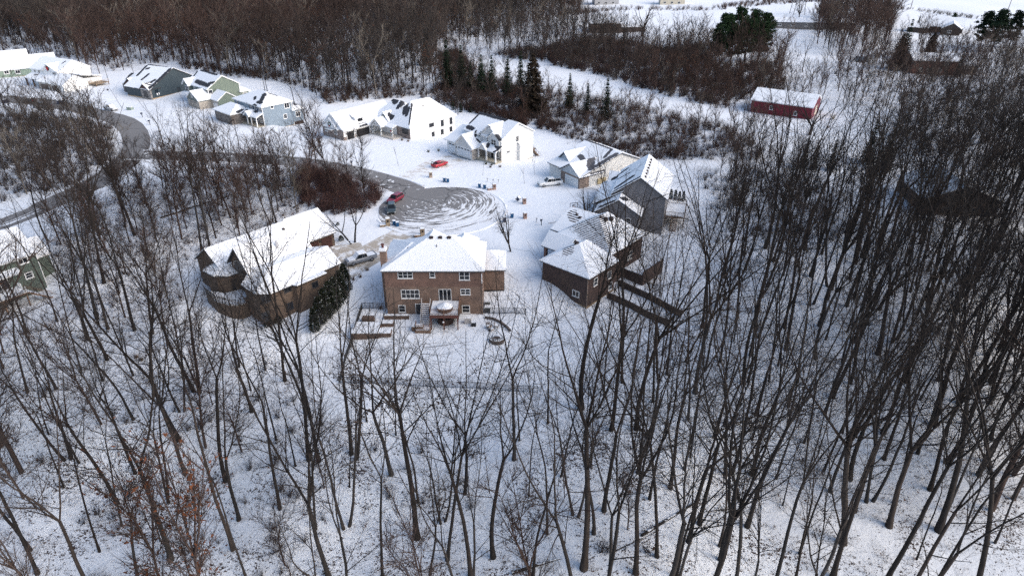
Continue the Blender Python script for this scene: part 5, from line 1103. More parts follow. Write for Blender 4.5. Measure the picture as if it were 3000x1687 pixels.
cv = MB().cyl((0,0,0), 1.25, .75, 10, 1.4).cyl((0,0,.75), 1.4, .55, 10, .25); o = cv.build('cover', plain('brown table cover', (.10,.065,.05), .8), r); MB().cyl((0,0,.80), 1.36, .62, 10, .2).build('snow_cover', M_SNOW, o)
x, y = -7.4, 97.6; wallbox('deck_grill', 'small covered grill box beside the deck end post', 'grill', (x, y, kz(x,y)), 0, (1.1, .7, 1.0), plain('pale cover', (.45,.42,.4)))
x, y = -6.4, 96.7; wallbox('yard_box', 'dark square box with snow lid below the basement window', 'box', (x, y, kz(x,y)), 0, (.8, .6, .7), M_BLACK)
for i, (x, y, lab) in enumerate(((-4.0,96.0,'snowy patio chair near the stone fire ring, left one'),(-3.4,95.2,'snowy patio chair near the stone fire ring, front one'),(-2.6,96.2,'snowy patio chair near the stone fire ring, right one'))):
    r = empty('patio_chair', (x, y, kz(x,y)), .7*i); tag(r, lab, 'chair', 'patio chairs by the fire ring'); mch = plain('grey wicker', (.28,.24,.22), .8)
    MB().box(-.32,.32,-.32,.32,.28,.42).build('seat', mch, r); MB().box(-.32,.32,.26,.36,.42,.95).build('backrest', mch, r); MB().box(-.28,.28,-.28,.24,.424,.52).build('snow_cover', M_SNOW, r)
    for a in (-.27,.27):
        for c in (-.27,.27): MB().box(a-.03,a+.03,c-.03,c+.03,-.05,.28).build('leg', mch, r)
x, y = -2.5, 93.2; r = empty('fire_ring', (x, y, kz(x,y))); tag(r, 'round stone fire ring wall capped with snow on the patio', 'fire ring'); fm = MB(); fs_ = MB(); mst = stone_mat('dark ring stone', (.09,.07,.06), (.14,.11,.1), (.06,.05,.045))
for i in range(11):
    a = math.pi*(1.05 + .9*i/10); fm.box(1.0*math.cos(a)-.26, 1.0*math.cos(a)+.26, 1.0*math.sin(a)-.26, 1.0*math.sin(a)+.26, -.2, .5); fs_.box(1.0*math.cos(a)-.22, 1.0*math.cos(a)+.22, 1.0*math.sin(a)-.22, 1.0*math.sin(a)+.22, .504, .58)
o = fm.build('stones', mst, r); fs_.build('snow_cap', M_SNOW, o)
fm = MB().cyl((0,-.1,0), .7, .35, 12).build('pit', mst, r)
pts = [(-4.6+.5*0, 99.0), (-3.2, 98.6), (-2.0, 97.6), (-.9, 96.2), (-.3, 95.3)]; m = MB()
for a, b_ in zip(pts, pts[1:]): m.bar((a[0],a[1],kz(*a)+.1), (b_[0],b_[1],kz(*b_)+.05), .3, .6)
o = tag(m.build('garden_wall', mst), 'curved low stone wall right of the basement window', 'garden wall')
for (x, y, lab) in ((-4.25,102.6,'snow topped air conditioner nearest the brick house wing'),(-4.2,101.2,'snow topped air conditioner nearer the back fence')):
    r = empty('air_conditioner', (x, y, kz(x,y))); tag(r, lab, 'air conditioner', 'air conditioners beside the brick house'); o = MB().box(-.45,.45,-.45,.45,-.2,.85).build('case', plain('grey metal case', (.13,.13,.13), .6), r); MB().box(-.47,.47,-.47,.47,.854,1.0).build('snow_cap', M_SNOW, o)
x, y = -21.3+10.1, 100.3-5.6; r = empty('lamp_post', (x, y, kz(x,y))); tag(r, 'small round lamp on a thin post in front of the deck', 'lamp'); MB().bar((0,0,0),(0,0,2.1),.07).build('post', M_WOOD, r); MB().tube([(0,0,2.1),(0,0,2.16),(0,0,2.3),(0,0,2.36)],[.05,.15,.15,.04],10).build('globe', M_WHITE, r)
# small things on the far side
x, y, z = at(2523,183); r = empty('sports_net', (x, y, z), R(-6)); tag(r, 'small blue netted frame standing on open snow at upper right', 'sports net')
m = MB()
for a, b_ in (((-2.6,0,0),(-2.4,0,2.5)),((2.6,0,0),(2.5,0,2.3)),((-2.4,0,2.5),(2.5,0,2.3)),((-2.6,0,.2),(2.6,0,.2)),((-2.6,2,0),(-2.4,0,2.5)),((2.6,2,0),(2.5,0,2.3))): m.bar(a, b_, .14)
m.build('frame', plain('blue grey tube', (.05,.07,.09)), r); MB().box(-2.5,2.5,.05,.1,.3,2.25).build('net', plain('blue grey netting', (.16,.21,.26), .8, .3, 3), r); MB().box(-2.9,2.9,-.5,2.2,-.1,.18).build('base', plain('dark base', (.05,.05,.05)), r)
def upole(u, v, hgt_, label, lean=.03, arms=1):
    x, y, z = at(u, v); r = empty('utility_pole', (x, y, z)); tag(r, label, 'utility pole', 'utility poles along the far field'); mp = plain('pole wood', (.10,.075,.06), .9)
    MB().tube([(0,0,-.5),(lean*hgt_,0,hgt_)], [.22,.15], 8).build('pole', mp, r)
    for i in range(arms): MB().bar((lean*hgt_-1.3,0,hgt_-1.0-.9*i),(lean*hgt_+1.3,0,hgt_-1.0-.9*i),.2).build('crossarm', mp, r)
upole(2639,22,13,'utility pole at the top edge right of the field hedge end, left of two'); upole(2667,28,13,'utility pole at the top edge right of the field hedge end, right of two'); upole(2948,44,13,'leaning utility pole above the tall black pines')
x, y, z = at(2335,42); r = empty('transmission_pylon', (x, y, z)); tag(r, 'thin lattice steel pylon behind the bare tree at the top edge', 'pylon'); mpy = plain('grey steel', (.22,.22,.23), .6); bx = lambda t: 7.0*(1-t) + .9*t; m = MB()
for sx, sy in ((-1,-1),(1,-1),(1,1),(-1,1)): MB().bar((sx*7/2*1.0,sy*3.5,0),(sx*.5,sy*.5,34),.3).build('leg', mpy, r)
for i in range(9):
    t0, t1 = i/9, (i+1)/9; a, c = bx(t0)/2, bx(t1)/2
    for s_ in (-1,1): m.bar((-a,s_*a,34*t0),(c,s_*c,34*t1),.12).bar((a,s_*a,34*t0),(-c,s_*c,34*t1),.12)
m.build('bracing', mpy, r); MB().bar((-6,0,27),(6,0,27),.25).bar((-5,0,32),(5,0,32),.25).build('crossarm', mpy, r)

# ------------------------------------------------------------------ bare trees
def bark_mat(name, col, snow=.0, rnd=True):
    m, n, b = new_mat(name); oc = objc(n); g = n.nodes.new('ShaderNodeNewGeometry')
    f = noise(n, scaled(n, oc, (3, 3, .6)), 2.0, 4, .7)
    c = mixc(n, maprange(n, f, .3, .7), tuple(q*.6 for q in col), tuple(q*1.45 for q in col))
    if rnd:
        oi = N(n, 'ShaderNodeObjectInfo'); h_ = N(n, 'ShaderNodeHueSaturation'); n.links.new(c, h_.inputs['Color'])
        n.links.new(maprange(n, mathn(n, 'POWER', oi.outputs['Random'], 2.0), 0, 1, .7, 1.7), h_.inputs['Value']); n.links.new(maprange(n, mathn(n, 'FRACT', mathn(n, 'MULTIPLY', oi.outputs['Random'], 7.31)), 0, 1, .6, 1.4), h_.inputs['Saturation']); c = h_.outputs[0]
    if snow:
        sp = N(n, 'ShaderNodeSeparateXYZ'); n.links.new(g.outputs['True Normal'], sp.inputs[0])
        k = mathn(n, 'MULTIPLY', maprange(n, sp.outputs[2], .62, .8), maprange(n, noise(n, posn(n), .9, 3), .52, .6))
        c = mixc(n, mathn(n, 'MULTIPLY', k, snow), c, (.82,.84,.87))
    n.links.new(c, b.inputs['Base Color']); b.inputs['Roughness'].default_value = .9; b.inputs['Specular IOR Level'].default_value = .15
    return m
M_TRUNK = bark_mat('tree bark', (.032,.027,.0245), 1.0); M_TWIG = bark_mat('twig bark', (.030,.0245,.022), 0.0)
M_LEAF = plain('dead oak leaves', (.042,.024,.018), .85, .5, 1.5); M_PALE = bark_mat('pale birch bark', (.30,.27,.24), 0)
class TB:
    """fast tube collector"""
    def __init__(s): s.V = []; s.F3 = []; s.F4 = []; s.n = 0
    def tube(s, pts, rad, k):
        pts = np.asarray(pts, float); L = len(pts); d = np.gradient(pts, axis=0); d /= np.linalg.norm(d, axis=1)[:, None] + 1e-9
        up = np.tile([0., 0., 1.], (L, 1)); up[np.abs(d[:, 2]) > .92] = [1., 0, 0]
        sx = np.cross(d, up); sx /= np.linalg.norm(sx, axis=1)[:, None] + 1e-9; sy = np.cross(sx, d)
        a = np.arange(k) * 2*np.pi/k + .5
        ring = pts[:, None] + (sx[:, None]*np.cos(a)[None, :, None] + sy[:, None]*np.sin(a)[None, :, None]) * np.asarray(rad)[:, None, None]
        s.V.append(ring.reshape(-1, 3)); b = s.n
        i = np.arange(L-1)[:, None]; j = np.arange(k)[None]
        s.F4.append(np.stack([b+i*k+j, b+i*k+(j+1) % k, b+(i+1)*k+(j+1) % k, b+(i+1)*k+j], -1).reshape(-1, 4)); s.n += L*k
    def quads(s, V, F):
        s.V.append(V); s.F4.append(F + s.n); s.n += len(V)
    def mesh(s, name, mat): return np_mesh(name, np.concatenate(s.V), np.concatenate(s.F4), mat, smooth=False)
def rot_about(d, ax, ang):
    ax = ax / (np.linalg.norm(ax) + 1e-9); return d*math.cos(ang) + np.cross(ax, d)*math.sin(ang) + ax*np.dot(ax, d)*(1-math.cos(ang))
def path(rng, p, d, L, n, wob, lift):
    pts = [p]; d = d.copy()
    for i in range(n):
        d = d + rng.normal(0, wob, 3); d[2] += lift; d /= np.linalg.norm(d); p = p + d*L/n; pts.append(p)
    return np.array(pts), d
def side_dirs(rng, d, n, a0, a1, ph):
    out = []
    ref = np.array([0., 0, 1]) if abs(d[2]) < .9 else np.array([1., 0, 0])
    s = np.cross(d, ref); 
    for i in range(n):
        ang = ph + i*2.4 + rng.normal(0, .3); ax = rot_about(s, d, ang); out.append(rot_about(d, ax, rng.uniform(a0, a1)))
    return out
def branch(rng, tb, p, d, L, r, lv, maxlv, dens, sides, twl, lv0=1, wob=.10, lift=.05):
    n = max(2, min(7, int(L / .9))); pts, dend = path(rng, p, d, L, n, wob, lift); rad = np.linspace(r, max(.006, r*.28), n+1)
    tb.tube(pts, rad, sides[min(lv, len(sides)-1)])
    if lv >= maxlv: return
    k = max(2, int(L * dens[min(lv, len(dens)-1)])); 
    for i in range(k):
        t = .22 + .78*(i + rng.uniform(0, 1))/k; t = min(t, .99); f = t*n; j = int(f); q = pts[j] + (pts[min(j+1, n)] - pts[j])*(f-j); dd = pts[min(j+1, n)] - pts[j]; dd /= np.linalg.norm(dd) + 1e-9
        s = side_dirs(rng, dd, 1, .45, .95, rng.uniform(0, 6.28))[0]; l2 = L*rng.uniform(.32, .58)*(1.1 - .45*t) if lv < maxlv-1 else twl*rng.uniform(.6, 1.5)
        branch(rng, tb, q, s, l2, max(.007, rad[j]*rng.uniform(.42, .62)), lv+1, maxlv, dens, sides, twl, lv0, wob*1.15, lift)
def bare_tree(seed, H, r0, fork, nlead, spread, nside, maxlv=4, dens=(0, 1.35, 1.9, 2.0), twl=1.05, lean=.05, low=.35, multi=1, sides=(8, 6, 4, 3, 3), leaves=0, mat=None, side_len=.26):
    """trunk mesh + crown mesh; fork = height share where the stem splits into nlead leaders"""
    rng = np.random.default_rng(seed); tk = TB(); cr = TB()
    for mlt in range(multi):
        base = np.zeros(3) if multi == 1 else np.array([math.cos(mlt*6.28/multi), math.sin(mlt*6.28/multi), 0])*.25
        d = np.array([rng.normal(0, lean), rng.normal(0, lean), 1.]); 
        if multi > 1: d[:2] += base[:2]*spread*2.6
        d /= np.linalg.norm(d); n = 7
        pts, dend = path(rng, base - np.array([0, 0, .35]), d, H*fork + .35, n, .035, .02)
        rad = r0*(1 - .45*np.linspace(0, 1, n+1)*fork/.6); rad[0] *= 1.5; rad[1] *= 1.05
        tk.tube(pts, rad, sides[0])
        tips = []
        for d2 in side_dirs(rng, dend, nlead, spread*.55, spread*1.2, rng.uniform(0, 6)):
            L = H*(1-fork)*rng.uniform(.82, 1.08)/max(.55, d2[2]*.6+.4); m_ = 9; lp, _ = path(rng, pts[-1], d2, L, m_, .05, .06); lr = np.linspace(rad[-1]*(.86 if nlead == 1 else .68), .02, m_+1)
            cr.tube(lp, lr, sides[1]); tips.append((lp, lr, m_))
        # side limbs on stem and leaders
        for i in range(nside):
            on = rng.uniform(low, 1.0)
            if on < fork and i % 3 == 0: f = on/fork*n; j = min(int(f), n-1); q = pts[j] + (pts[j+1]-pts[j])*(f-j); dd = pts[j+1]-pts[j]; rr = rad[j]*.38
            else:
                lp, lr, m_ = tips[i % len(tips)]; f = rng.uniform(.05, .96)*m_; j = int(f); q = lp[j] + (lp[j+1]-lp[j])*(f-j); dd = lp[j+1]-lp[j]; rr = lr[j]*.55
            dd = dd/np.linalg.norm(dd); s = side_dirs(rng, dd, 1, .5, 1.0, rng.uniform(0, 6.28))[0]; hh = q[2]/H
            branch(rng, cr, q, s, H*side_len*rng.uniform(.65, 1.2)*(1.25 - .75*hh), max(.02, rr), 1, maxlv-1, dens, sides[1:], twl)
    out = [(tk.mesh('trunk', mat or M_TRUNK), cr.mesh('crown', mat or M_TWIG))][0]
    if leaves:
        Vc = np.concatenate(cr.V); idx = rng.integers(0, len(Vc), leaves); c = Vc[idx] + rng.normal(0, .12, (leaves, 3)); keep = c[:, 2] < H*.8; c = c[keep]; k = len(c)
        a = rng.normal(0, 1, (k, 3)); a /= np.linalg.norm(a, axis=1)[:, None]; b_ = np.cross(a, rng.normal(0, 1, (k, 3))); b_ /= np.linalg.norm(b_, axis=1)[:, None]; sz = rng.uniform(.05, .10, (k, 1))
        Q = np.stack([c-a*sz, c+b_*sz*.7, c+a*sz, c-b_*sz*.7], 1).reshape(-1, 3); lf = np_mesh('leaves', Q, np.arange(len(Q)).reshape(-1, 4), M_LEAF)
        return out + (lf,)
    return out
TEMPL = {}
def templates():
    k = 100
    for i in range(8): TEMPL.setdefault('tall', []).append((bare_tree(k+i, 21 + i % 3, .17, .40 + .035*(i % 5), 2 + i % 3, .34, 28, low=.42, side_len=.22), 22))
    for i in range(6): TEMPL.setdefault('slim', []).append((bare_tree(k+20+i, 17 + i % 2, .10, .55 + .04*(i % 4), 1 + i % 3, .25, 18, low=.48, side_len=.17), 17))
    for i in range(5): TEMPL.setdefault('broad', []).append((bare_tree(k+40+i, 20, .22,   .36 + .06*i, 3 + i % 3, .44, 34, low=.34, side_len=.28), 20))
    for i in range(3): TEMPL.setdefault('leafy', []).append((bare_tree(k+60+i, 17, .15, .42 + .08*i, 3, .45, 28, low=.2, side_len=.26, leaves=1300), 17))
    for i in range(2): TEMPL.setdefault('twin', []).append((bare_tree(k+80+i, 19, .18, .5, 2, .3, 18, multi=2, spread=.28, low=.3, side_len=.2) if False else bare_tree(k+80+i, 19, .14, .5, 2, .28, 18, multi=2, low=.3, side_len=.2), 19))
    for i in range(3): TEMPL.setdefault('sapling', []).append((bare_tree(k+90+i, 6.5, .05, .4, 2, .4, 12, maxlv=3, low=.2, twl=.5, side_len=.26), 6.5))
templates()
KIND = {'tall': 'tall bare tree', 'slim': 'slim bare tree', 'broad': 'broad forked tree', 'leafy': 'brown leaved oak', 'twin': 'twin stemmed tree', 'sapling': 'small bare sapling'}
NAME = {'tall': 'bare_tree', 'slim': 'bare_tree', 'broad': 'bare_tree', 'leafy': 'oak_tree', 'twin': 'bare_tree', 'sapling': 'sapling'}
def put_tree(kind, var, x, y, z, s, rz, lx=0., ly=0.):
    parts, H = TEMPL[kind][var % len(TEMPL[kind])]
    r = empty(NAME[kind], (x, y, z), rz); r.rotation_euler = (lx, ly, rz); gth = random.uniform(.82, 1.3); r.scale = (s*gth, s*gth, s)
    for nm, me in zip(('trunk', 'crown', 'leaves'), parts):
        o = bpy.data.objects.new(nm, me); COL.objects.link(o); o.parent = r
    return r
# trees read off the photograph: base pixel, kind, height scale
HAND = [(905,1345,'tall',1.05),(2,1310,'tall',1.0),(500,1640,'tall',1.05),(525,1287,'broad',.95),(662,1410,'tall',1.0),(683,1610,'slim',1.1),(570,1112,'slim',1.0),(80,1150,'slim',.9),(98,1065,'slim',.85),
 (200,1345,'twin',.9),(232,1355,'slim',.95),(65,1385,'tall',.9),(345,1475,'leafy',.95),(470,1585,'slim',.8),(110,1680,'tall',.9),(935,1350,'tall',1.1),(965,1690,'broad',1.0),(1015,1545,'twin',1.0),(1120,1700,'slim',1.15),(820,1490,'slim',1.1),(720,1690,'slim',1.0),
 (1222,1575,'broad',1.05),(1310,1640,'tall',.95),(1380,1690,'broad',.9),(1075,1235,'slim',.75),(1160,1275,'slim',.75),(1024,1425,'slim',.7),(865,1365,'slim',.8),(950,1430,'sapling',1.0),(708,1320,'sapling',1.2),
 (1710,1665,'broad',1.08),(1868,1385,'tall',1.0),(1925,1630,'tall',1.0),(1980,1690,'slim',1.0),(1605,1240,'slim',.95),(1643,1395,'slim',.9),(1549,1452,'slim',.85),(1522,1290,'slim',.8),(1855,1315,'sapling',1.4),(2005,1375,'slim',.95),(2022,1340,'slim',.9),(2112,1640,'tall',1.05),(2107,1600,'slim',.9),(2090,1280,'slim',.95),
 (2190,1120,'slim',.9),(2200,1390,'tall',.95),(2342,1620,'slim',1.0),(2293,1480,'slim',.85),(2273,1402,'slim',.9),(2302,1025,'tall',.95),(2440,1690,'broad',1.05),(2470,1590,'broad',1.0),(2430,1440,'tall',1.0),(2355,1298,'slim',.9),(2490,1405,'tall',1.0),(2750,1555,'broad',1.1),(2692,1535,'slim',.95),(2725,1435,'tall',.95),(2915,1590,'slim',1.0),(2910,1690,'broad',1.1),(2650,1120,'tall',.95),(2695,1170,'slim',.9),(2770,1020,'tall',.95),(2890,1040,'tall',.9),(2810,955,'slim',.95),(2625,1475,'slim',.9),
 (2060,1010,'tall',.95),(2005,1060,'slim',.9),(2110,1060,'tall',.95),(2130,1110,'slim',.9),(2180,1125,'tall',.9),(1940,1040,'slim',.8),(2150,1000,'slim',.9),
 (140,705,'tall',.85),(285,935,'tall',1.0),(305,830,'tall',1.05),(240,900,'twin',.95),(350,860,'slim',.9),(280,830,'slim',.9),(380,710,'slim',.9),(395,690,'tall',1.0),(520,740,'slim',.85),(592,735,'tall',1.0),(615,735,'tall',1.05),(610,520,'slim',.9),(695,668,'slim',.7),(795,652,'twin',.75),(810,655,'tall',.8),(870,625,'slim',.75),(2170,455,'tall',.62),(2215,452,'tall',.66),(2252,446,'tall',.6),(2290,432,'slim',.6),(2140,445,'slim',.7),(2200,470,'tall',.6),(2455,268,'tall',.62),(2500,285,'tall',.62),(2475,322,'broad',.5),(2570,268,'tall',.6),(2610,262,'tall',.6),(650,660,'slim',.75),(735,610,'slim',.7),(905,560,'leafy',.7),(925,480,'tall',.65),(945,480,'slim',.62),(1027,560,'twin',.55)]
rng = np.random.default_rng(11); CAND = []
for u, v, kd, s in HAND:
    x, y, z = at(u, v); CAND.append((x, y, z, kd, s*(1.5 if s >= .9 and v > 900 else 1.3 if s >= .9 else 1.15), True))
placed = np.array([(c[0], c[1]) for c in CAND])
FOOT = []                                                            # keep trees off houses
for h_, x0, x1, y0, y1 in ((K,-1.5,21,-6,13),(L,-21,7.5,-14,10),(J,-19,4.5,-1,25),(I,-18,5,-5,16),(Hh,-14,1,-1,21),(G,-19,1.5,-5,16),(F_,-24,1,-15,20),(Eh,-20,1,-7,15),(D,-16,7,-6,15),(C_,-20,1,-1,21),(B,-18,11,-7,13),(A,-24,10,-1,17),(Mh,-16,4,-5,12),(Nb,-26,2,-2,14)): FOOT.append((h_, x0, x1, y0, y1))
def blocked(x, y, mrg=1.0):
    for h_, x0, x1, y0, y1 in FOOT:
        dx, dy = x - h_.a[0], y - h_.a[1]; a = dx*h_.c + dy*h_.s; b_ = -dx*h_.s + dy*h_.c
        if x0-mrg < a < x1+mrg and y0-mrg < b_ < y1+mrg: return True
    return False
ROADP = np.array([(q.x, q.y) for q in main_pts + lane_pts])
grid = {}
def near(x, y, dmin):
    gx, gy = int(x // 3), int(y // 3); k = int(dmin // 3) + 1
    for i in range(gx-k, gx+k+1):
        for j in range(gy-k, gy+k+1):
            for a, b_ in grid.get((i, j), ()):
                if (a-x)**2 + (b_-y)**2 < dmin*dmin: return True
    return False
def addg(x, y): grid.setdefault((int(x // 3), int(y // 3)), []).append((x, y))
for c in CAND: addg(c[0], c[1])
MIX = {'far': (('tall',.55),('slim',.27),('leafy',.18)), 'band': (('slim',.4),('leafy',.3),('tall',.3)), 'slope': (('slim',.45),('tall',.35),('leafy',.2)), 'pines': (('tall',.6),('slim',.4)), 'mixed': (('slim',.5),('tall',.3),('leafy',.2)), 'scrub': (('slim',.4),('tall',.4),('broad',.2)), 'farright': (('tall',.6),('broad',.4)), 'open': (('tall',.45),('broad',.35),('slim',.2)), 'dark': (('tall',.6),('broad',.2),('slim',.2)), 'mid': (('tall',.5),('slim',.5)), 'topr': (('tall',.6),('broad',.4)),
       'right': (('tall',.56),('slim',.28),('broad',.04),('twin',.08),('sapling',.04)), 'front': (('slim',.40),('tall',.2),('leafy',.14),('sapling',.16),('twin',.10)), 'left': (('slim',.6),('tall',.2),('leafy',.08),('twin',.07),('sapling',.05)), 'loop': (('tall',.35),('broad',.35),('slim',.3))}
SC = {'far': 1.0, 'band': .66, 'slope': .48, 'pines': .8, 'mixed': .56, 'scrub': .55, 'farright': .6, 'open': .62, 'dark': .72, 'mid': .6, 'topr': .8, 'right': 1.45, 'front': 1.3, 'left': .80, 'loop': .64}
for wn, (poly, sp, ) in WOODS.items():
    zz = 0 if wn in ('far','band','slope','pines','open','topr','loop','left','dark','mixed','scrub','farright') else -6
    pw = np.array([P(u, max(v, -300), zz) for u, v in poly]); x0, y0 = pw.min(0); x1, y1 = pw.max(0)
    nt_ = int((x1-x0)*(y1-y0)/(sp*sp)*2.2); X = rng.uniform(x0, x1, nt_); Y = rng.uniform(max(y0, 22), y1, nt_)
    Z = hgt(X, Y); U, Vv, dep = proj(X, Y, Z); ok = inpoly(U, Vv, poly) & (dep > 8) & (U > -350) & (U < 3350)
    for x, y, z in zip(X[ok], Y[ok], Z[ok]):
        dm = sp*.62
        if wn == 'far' and math.sin(x*.035+1)*math.sin(y*.05+.6*math.sin(x*.02)) > .62: dm *= 2.2        # small glades
        if near(x, y, dm) or blocked(x, y): continue
        if wn in ('loop', 'left') and np.min((ROADP[:, 0]-x)**2 + (ROADP[:, 1]-y)**2) < 6.5**2: continue
        kd = rng.choice([a for a, _ in MIX[wn]], p=[b_ for _, b_ in MIX[wn]]); addg(x, y)
        CAND.append((x, y, z, kd, SC[wn]*rng.uniform(.78, 1.18), False))
# the hand-placed ones and the 300 that show largest are things of their own, the rest is the wood
def shows(c):
    x, y, z, kd, s, hand = c; H = TEMPL[kd][0][1]*s
    ub, vb, d = proj(x, y, z); ut, vt, _ = proj(x, y, z + H)
    vis = max(0, min(vb, 1687) - max(vt, 0)); inside = -60 < (ub+ut)/2 < 3060
    return (vis * (1.6 if hand else 1.0)) if inside and vis > 0 else -1
sc_ = np.array([shows(c) for c in CAND]); order = np.argsort(-sc_)
IND = [i for i in order[:296] if sc_[i] > 0]; inds = set(IND)
REST = [i for i in range(len(CAND)) if i not in inds and not (sc_[i] < 0 and CAND[i][1] < 60)]
print('trees', len(CAND), 'individual', len(IND), 'rest', len(REST))
ORD = ['leftmost', 'second from left', 'third from left', 'fourth from left', 'fifth from left', 'sixth from left', 'seventh from left', 'eighth from left', 'ninth from left', 'tenth from left', 'eleventh from left', 'twelfth from left', 'thirteenth from left', 'fourteenth from left', 'fifteenth from left']
def column_phrase(u):
    for lim, ph in ((330, 'near the left edge'), (660, 'below left street house'), (960, 'below arched window house'), (1280, 'below brick house left half'), (1560, 'below brick house right half'), (1850, 'below the brown house'), (2130, 'right of the retaining walls'), (2450, 'in right wood below barn'), (2730, 'in right wood'), (9999, 'near the right edge')):
        if u < lim: return ph
def row_phrase(v):
    for lim, ph in ((330, 'far up the slope'), (420, 'level with the porch house'), (520, 'level with the cul-de-sac'), (620, 'level with grey house'), (720, 'level with brown house roof'), (820, 'level with brick house roof'), (920, 'level with the deck'), (1020, 'level with yard'), (1130, 'level with bottom fence'), (1240, 'just under fence level'), (1350, 'fourth row from bottom'), (1460, 'third row from bottom'), (1580, 'second row from bottom'), (1700, 'bottom row')):
        if v < lim: return ph
    return 'rooted under the bottom edge'
cells = {}
for i in IND:
    x, y, z, kd, s, hand = CAND[i]; u, v, _ = proj(x, y, z); cells.setdefault((kd, column_phrase(float(u)), row_phrase(float(v))), []).append((float(u), i))
LAB = {}
for (kd, cp, rp), lst in cells.items():
    lst.sort()
    for k, (u, i) in enumerate(lst): LAB[i] = f"{KIND[kd]} {cp}, {rp}" + (f", {ORD[min(k, 14)]}" if len(lst) > 1 else '')
rng = np.random.default_rng(5)
for i in IND:
    x, y, z, kd, s, hand = CAND[i]
    t = put_tree(kd, int(rng.integers(0, 50)), x, y, z, s, rng.uniform(0, 6.28), rng.normal(0, .03), rng.normal(0, .03))
    tag(t, LAB[i], 'tree', {'leafy': 'brown leaved oaks', 'sapling': 'small bare saplings'}.get(kd, 'bare trees of the woods'))
# single trees on the lots and fields
def yard_mesh(key, *a, **k): TEMPL[key] = [(bare_tree(*a, **k), a[1])]
yard_mesh('vase', 301, 9.5, .20, .16, 9, .34, 40, maxlv=4, low=.2, twl=.8, side_len=.30, dens=(0, 1.6, 2.0, 2.2)); yard_mesh('multi', 305, 9, .15, .32, 3, .55, 18, multi=2, low=.3, twl=.8, side_len=.26); yard_mesh('openoak', 309, 17, .42, .22, 6, .62, 26, low=.2, side_len=.25); yard_mesh('whip', 311, 4.6, .035, .5, 2, .25, 7, maxlv=2, low=.35, twl=.4, side_len=.2); yard_mesh('lot', 315, 12, .12, .45, 3, .4, 18, low=.3, side_len=.22)
for kk in ('vase', 'multi', 'openoak', 'whip', 'lot'): NAME[kk] = 'bare_tree'
for kd, u, v, s, lab in (('vase',1496,737,1.05,'dense vase shaped yard tree between the brick house and cul-de-sac'),('vase',1724,690,1.0,'dense vase shaped tree in front of the grey house garage'),('multi',1035,712,1.15,'pale multi stemmed tree beside the dark wood garage doors'),
  ('openoak',1880,108,1.0,'lone spreading bare tree standing on the open snowy field'),('openoak',2340,62,.9,'lone bare tree in front of the pylon at upper right'),('openoak',2372,396,.72,'leaning dark bare tree at the red barn corner'),('lot',2350,212,1.25,'forked bare tree on the snow left of the blue netted frame'),('lot',2420,195,1.2,'bare tree on the snow behind the blue netted frame'),('lot',2565,172,1.3,'pale trunked bare tree right of the blue netted frame'),('lot',2495,310,.95,'thin bare tree right of the red barn on the slope'),
  ('lot',315,229,.8,'small bare tree on the snow right of the wreath house'),('lot',393,222,.55,'round little bare tree left of the charcoal house roof'),('lot',776,265,1.0,'straight tree at the snowy lot edge, left of a close pair behind blue house'),('lot',783,268,1.0,'straight tree at the snowy lot edge, right of a close pair behind blue house'),('lot',862,304,.95,'tree with few dead leaves right behind the blue house'),('lot',893,342,.95,'slim tree standing right of the blue house corner'),('lot',1035,300,.95,'slim trunk behind the ranch house garage roof'),
  ('lot',1336,331,1.0,'slim trunk in front of the left young spruce behind the ranch house'),('lot',1342,336,1.0,'slim trunk between the two left young spruces'),('whip',1167,486,1.1,'thin staked young tree on the ranch house lawn'),('whip',1414,514,1.0,'thin young tree on the porch house lawn'),('whip',1567,512,1.1,'thin young tree right of the porch house side wall'),('whip',1537,538,.9,'tiny whip tree left of the white pickup'),('lot',1030,489,.55,'young forked tree beside the navy mailbox at the lane'),
  ('lot',1060,440,.62,'twiggy tree below the ranch house stone garage corner'),('lot',985,430,.8,'crooked pair tree left of the ranch house garage'),('lot',935,432,.8,'bare tree between the blue house and the lane, near ranch house'),('lot',845,440,.75,'bare tree between the blue house and the lane, in the middle'),('lot',700,425,.8,'bare tree below the blue house stone porch'),('lot',620,420,.9,'bare tree below the sage house beige garage'),('lot',545,420,1.1,'tall twiggy tree left below the sage house'),('lot',480,430,1.1,'tall twiggy tree right of the lane bend'),('lot',120,300,.6,'twiggy tree on the kerb before the wreath house'),('lot',190,310,.6,'twiggy tree right of the grey pickup on the left street')):
    x, y, z = at(u, v); t = put_tree(kd, 0, x, y, z, s, rng.uniform(0, 6.28), rng.normal(0, .02), rng.normal(0, .03)); tag(t, lab, 'tree')

# ------------------------------------------------------------------ the wood beyond, as one mass
def spikes(rng, n, base, dirs, L, r):
    """n three-sided tapering twigs -> (V, F) triangles"""
    dirs = dirs / (np.linalg.norm(dirs, axis=1)[:, None] + 1e-9); ref = np.where(np.abs(dirs[:, 2:]) < .9, [[0, 0, 1.]], [[1., 0, 0]]); sx = np.cross(dirs, ref); sx /= np.linalg.norm(sx, axis=1)[:, None] + 1e-9; sy = np.cross(sx, dirs)
    V = np.empty((n, 4, 3))
    for j in range(3):
        a = j*2.094; V[:, j] = base + (sx*math.cos(a) + sy*math.sin(a)) * r[:, None]
    bend = rng.normal(0, .08, (n, 3)); V[:, 3] = base + (dirs + bend)*L[:, None]
    k = np.arange(n)[:, None]*4; F = np.stack([np.concatenate([k, k+1, k+3], 1), np.concatenate([k+1, k+2, k+3], 1), np.concatenate([k+2, k, k+3], 1)], 1).reshape(-1, 3)
    return V.reshape(-1, 3), F
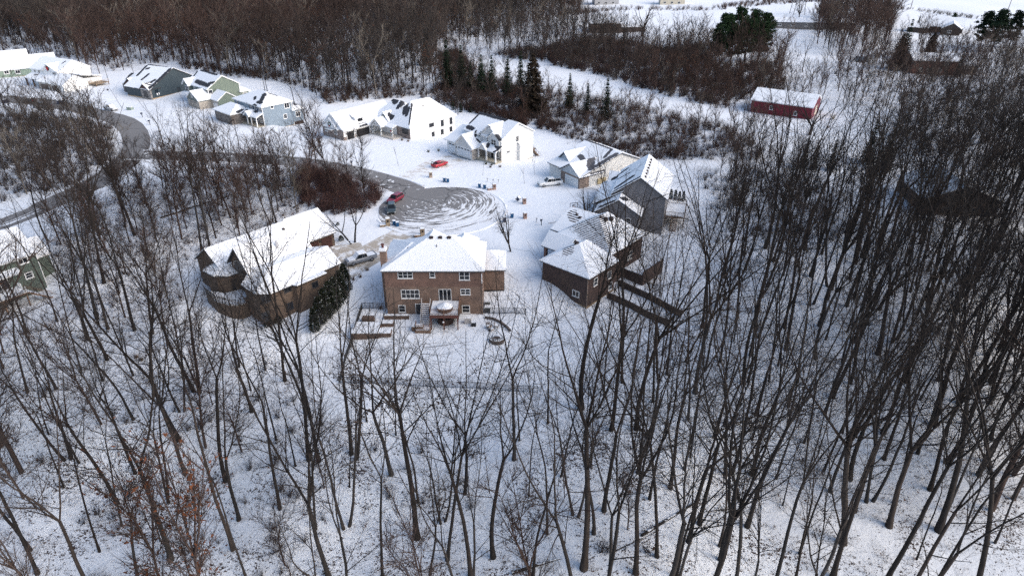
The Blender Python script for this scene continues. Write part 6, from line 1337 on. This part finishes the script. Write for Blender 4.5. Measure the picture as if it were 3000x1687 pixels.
def far_tree(seed, H, ntw, rt, fork=.45, spread=.36, leaves=0, thick=1.0):
    rng = np.random.default_rng(seed); tb = TB(); d = np.array([rng.normal(0, .05), rng.normal(0, .05), 1]); pts, dend = path(rng, np.array([0, 0, -.4]), d, H*fork, 3, .04, .02); tb.tube(pts, np.linspace(rt*1.2, rt*.75, 4), 4)
    lead = []
    for d2 in side_dirs(rng, dend, 4, spread*.4, spread*1.3, rng.uniform(0, 6)):
        lp, _ = path(rng, pts[-1], d2, H*(1-fork)*rng.uniform(.8, 1.1), 4, .09, .05); tb.tube(lp, np.linspace(rt*.6, .02, 5), 3); lead.append(lp)
    limbs = []
    for i in range(max(10, ntw // 16)):
        src = lead[i % 4] if i % 3 else pts; f = rng.uniform(.35 if src is pts else .05, .95)*(len(src)-1); j = int(f); q = src[j] + (src[j+1]-src[j])*(f-j); dd = src[j+1]-src[j]; dd /= np.linalg.norm(dd)
        s = side_dirs(rng, dd, 1, .5, 1.0, rng.uniform(0, 6.28))[0]; lp, _ = path(rng, q, s, H*.22*rng.uniform(.6, 1.2), 3, .12, .07); tb.tube(lp, np.linspace(rt*.26, .012, 4)*thick, 3); limbs.append(lp)
    V4 = np.concatenate(tb.V); F4 = np.concatenate(tb.F4); F = np.concatenate([F4[:, [0, 1, 2]], F4[:, [0, 2, 3]]])
    alls = limbs + limbs + lead; n = ntw; base = np.empty((n, 3)); dirs = np.empty((n, 3))
    for i in range(n):
        lp = alls[i % len(alls)]; f = rng.uniform(.1, .99)*(len(lp)-1); j = int(f); base[i] = lp[j] + (lp[j+1]-lp[j])*(f-j); dd = lp[j+1]-lp[j]; dd /= np.linalg.norm(dd); dirs[i] = side_dirs(rng, dd, 1, .3, .9, rng.uniform(0, 6.28))[0]
    dirs[:, 2] += .25; V, Fs = spikes(rng, n, base, dirs, rng.uniform(.8, 2.6, n)*H/20, rng.uniform(.012, .028, n)*thick)
    Vs = [V4, V]; Ft = [F, Fs + len(V4)]; k = len(V4) + len(V); L_ = np.zeros(k)
    if leaves:
        c = V[rng.integers(0, len(V), leaves)] + rng.normal(0, .25, (leaves, 3)); a = rng.normal(0, .16, (leaves, 3)); b_ = rng.normal(0, .16, (leaves, 3)); Q = np.stack([c, c+a, c+b_], 1).reshape(-1, 3); Vs.append(Q); Ft.append(np.arange(len(Q)).reshape(-1, 3) + k); L_ = np.concatenate([L_, np.ones(len(Q))])
    return np.concatenate(Vs), np.concatenate(Ft), L_, H
FA = [far_tree(500+i, 22, 420, .19, thick=1.7) for i in range(5)]; FAL = [far_tree(520+i, 18, 320, .17, leaves=240, thick=1.7) for i in range(3)]
FM = [far_tree(540+i, 21, 1000, .19, thick=1.1) for i in range(5)]; FML = [far_tree(560+i, 18, 800, .18, leaves=600, thick=1.1) for i in range(2)]
m, n, b = new_mat('wood mass'); ta = N(n, 'ShaderNodeAttribute', attribute_name='tint'); n.links.new(ta.outputs['Color'], b.inputs['Base Color']); b.inputs['Roughness'].default_value = .95; b.inputs['Specular IOR Level'].default_value = .1; M_MASS = m
class Mass:
    def __init__(s): s.V = []; s.F = []; s.C = []; s.n = 0
    def add(s, T, x, y, z, sc, rz, col, lcol=None):
        V, F, Lf = T[:3]; c, s_ = math.cos(rz)*sc, math.sin(rz)*sc; W = np.empty_like(V, dtype=np.float32); W[:, 0] = V[:, 0]*c - V[:, 1]*s_ + x; W[:, 1] = V[:, 0]*s_ + V[:, 1]*c + y; W[:, 2] = V[:, 2]*sc + z
        C = np.tile(np.float32(col), (len(V), 1))
        if lcol is not None: C[Lf > 0] = lcol
        s.V.append(W); s.F.append((F + s.n).astype(np.int32)); s.C.append(C); s.n += len(V)
    def build(s, name):
        o = bpy.data.objects.new(name, np_mesh(name, np.concatenate(s.V), np.concatenate(s.F), M_MASS, np.concatenate(s.C))); COL.objects.link(o); return tag(o, kind='stuff')
rng = np.random.default_rng(21); wood = Mass()
GREY = np.array([.046, .039, .036]); RED = np.array([.064, .038, .031]); TAN = np.array([.12, .105, .09])
for i in REST:
    x, y, z, kd, s, _ = CAND[i]; d = math.hypot(x, y); H = TEMPL[kd][0][1]*s
    pool = (FML if kd == 'leafy' else FM) if d < 190 else (FAL if kd == 'leafy' else FA); T = pool[int(rng.integers(0, len(pool)))]
    pr = .5 + .5*math.sin(x*.021 + 2*math.sin(y*.013)); col = GREY*(1-pr*.6) + RED*pr*.6
    if rng.random() < .09: col = TAN
    col = col*rng.uniform(.55, 1.6); lc = np.array([.105, .040, .020])*rng.uniform(.6, 1.3)
    wood.add(T, x, y, z, H/T[3], rng.uniform(0, 6.28), col, lc)
tag(wood.build('woodland'), 'grey brown leafless wood filling the ground beyond and between the houses', 'wood')

# ------------------------------------------------------------------ undergrowth and brush
def bush_tpl(seed, n, H, spread, r, nleaf=0):
    rng = np.random.default_rng(seed); d = np.stack([rng.normal(0, spread, n), rng.normal(0, spread, n), np.ones(n)], 1); base = np.stack([rng.normal(0, .22, n), rng.normal(0, .22, n), np.full(n, -.1)], 1); L = rng.uniform(.45, 1.0, n)*H; Va, Fa = spikes(rng, n, base, d, L, np.full(n, r))
    m2 = n*3; pick = rng.integers(0, n, m2); t = rng.uniform(.35, .95, m2)[:, None]; dn = d/np.linalg.norm(d, axis=1)[:, None]; b2 = base[pick] + dn[pick]*L[pick][:, None]*t; d2 = dn[pick] + rng.normal(0, .55, (m2, 3)); Vb, Fb = spikes(rng, m2, b2, d2, rng.uniform(.15, .4, m2)*H, np.full(m2, r*.6))
    V = np.concatenate([Va, Vb]); F = np.concatenate([Fa, Fb + len(Va)]); Lf = np.zeros(len(V))
    if nleaf:
        c = Vb[rng.integers(0, len(Vb), nleaf)]; Q = np.stack([c, c + rng.normal(0, .09, (nleaf, 3)), c + rng.normal(0, .09, (nleaf, 3))], 1).reshape(-1, 3); F = np.concatenate([F, np.arange(len(Q)).reshape(-1, 3) + len(V)]); Lf = np.concatenate([Lf, np.ones(len(Q))]); V = np.concatenate([V, Q])
    return V, F, Lf, H
SPRIG = [bush_tpl(700+i, 7, 1.4, .55, .012, 8) for i in range(4)]; BUSH = [bush_tpl(720+i, 34, 3.4, .42, .022, 24) for i in range(4)]
under = Mass(); rng = np.random.default_rng(31)
def scatter(poly, sp, tpls, sc, col, lcol, zz=0., mrg=.4, seed=0):
    pw = np.array([P(u, max(v, -300), zz) for u, v in poly]); x0, y0 = pw.min(0); x1, y1 = pw.max(0); k = int((x1-x0)*(y1-y0)/(sp*sp)); X = rng.uniform(x0, x1, k); Y = rng.uniform(max(y0, 22), y1, k); Z = hgt(X, Y); U, Vv, dep = proj(X, Y, Z); ok = inpoly(U, Vv, poly) & (dep > 8) & (U > -120) & (U < 3120)
    for x, y, z in zip(X[ok], Y[ok], Z[ok]):
        if blocked(x, y, mrg) or np.min((ROADP[:, 0]-x)**2 + (ROADP[:, 1]-y)**2) < 4.6**2 or (x-CDS.x)**2 + (y-CDS.y)**2 < 15**2: continue
        under.add(tpls[int(rng.integers(0, len(tpls)))], x, y, z, sc*rng.uniform(.5, 1.3), rng.uniform(0, 6.28), np.array(col)*rng.uniform(.6, 1.4), np.array(lcol)*rng.uniform(.6, 1.3))
DK = (.045,.034,.03); RB = (.056,.037,.034); LF = (.10,.045,.025)
scatter(WOODS['front'][0], 1.55, SPRIG, .9, DK, LF, -7); scatter(WOODS['right'][0], 2.2, SPRIG, 1.0, DK, LF, -5); scatter(WOODS['left'][0], 1.3, SPRIG, 1.1, DK, LF)
scatter([(-60,1800),(1500,1800),(1500,1300),(1250,1280),(960,1200),(600,1100),(-60,1050)], 5.5, BUSH, .7, DK, LF, -8); scatter(WOODS['left'][0], 4.5, BUSH, .75, (.06,.04,.034), LF)
scatter([(900,470),(1000,485),(1060,520),(1110,560),(1125,590),(1060,625),(960,632),(880,590),(860,520)], 1.1, BUSH, 1.05, (.064,.038,.036), LF); scatter([(640,490),(880,505),(870,560),(700,560)], 2.0, BUSH, .8, (.060,.036,.033), LF); scatter([(1080,535),(1125,545),(1130,575),(1100,570)], 1.2, SPRIG, .9, (.064,.038,.036), LF)
scatter(WOODS['loop'][0], 1.9, BUSH, .8, (.045,.034,.03), LF); scatter([(1430,160),(1600,140),(1760,115),(1930,145),(2060,135),(2090,190),(2200,255),(2240,330),(2100,318),(1900,268),(1750,220),(1600,188)], 2.2, BUSH, 1.2, RB, LF); scatter([(1430,160),(1600,140),(1760,115),(1930,145),(2060,135),(2090,190),(2200,255),(2240,330),(2100,318),(1900,268),(1750,220),(1600,188)], 4.0, BUSH, 1.3, (.085,.072,.062), LF); scatter(WOODS['mixed'][0], 1.7, BUSH, .95, (.052,.038,.034), LF); scatter(WOODS['mixed'][0], 3.4, BUSH, 1.2, (.06,.034,.028), LF); scatter(WOODS['slope'][0], 2.2, BUSH, 1.0, (.055,.038,.033), LF); scatter(WOODS['pines'][0], 2.4, BUSH, 1.2, (.055,.04,.033), LF); scatter(WOODS['dark'][0], 3.0, BUSH, .9, DK, LF); scatter(WOODS['mid'][0], 2.4, BUSH, .8, DK, LF); scatter(WOODS['open'][0], 6, BUSH, .9, (.05,.038,.033), LF)
scatter([(1330,318),(1560,375),(1640,400),(1870,472),(2010,475),(2010,440),(1880,440),(1660,372),(1560,340),(1330,290)], 1.8, BUSH, .75, RB, LF); scatter([(760,232),(900,262),(960,305),(1200,285),(1330,318),(1330,280),(1180,250),(940,262),(760,205),(540,185),(540,205)], 2.0, BUSH, .85, (.06,.04,.033), LF)
scatter(WOODS['far'][0], 4.6, BUSH, 1.1, (.058,.04,.034), LF); scatter([(2480,8),(2560,14),(2900,56),(3040,66),(3040,72),(2900,62),(2560,20),(2480,14)], 2.6, BUSH, .8, (.05,.04,.035), LF); scatter([(1690,34),(1840,24),(2070,26),(2250,-2),(2480,-20),(2480,2),(2250,16),(2070,34),(1840,31),(1690,44)], 3.0, BUSH, .9, (.065,.038,.032), LF)
scatter([(1640,400),(1870,470),(2000,480),(2000,500),(1860,492),(1640,415)], 2.0, SPRIG, 1.2, RB, LF); scatter([(1420,1195),(1560,1165),(1640,1165),(1620,1190),(1400,1215)], 1.0, SPRIG, .8, (.03,.03,.022), LF, -5); scatter([(840,1215),(940,1215),(960,1240),(780,1250),(740,1235)], .9, SPRIG, .8, DK, LF, -6)
scatter([(1750,1610),(1920,1600),(1930,1660),(1740,1670)], 1.0, BUSH, .55, (.03,.02,.018), (.03,.02,.018), -9)
tag(under.build('undergrowth'), 'brown twiggy brush and saplings covering the wood floor and lot edges', 'undergrowth')
# fallen logs on the wood floor
for u0, v0, u1, v1, lab in ((1500,1680,1640,1640,'long fallen trunk near the bottom edge, left of the dark thicket'),(1880,1570,2055,1465,'long thin fallen trunk on the snow below the retaining walls'),(2120,1250,2210,1225,'fallen log at the foot of the right wood'),(470,640,690,570,'snow topped fallen branch in the wood left of the garage house'),(860,610,950,545,'leaning snowy dead trunk in the reddish brush')):
    a, c = at(u0, v0), at(u1, v1); mb = MB().tube([(a[0],a[1],a[2]+.15), ((a[0]+c[0])/2, (a[1]+c[1])/2, (a[2]+c[2])/2+.25), (c[0],c[1],c[2]+.3)], [.2,.16,.09], 8); tag(mb.build('fallen_log', M_TRUNK), lab, 'log', 'fallen trunks')

# ------------------------------------------------------------------ evergreens
def needle_mat(name, lo, hi, snow=0.0):
    m, n, b = new_mat(name); oi = N(n, 'ShaderNodeObjectInfo'); c = mixc(n, maprange(n, noise(n, objc(n), 1.1, 4, .7), .3, .7), lo, hi)
    hs = N(n, 'ShaderNodeHueSaturation'); n.links.new(c, hs.inputs['Color']); n.links.new(maprange(n, oi.outputs['Random'], 0, 1, .7, 1.3), hs.inputs['Value']); c = hs.outputs[0]
    if snow: c = mixc(n, maprange(n, noise(n, objc(n), 2.6, 3, .7), .70 - .08*snow, .73 - .08*snow), c, (.8,.82,.84))
    n.links.new(c, b.inputs['Base Color']); b.inputs['Roughness'].default_value = .9; b.inputs['Specular IOR Level'].default_value = .1; return m
M_SPR = needle_mat('spruce needles', (.011,.020,.012), (.028,.045,.027)); M_PINE = needle_mat('pine needles', (.014,.030,.014), (.045,.078,.036)); M_ARB = needle_mat('arborvitae leaves', (.012,.017,.011), (.035,.042,.026), 1.0); M_RUST = needle_mat('rusty juniper needles', (.028,.022,.016), (.060,.044,.032))
def conifer(seed, H, rb, mat, levels=24, dens=9, droop=-.25, tuft=.5, low=.06, shape=1.0):
    rng = np.random.default_rng(seed); tk = TB(); tk.tube(np.array([[0,0,-.3],[0,0,H*.5],[0,0,H*.97]]), [H*.016, H*.010, .02], 6); Vs = []; br = TB()
    for l in range(levels):
        t = (l + rng.uniform(0, .6))/levels; z = H*(low + (1-low)*t); R_ = rb*(1-t)**shape*rng.uniform(.8, 1.12) + .12
        k = max(4, int(dens*(1 - .45*t)))
        for i in range(k):
            a = 6.283*(i + rng.uniform(-.35, .35))/k + l*.7; L_ = R_*rng.uniform(.7, 1.12); e = np.array([math.cos(a), math.sin(a), 0.]); p0 = np.array([0,0,z]); p1 = p0 + e*L_*.6 + [0,0,droop*L_*.35]; p2 = p0 + e*L_ + [0,0,droop*L_*.45]
            br.tube(np.array([p0, p1, p2]), [.03, .02, .008], 3)
            for j in range(max(6, int(L_*12))):
                f = rng.uniform(.15, 1.0); q = p0 + (p2-p0)*f + [0,0,-.1*math.sin(f*3.1)*L_*.2]; s_ = tuft*rng.uniform(.5, 1.1)*(1.05-.4*f); d = e*rng.uniform(.3, 1) + np.array([-e[1], e[0], 0])*rng.normal(0, .8) + [0,0,rng.normal(-.15, .3)]; d /= np.linalg.norm(d); w_ = np.cross(d, [0,0,1.]); w_ /= np.linalg.norm(w_) + 1e-6; w_ = w_*.9 + [0,0,rng.normal(0, .4)]
                Vs.append([q - w_*s_*.42, q + w_*s_*.42, q + d*s_*1.1])
    Vn = np.array(Vs).reshape(-1, 3); return (tk.mesh('trunk', M_TRUNK), br.mesh('crown', M_TWIG), np_mesh('needles', Vn, np.arange(len(Vn)).reshape(-1, 3), mat))
def pine(seed, H, rb, mat, n=46):
    rng = np.random.default_rng(seed); tk = TB(); tk.tube(np.array([[0,0,-.3],[.1,0,H*.5],[0,.1,H*.93]]), [H*.017, H*.012, .04], 7); br = TB(); Vs = []
    for i in range(n):
        t = (i+.5)/n; z = H*(.25 + .72*t); R_ = rb*(math.sin(min(1, t*1.15+.12)*2.6)**.7)*rng.uniform(.55, 1.1)*(1.12-.55*t); a = i*2.4 + rng.normal(0, .3); e = np.array([math.cos(a), math.sin(a), 0]); p0 = np.array([0,0,z-.06*H]); p2 = p0 + e*R_ + [0,0,R_*rng.uniform(.1, .45)]; br.tube(np.array([p0, p0*.5+p2*.5 - [0,0,.15*R_*.3], p2]), [.08, .05, .015], 4)
        for c in range(5):
            f = rng.uniform(.4, 1.05); q = p0 + (p2-p0)*f + rng.normal(0, .35, 3); rr = rng.uniform(.6, 1.15)*H/16
            k = 46; d = rng.normal(0, 1, (k, 3)); d[:, 2] = np.abs(d[:, 2])*.8 + .1*d[:, 2]; d /= np.linalg.norm(d, axis=1)[:, None]; o = q + d*rr*rng.uniform(.2, .9, (k, 1)); w_ = np.cross(d, rng.normal(0, 1, (k, 3))); w_ /= np.linalg.norm(w_, axis=1)[:, None] + 1e-6; s_ = .36*H/16
            Vs.append(np.stack([o - w_*s_*.45, o + w_*s_*.45, o + d*s_*1.2], 1).reshape(-1, 3))
    Vn = np.concatenate(Vs); return (tk.mesh('trunk', M_TRUNK), br.mesh('crown', M_TWIG), np_mesh('needles', Vn, np.arange(len(Vn)).reshape(-1, 3), mat))
def columnar(seed, H, rb, mat, n=2600):
    rng = np.random.default_rng(seed); tk = TB(); tk.tube(np.array([[0,0,-.3],[0,0,H*.4],[0,0,H*.9]]), [.1,.08,.02], 6); t = rng.uniform(0, 1, n)**.85; a = rng.uniform(0, 6.283, n); prof = rb*np.minimum(1, (t+.12)*4)*np.sqrt(np.clip(1-t, 0, 1))**.9*(1 + .16*np.sin(a*5 + t*9)); rr = prof*rng.uniform(.55, 1.05, n); c = np.stack([np.cos(a)*rr, np.sin(a)*rr, t*H+.05], 1); d = np.stack([np.cos(a)*.7, np.sin(a)*.7, rng.uniform(.3, 1.4, n)], 1) + rng.normal(0, .3, (n, 3)); d /= np.linalg.norm(d, axis=1)[:, None]; w_ = np.cross(d, rng.normal(0, 1, (n, 3))); w_ /= np.linalg.norm(w_, axis=1)[:, None]; s_ = rng.uniform(.14, .3, n)[:, None]*max(.6, H/5)
    V = np.stack([c - w_*s_*.4, c + w_*s_*.4, c + d*s_], 1).reshape(-1, 3); return (tk.mesh('trunk', M_TRUNK), np_mesh('needles', V, np.arange(len(V)).reshape(-1, 3), mat))
EV = {'spruce': [conifer(900+i, 12, 2.3, M_SPR, 30, 11) for i in range(3)], 'pine': [pine(920+i, 17, 6.0, M_PINE, 58) for i in range(3)], 'blackpine': [pine(930+i, 17, 5.0, M_SPR) for i in range(2)], 'arb': [columnar(940+i, 5.2, 1.15, M_ARB) for i in range(3)], 'topiary': [columnar(950, 2.4, .5, M_SPR, 900)], 'youngspruce': [conifer(960, 3.2, .8, M_SPR, 12, 7, tuft=.35)], 'rusty': [conifer(970, 12, 3.6, M_RUST, 30, 13, -.05, .7, .05, .7)], 'blob': [columnar(980, 1.3, .85, M_ARB, 1100)]}
EVN = {'spruce': 'spruce_tree', 'pine': 'pine_tree', 'blackpine': 'pine_tree', 'arb': 'arborvitae', 'topiary': 'topiary', 'youngspruce': 'spruce_tree', 'rusty': 'evergreen_tree', 'blob': 'round_shrub'}
EVH = {'spruce': 12, 'pine': 17.5, 'blackpine': 17.5, 'arb': 5.2, 'topiary': 2.4, 'youngspruce': 3.2, 'rusty': 12, 'blob': 1.3}
def top_scale(kind, x, y, z, vt):
    a = math.atan2(vt - 843.5, FPX); return max(.3, (CAMH - y*math.tan(TH + a) - z)/EVH[kind])
def put_ev(kind, var, x, y, z, s, label, cat='tree', group=None, sx=1.0):
    parts = EV[kind][var % len(EV[kind])]; r = empty(EVN[kind], (x, y, z), var*1.7); r.scale = (s*sx, s*sx, s); tag(r, label, cat, group)
    for me in parts:
        o = bpy.data.objects.new(me.name.split('.')[0], me); COL.objects.link(o); o.parent = r
    return r
for i, (kd, u, v, s, lab) in enumerate((
  ('spruce',1312,262,-115.,'dark spruce at the left end of the row behind the porch house'),('spruce',1353,262,-133.,'dark spruce second from left in the row behind the porch house'),('spruce',1380,268,-178.,'short spruce third from left in the row behind the porch house'),('spruce',1411,280,-158.,'dark spruce fourth from left in the row behind the porch house'),('spruce',1441,280,-163.,'dark spruce fifth from left in the row behind the porch house'),('spruce',1487,285,-166.,'dark spruce sixth from left, just left of the rusty evergreen'),('rusty',1560,330,-158.,'broad rusty brown evergreen beside the snowy strip'),('spruce',1525,270,-150.,'spruce peeking over the rusty evergreen'),
  ('spruce',1667,318,-214.,'left spruce of the three on the snow strip edge'),('spruce',1719,335,-243.,'middle spruce of the three on the snow strip edge'),('spruce',1774,350,-228.,'right spruce of the three on the snow strip edge'),('spruce',1250,190,-85.,'lone dark spruce deep in the brown wood'),
  ('pine',2115,165,-32.,'green pine at the left of the big pine clump'),('pine',2160,135,-15.,'tallest green pine of the big pine clump'),('pine',2200,150,-22.,'green pine in the middle right of the big pine clump'),('pine',2235,140,-32.,'green pine at the right of the big pine clump'),('pine',2140,190,-70.,'shorter green pine in front of the big pine clump'),('pine',2180,182,-48.,'low green pine at the front middle of the big pine clump'),('pine',2096,182,-75.,'low green pine at the front left of the big pine clump'),('pine',2222,178,-60.,'low green pine at the front right of the big pine clump'),
  ('pine',2405,55,-8.,'pine on the left of the top edge evergreen group'),('spruce',2445,42,-0.,'pointed spruce left in the top edge evergreen group'),('spruce',2475,45,-4.,'pointed spruce right in the top edge evergreen group'),('spruce',2515,52,-3.,'pointed spruce at the end of the top edge evergreen group'),
  ('spruce',2646,170,-55.,'tall narrow spruce left of the red brown house'),('rusty',2625,205,-95.,'brownish evergreen below the tall narrow spruce'),('rusty',2715,190,-95.,'ragged evergreen behind the red brown house roof'),('spruce',2802,228,-140.,'blue grey spruce in front of the red brown house'),('blackpine',2870,140,-28.,'left giant of the black pines at upper right'),('blackpine',2905,150,-20.,'middle giant of the black pines at upper right'),('blackpine',2955,140,-27.,'right giant of the black pines at upper right'),('pine',2790,75,-38.,'small pine left of the hipped house'),('spruce',2690,72,.45,'left small bushy evergreen by the far house'),('spruce',2710,74,.4,'middle small bushy evergreen by the far house'),('spruce',2735,76,.5,'right small bushy evergreen by the far house'),
  ('spruce',2352,490,-398.,'left spruce below the red barn corner'),('spruce',2382,497,-414.,'middle spruce below the red barn corner'),('spruce',2432,500,-408.,'right pointed spruce below the red barn corner'),('spruce',2540,480,-350.,'left dark pine of the mass below the barn yard'),('spruce',2590,500,-362.,'right dark pine of the mass below the barn yard'),
  ('youngspruce',1328,322,1.0,'left young spruce on the snow behind the ranch house'),('youngspruce',1350,329,1.0,'middle young spruce on the snow behind the ranch house'),('youngspruce',1379,330,.95,'right young spruce on the snow behind the ranch house'),
  ('topiary',1964,586,1.0,'first of four dark cone shrubs behind the grey house deck, leftmost'),('topiary',1977,587,1.0,'second cone shrub from left behind the grey house deck'),('topiary',1989,589,.95,'third cone shrub from left behind the grey house deck'),('topiary',2001,590,1.0,'rightmost cone shrub behind the grey house deck'))):
    x, y, z = at(u, v); s = top_scale(kd, x, y, z, -s) if s <= 0 else s
    put_ev(kd, i, x, y, z, s, lab, 'shrub' if kd == 'topiary' else 'tree', 'cone shrubs behind the deck' if kd == 'topiary' else None)
hA, hB = at(1016,868), at(925,972)
HORD = ['farthest', 'second farthest', 'third farthest', 'middle', 'third nearest', 'second nearest', 'nearest']
for i in range(7):
    t = i/6; x, y = hA[0] + (hB[0]-hA[0])*t, hA[1] + (hB[1]-hA[1])*t
    put_ev('arb', i, x, y, h1(x, y), [1.05,1.1,1.12,1.15,1.1,1.0,.85][i], f'{HORD[i]} arborvitae of the dark snow flecked hedge beside arched window house', 'shrub', 'arborvitae hedge')
for i, (u, v, s, lab) in enumerate(((785,957,1.0,'round snowy shrub at the corner of the arched window house, left'),(817,946,.95,'round snowy shrub at the corner of the arched window house, right'),(1000,705,.8,'shrub at the dark garage corner by the pale tree'),(990,660,.5,'small shrub behind the dark garage'))):
    x, y, z = at(u, v); put_ev('blob', i, x, y, z, s, lab, 'shrub')
# small dry plants, one object each
def tuft(u, v, s, col, label, cat='grass tuft', H=1.0, n=60, spread=.45):
    x, y, z = at(u, v); rg = np.random.default_rng(int(u*7+v)); d = np.stack([rg.normal(0, spread, n), rg.normal(0, spread, n), np.ones(n)], 1); V, F = spikes(rg, n, np.stack([rg.normal(0, .12, n), rg.normal(0, .12, n), np.zeros(n)], 1), d, rg.uniform(.5, 1, n)*H*s, np.full(n, .022)); o = bpy.data.objects.new('dry_plant', np_mesh('dry_plant', V, F, plain('dry plant %.3f' % col[0], col, .9, .4, 5))); COL.objects.link(o); o.location = (x, y, z); tag(o, label, cat); return o
for u, v, s, c, lab in ((1077,792,1.0,(.16,.10,.06),'tan grass tuft right of the silver pickup, upper'),(1056,812,1.0,(.13,.08,.05),'tan grass tuft right of the silver pickup, middle'),(1035,820,1.1,(.10,.06,.045),'brown grass tuft right of the silver pickup, lower'),(1218,697,1.0,(.22,.12,.06),'row of tan grasses left of the gate pillar behind the brick house'),(1116,905,1.2,(.10,.05,.035),'reddish shrub at the brick house left corner'),(401,1048,1.2,(.15,.09,.05),'tan grass tuft in the left wood clearing, upper'),(415,1056,.9,(.14,.09,.05),'tan grass tuft in the left wood clearing, lower'),
   (1424,482,1.0,(.05,.055,.03),'dark shrub in front of the porch, left'),(1441,484,.8,(.05,.055,.03),'dark shrub in front of the porch, middle'),(1437,491,1.0,(.09,.06,.045),'low brown plant bed below the porch'),(1465,490,.9,(.09,.06,.045),'low brown plant right of the porch bed'),(1178,412,1.1,(.13,.09,.08),'dry grasses at the ranch house stone corner, left'),(1196,415,1.0,(.13,.09,.08),'dry grasses at the ranch house stone corner, right'),(1255,446,1.2,(.05,.035,.03),'dark low bushes left of the porch house garage, left'),(1285,443,1.3,(.05,.035,.03),'dark low bushes left of the porch house garage, right'),(2440,350,3.2,(.26,.19,.09),'golden tall grass clump right of the red barn'),(2425,375,1.6,(.16,.09,.05),'small rust grass clump below the golden clump'),(316,266,1.0,(.12,.09,.08),'little shrub on the snow left of charcoal garage'),(2260,185,2.0,(.06,.04,.035),'brush pile on the snow near the pine clump'),(2530,150,1.6,(.10,.04,.03),'reddish brush heap behind the blue netted frame')):
    tuft(u, v, s, c, lab, 'plant')
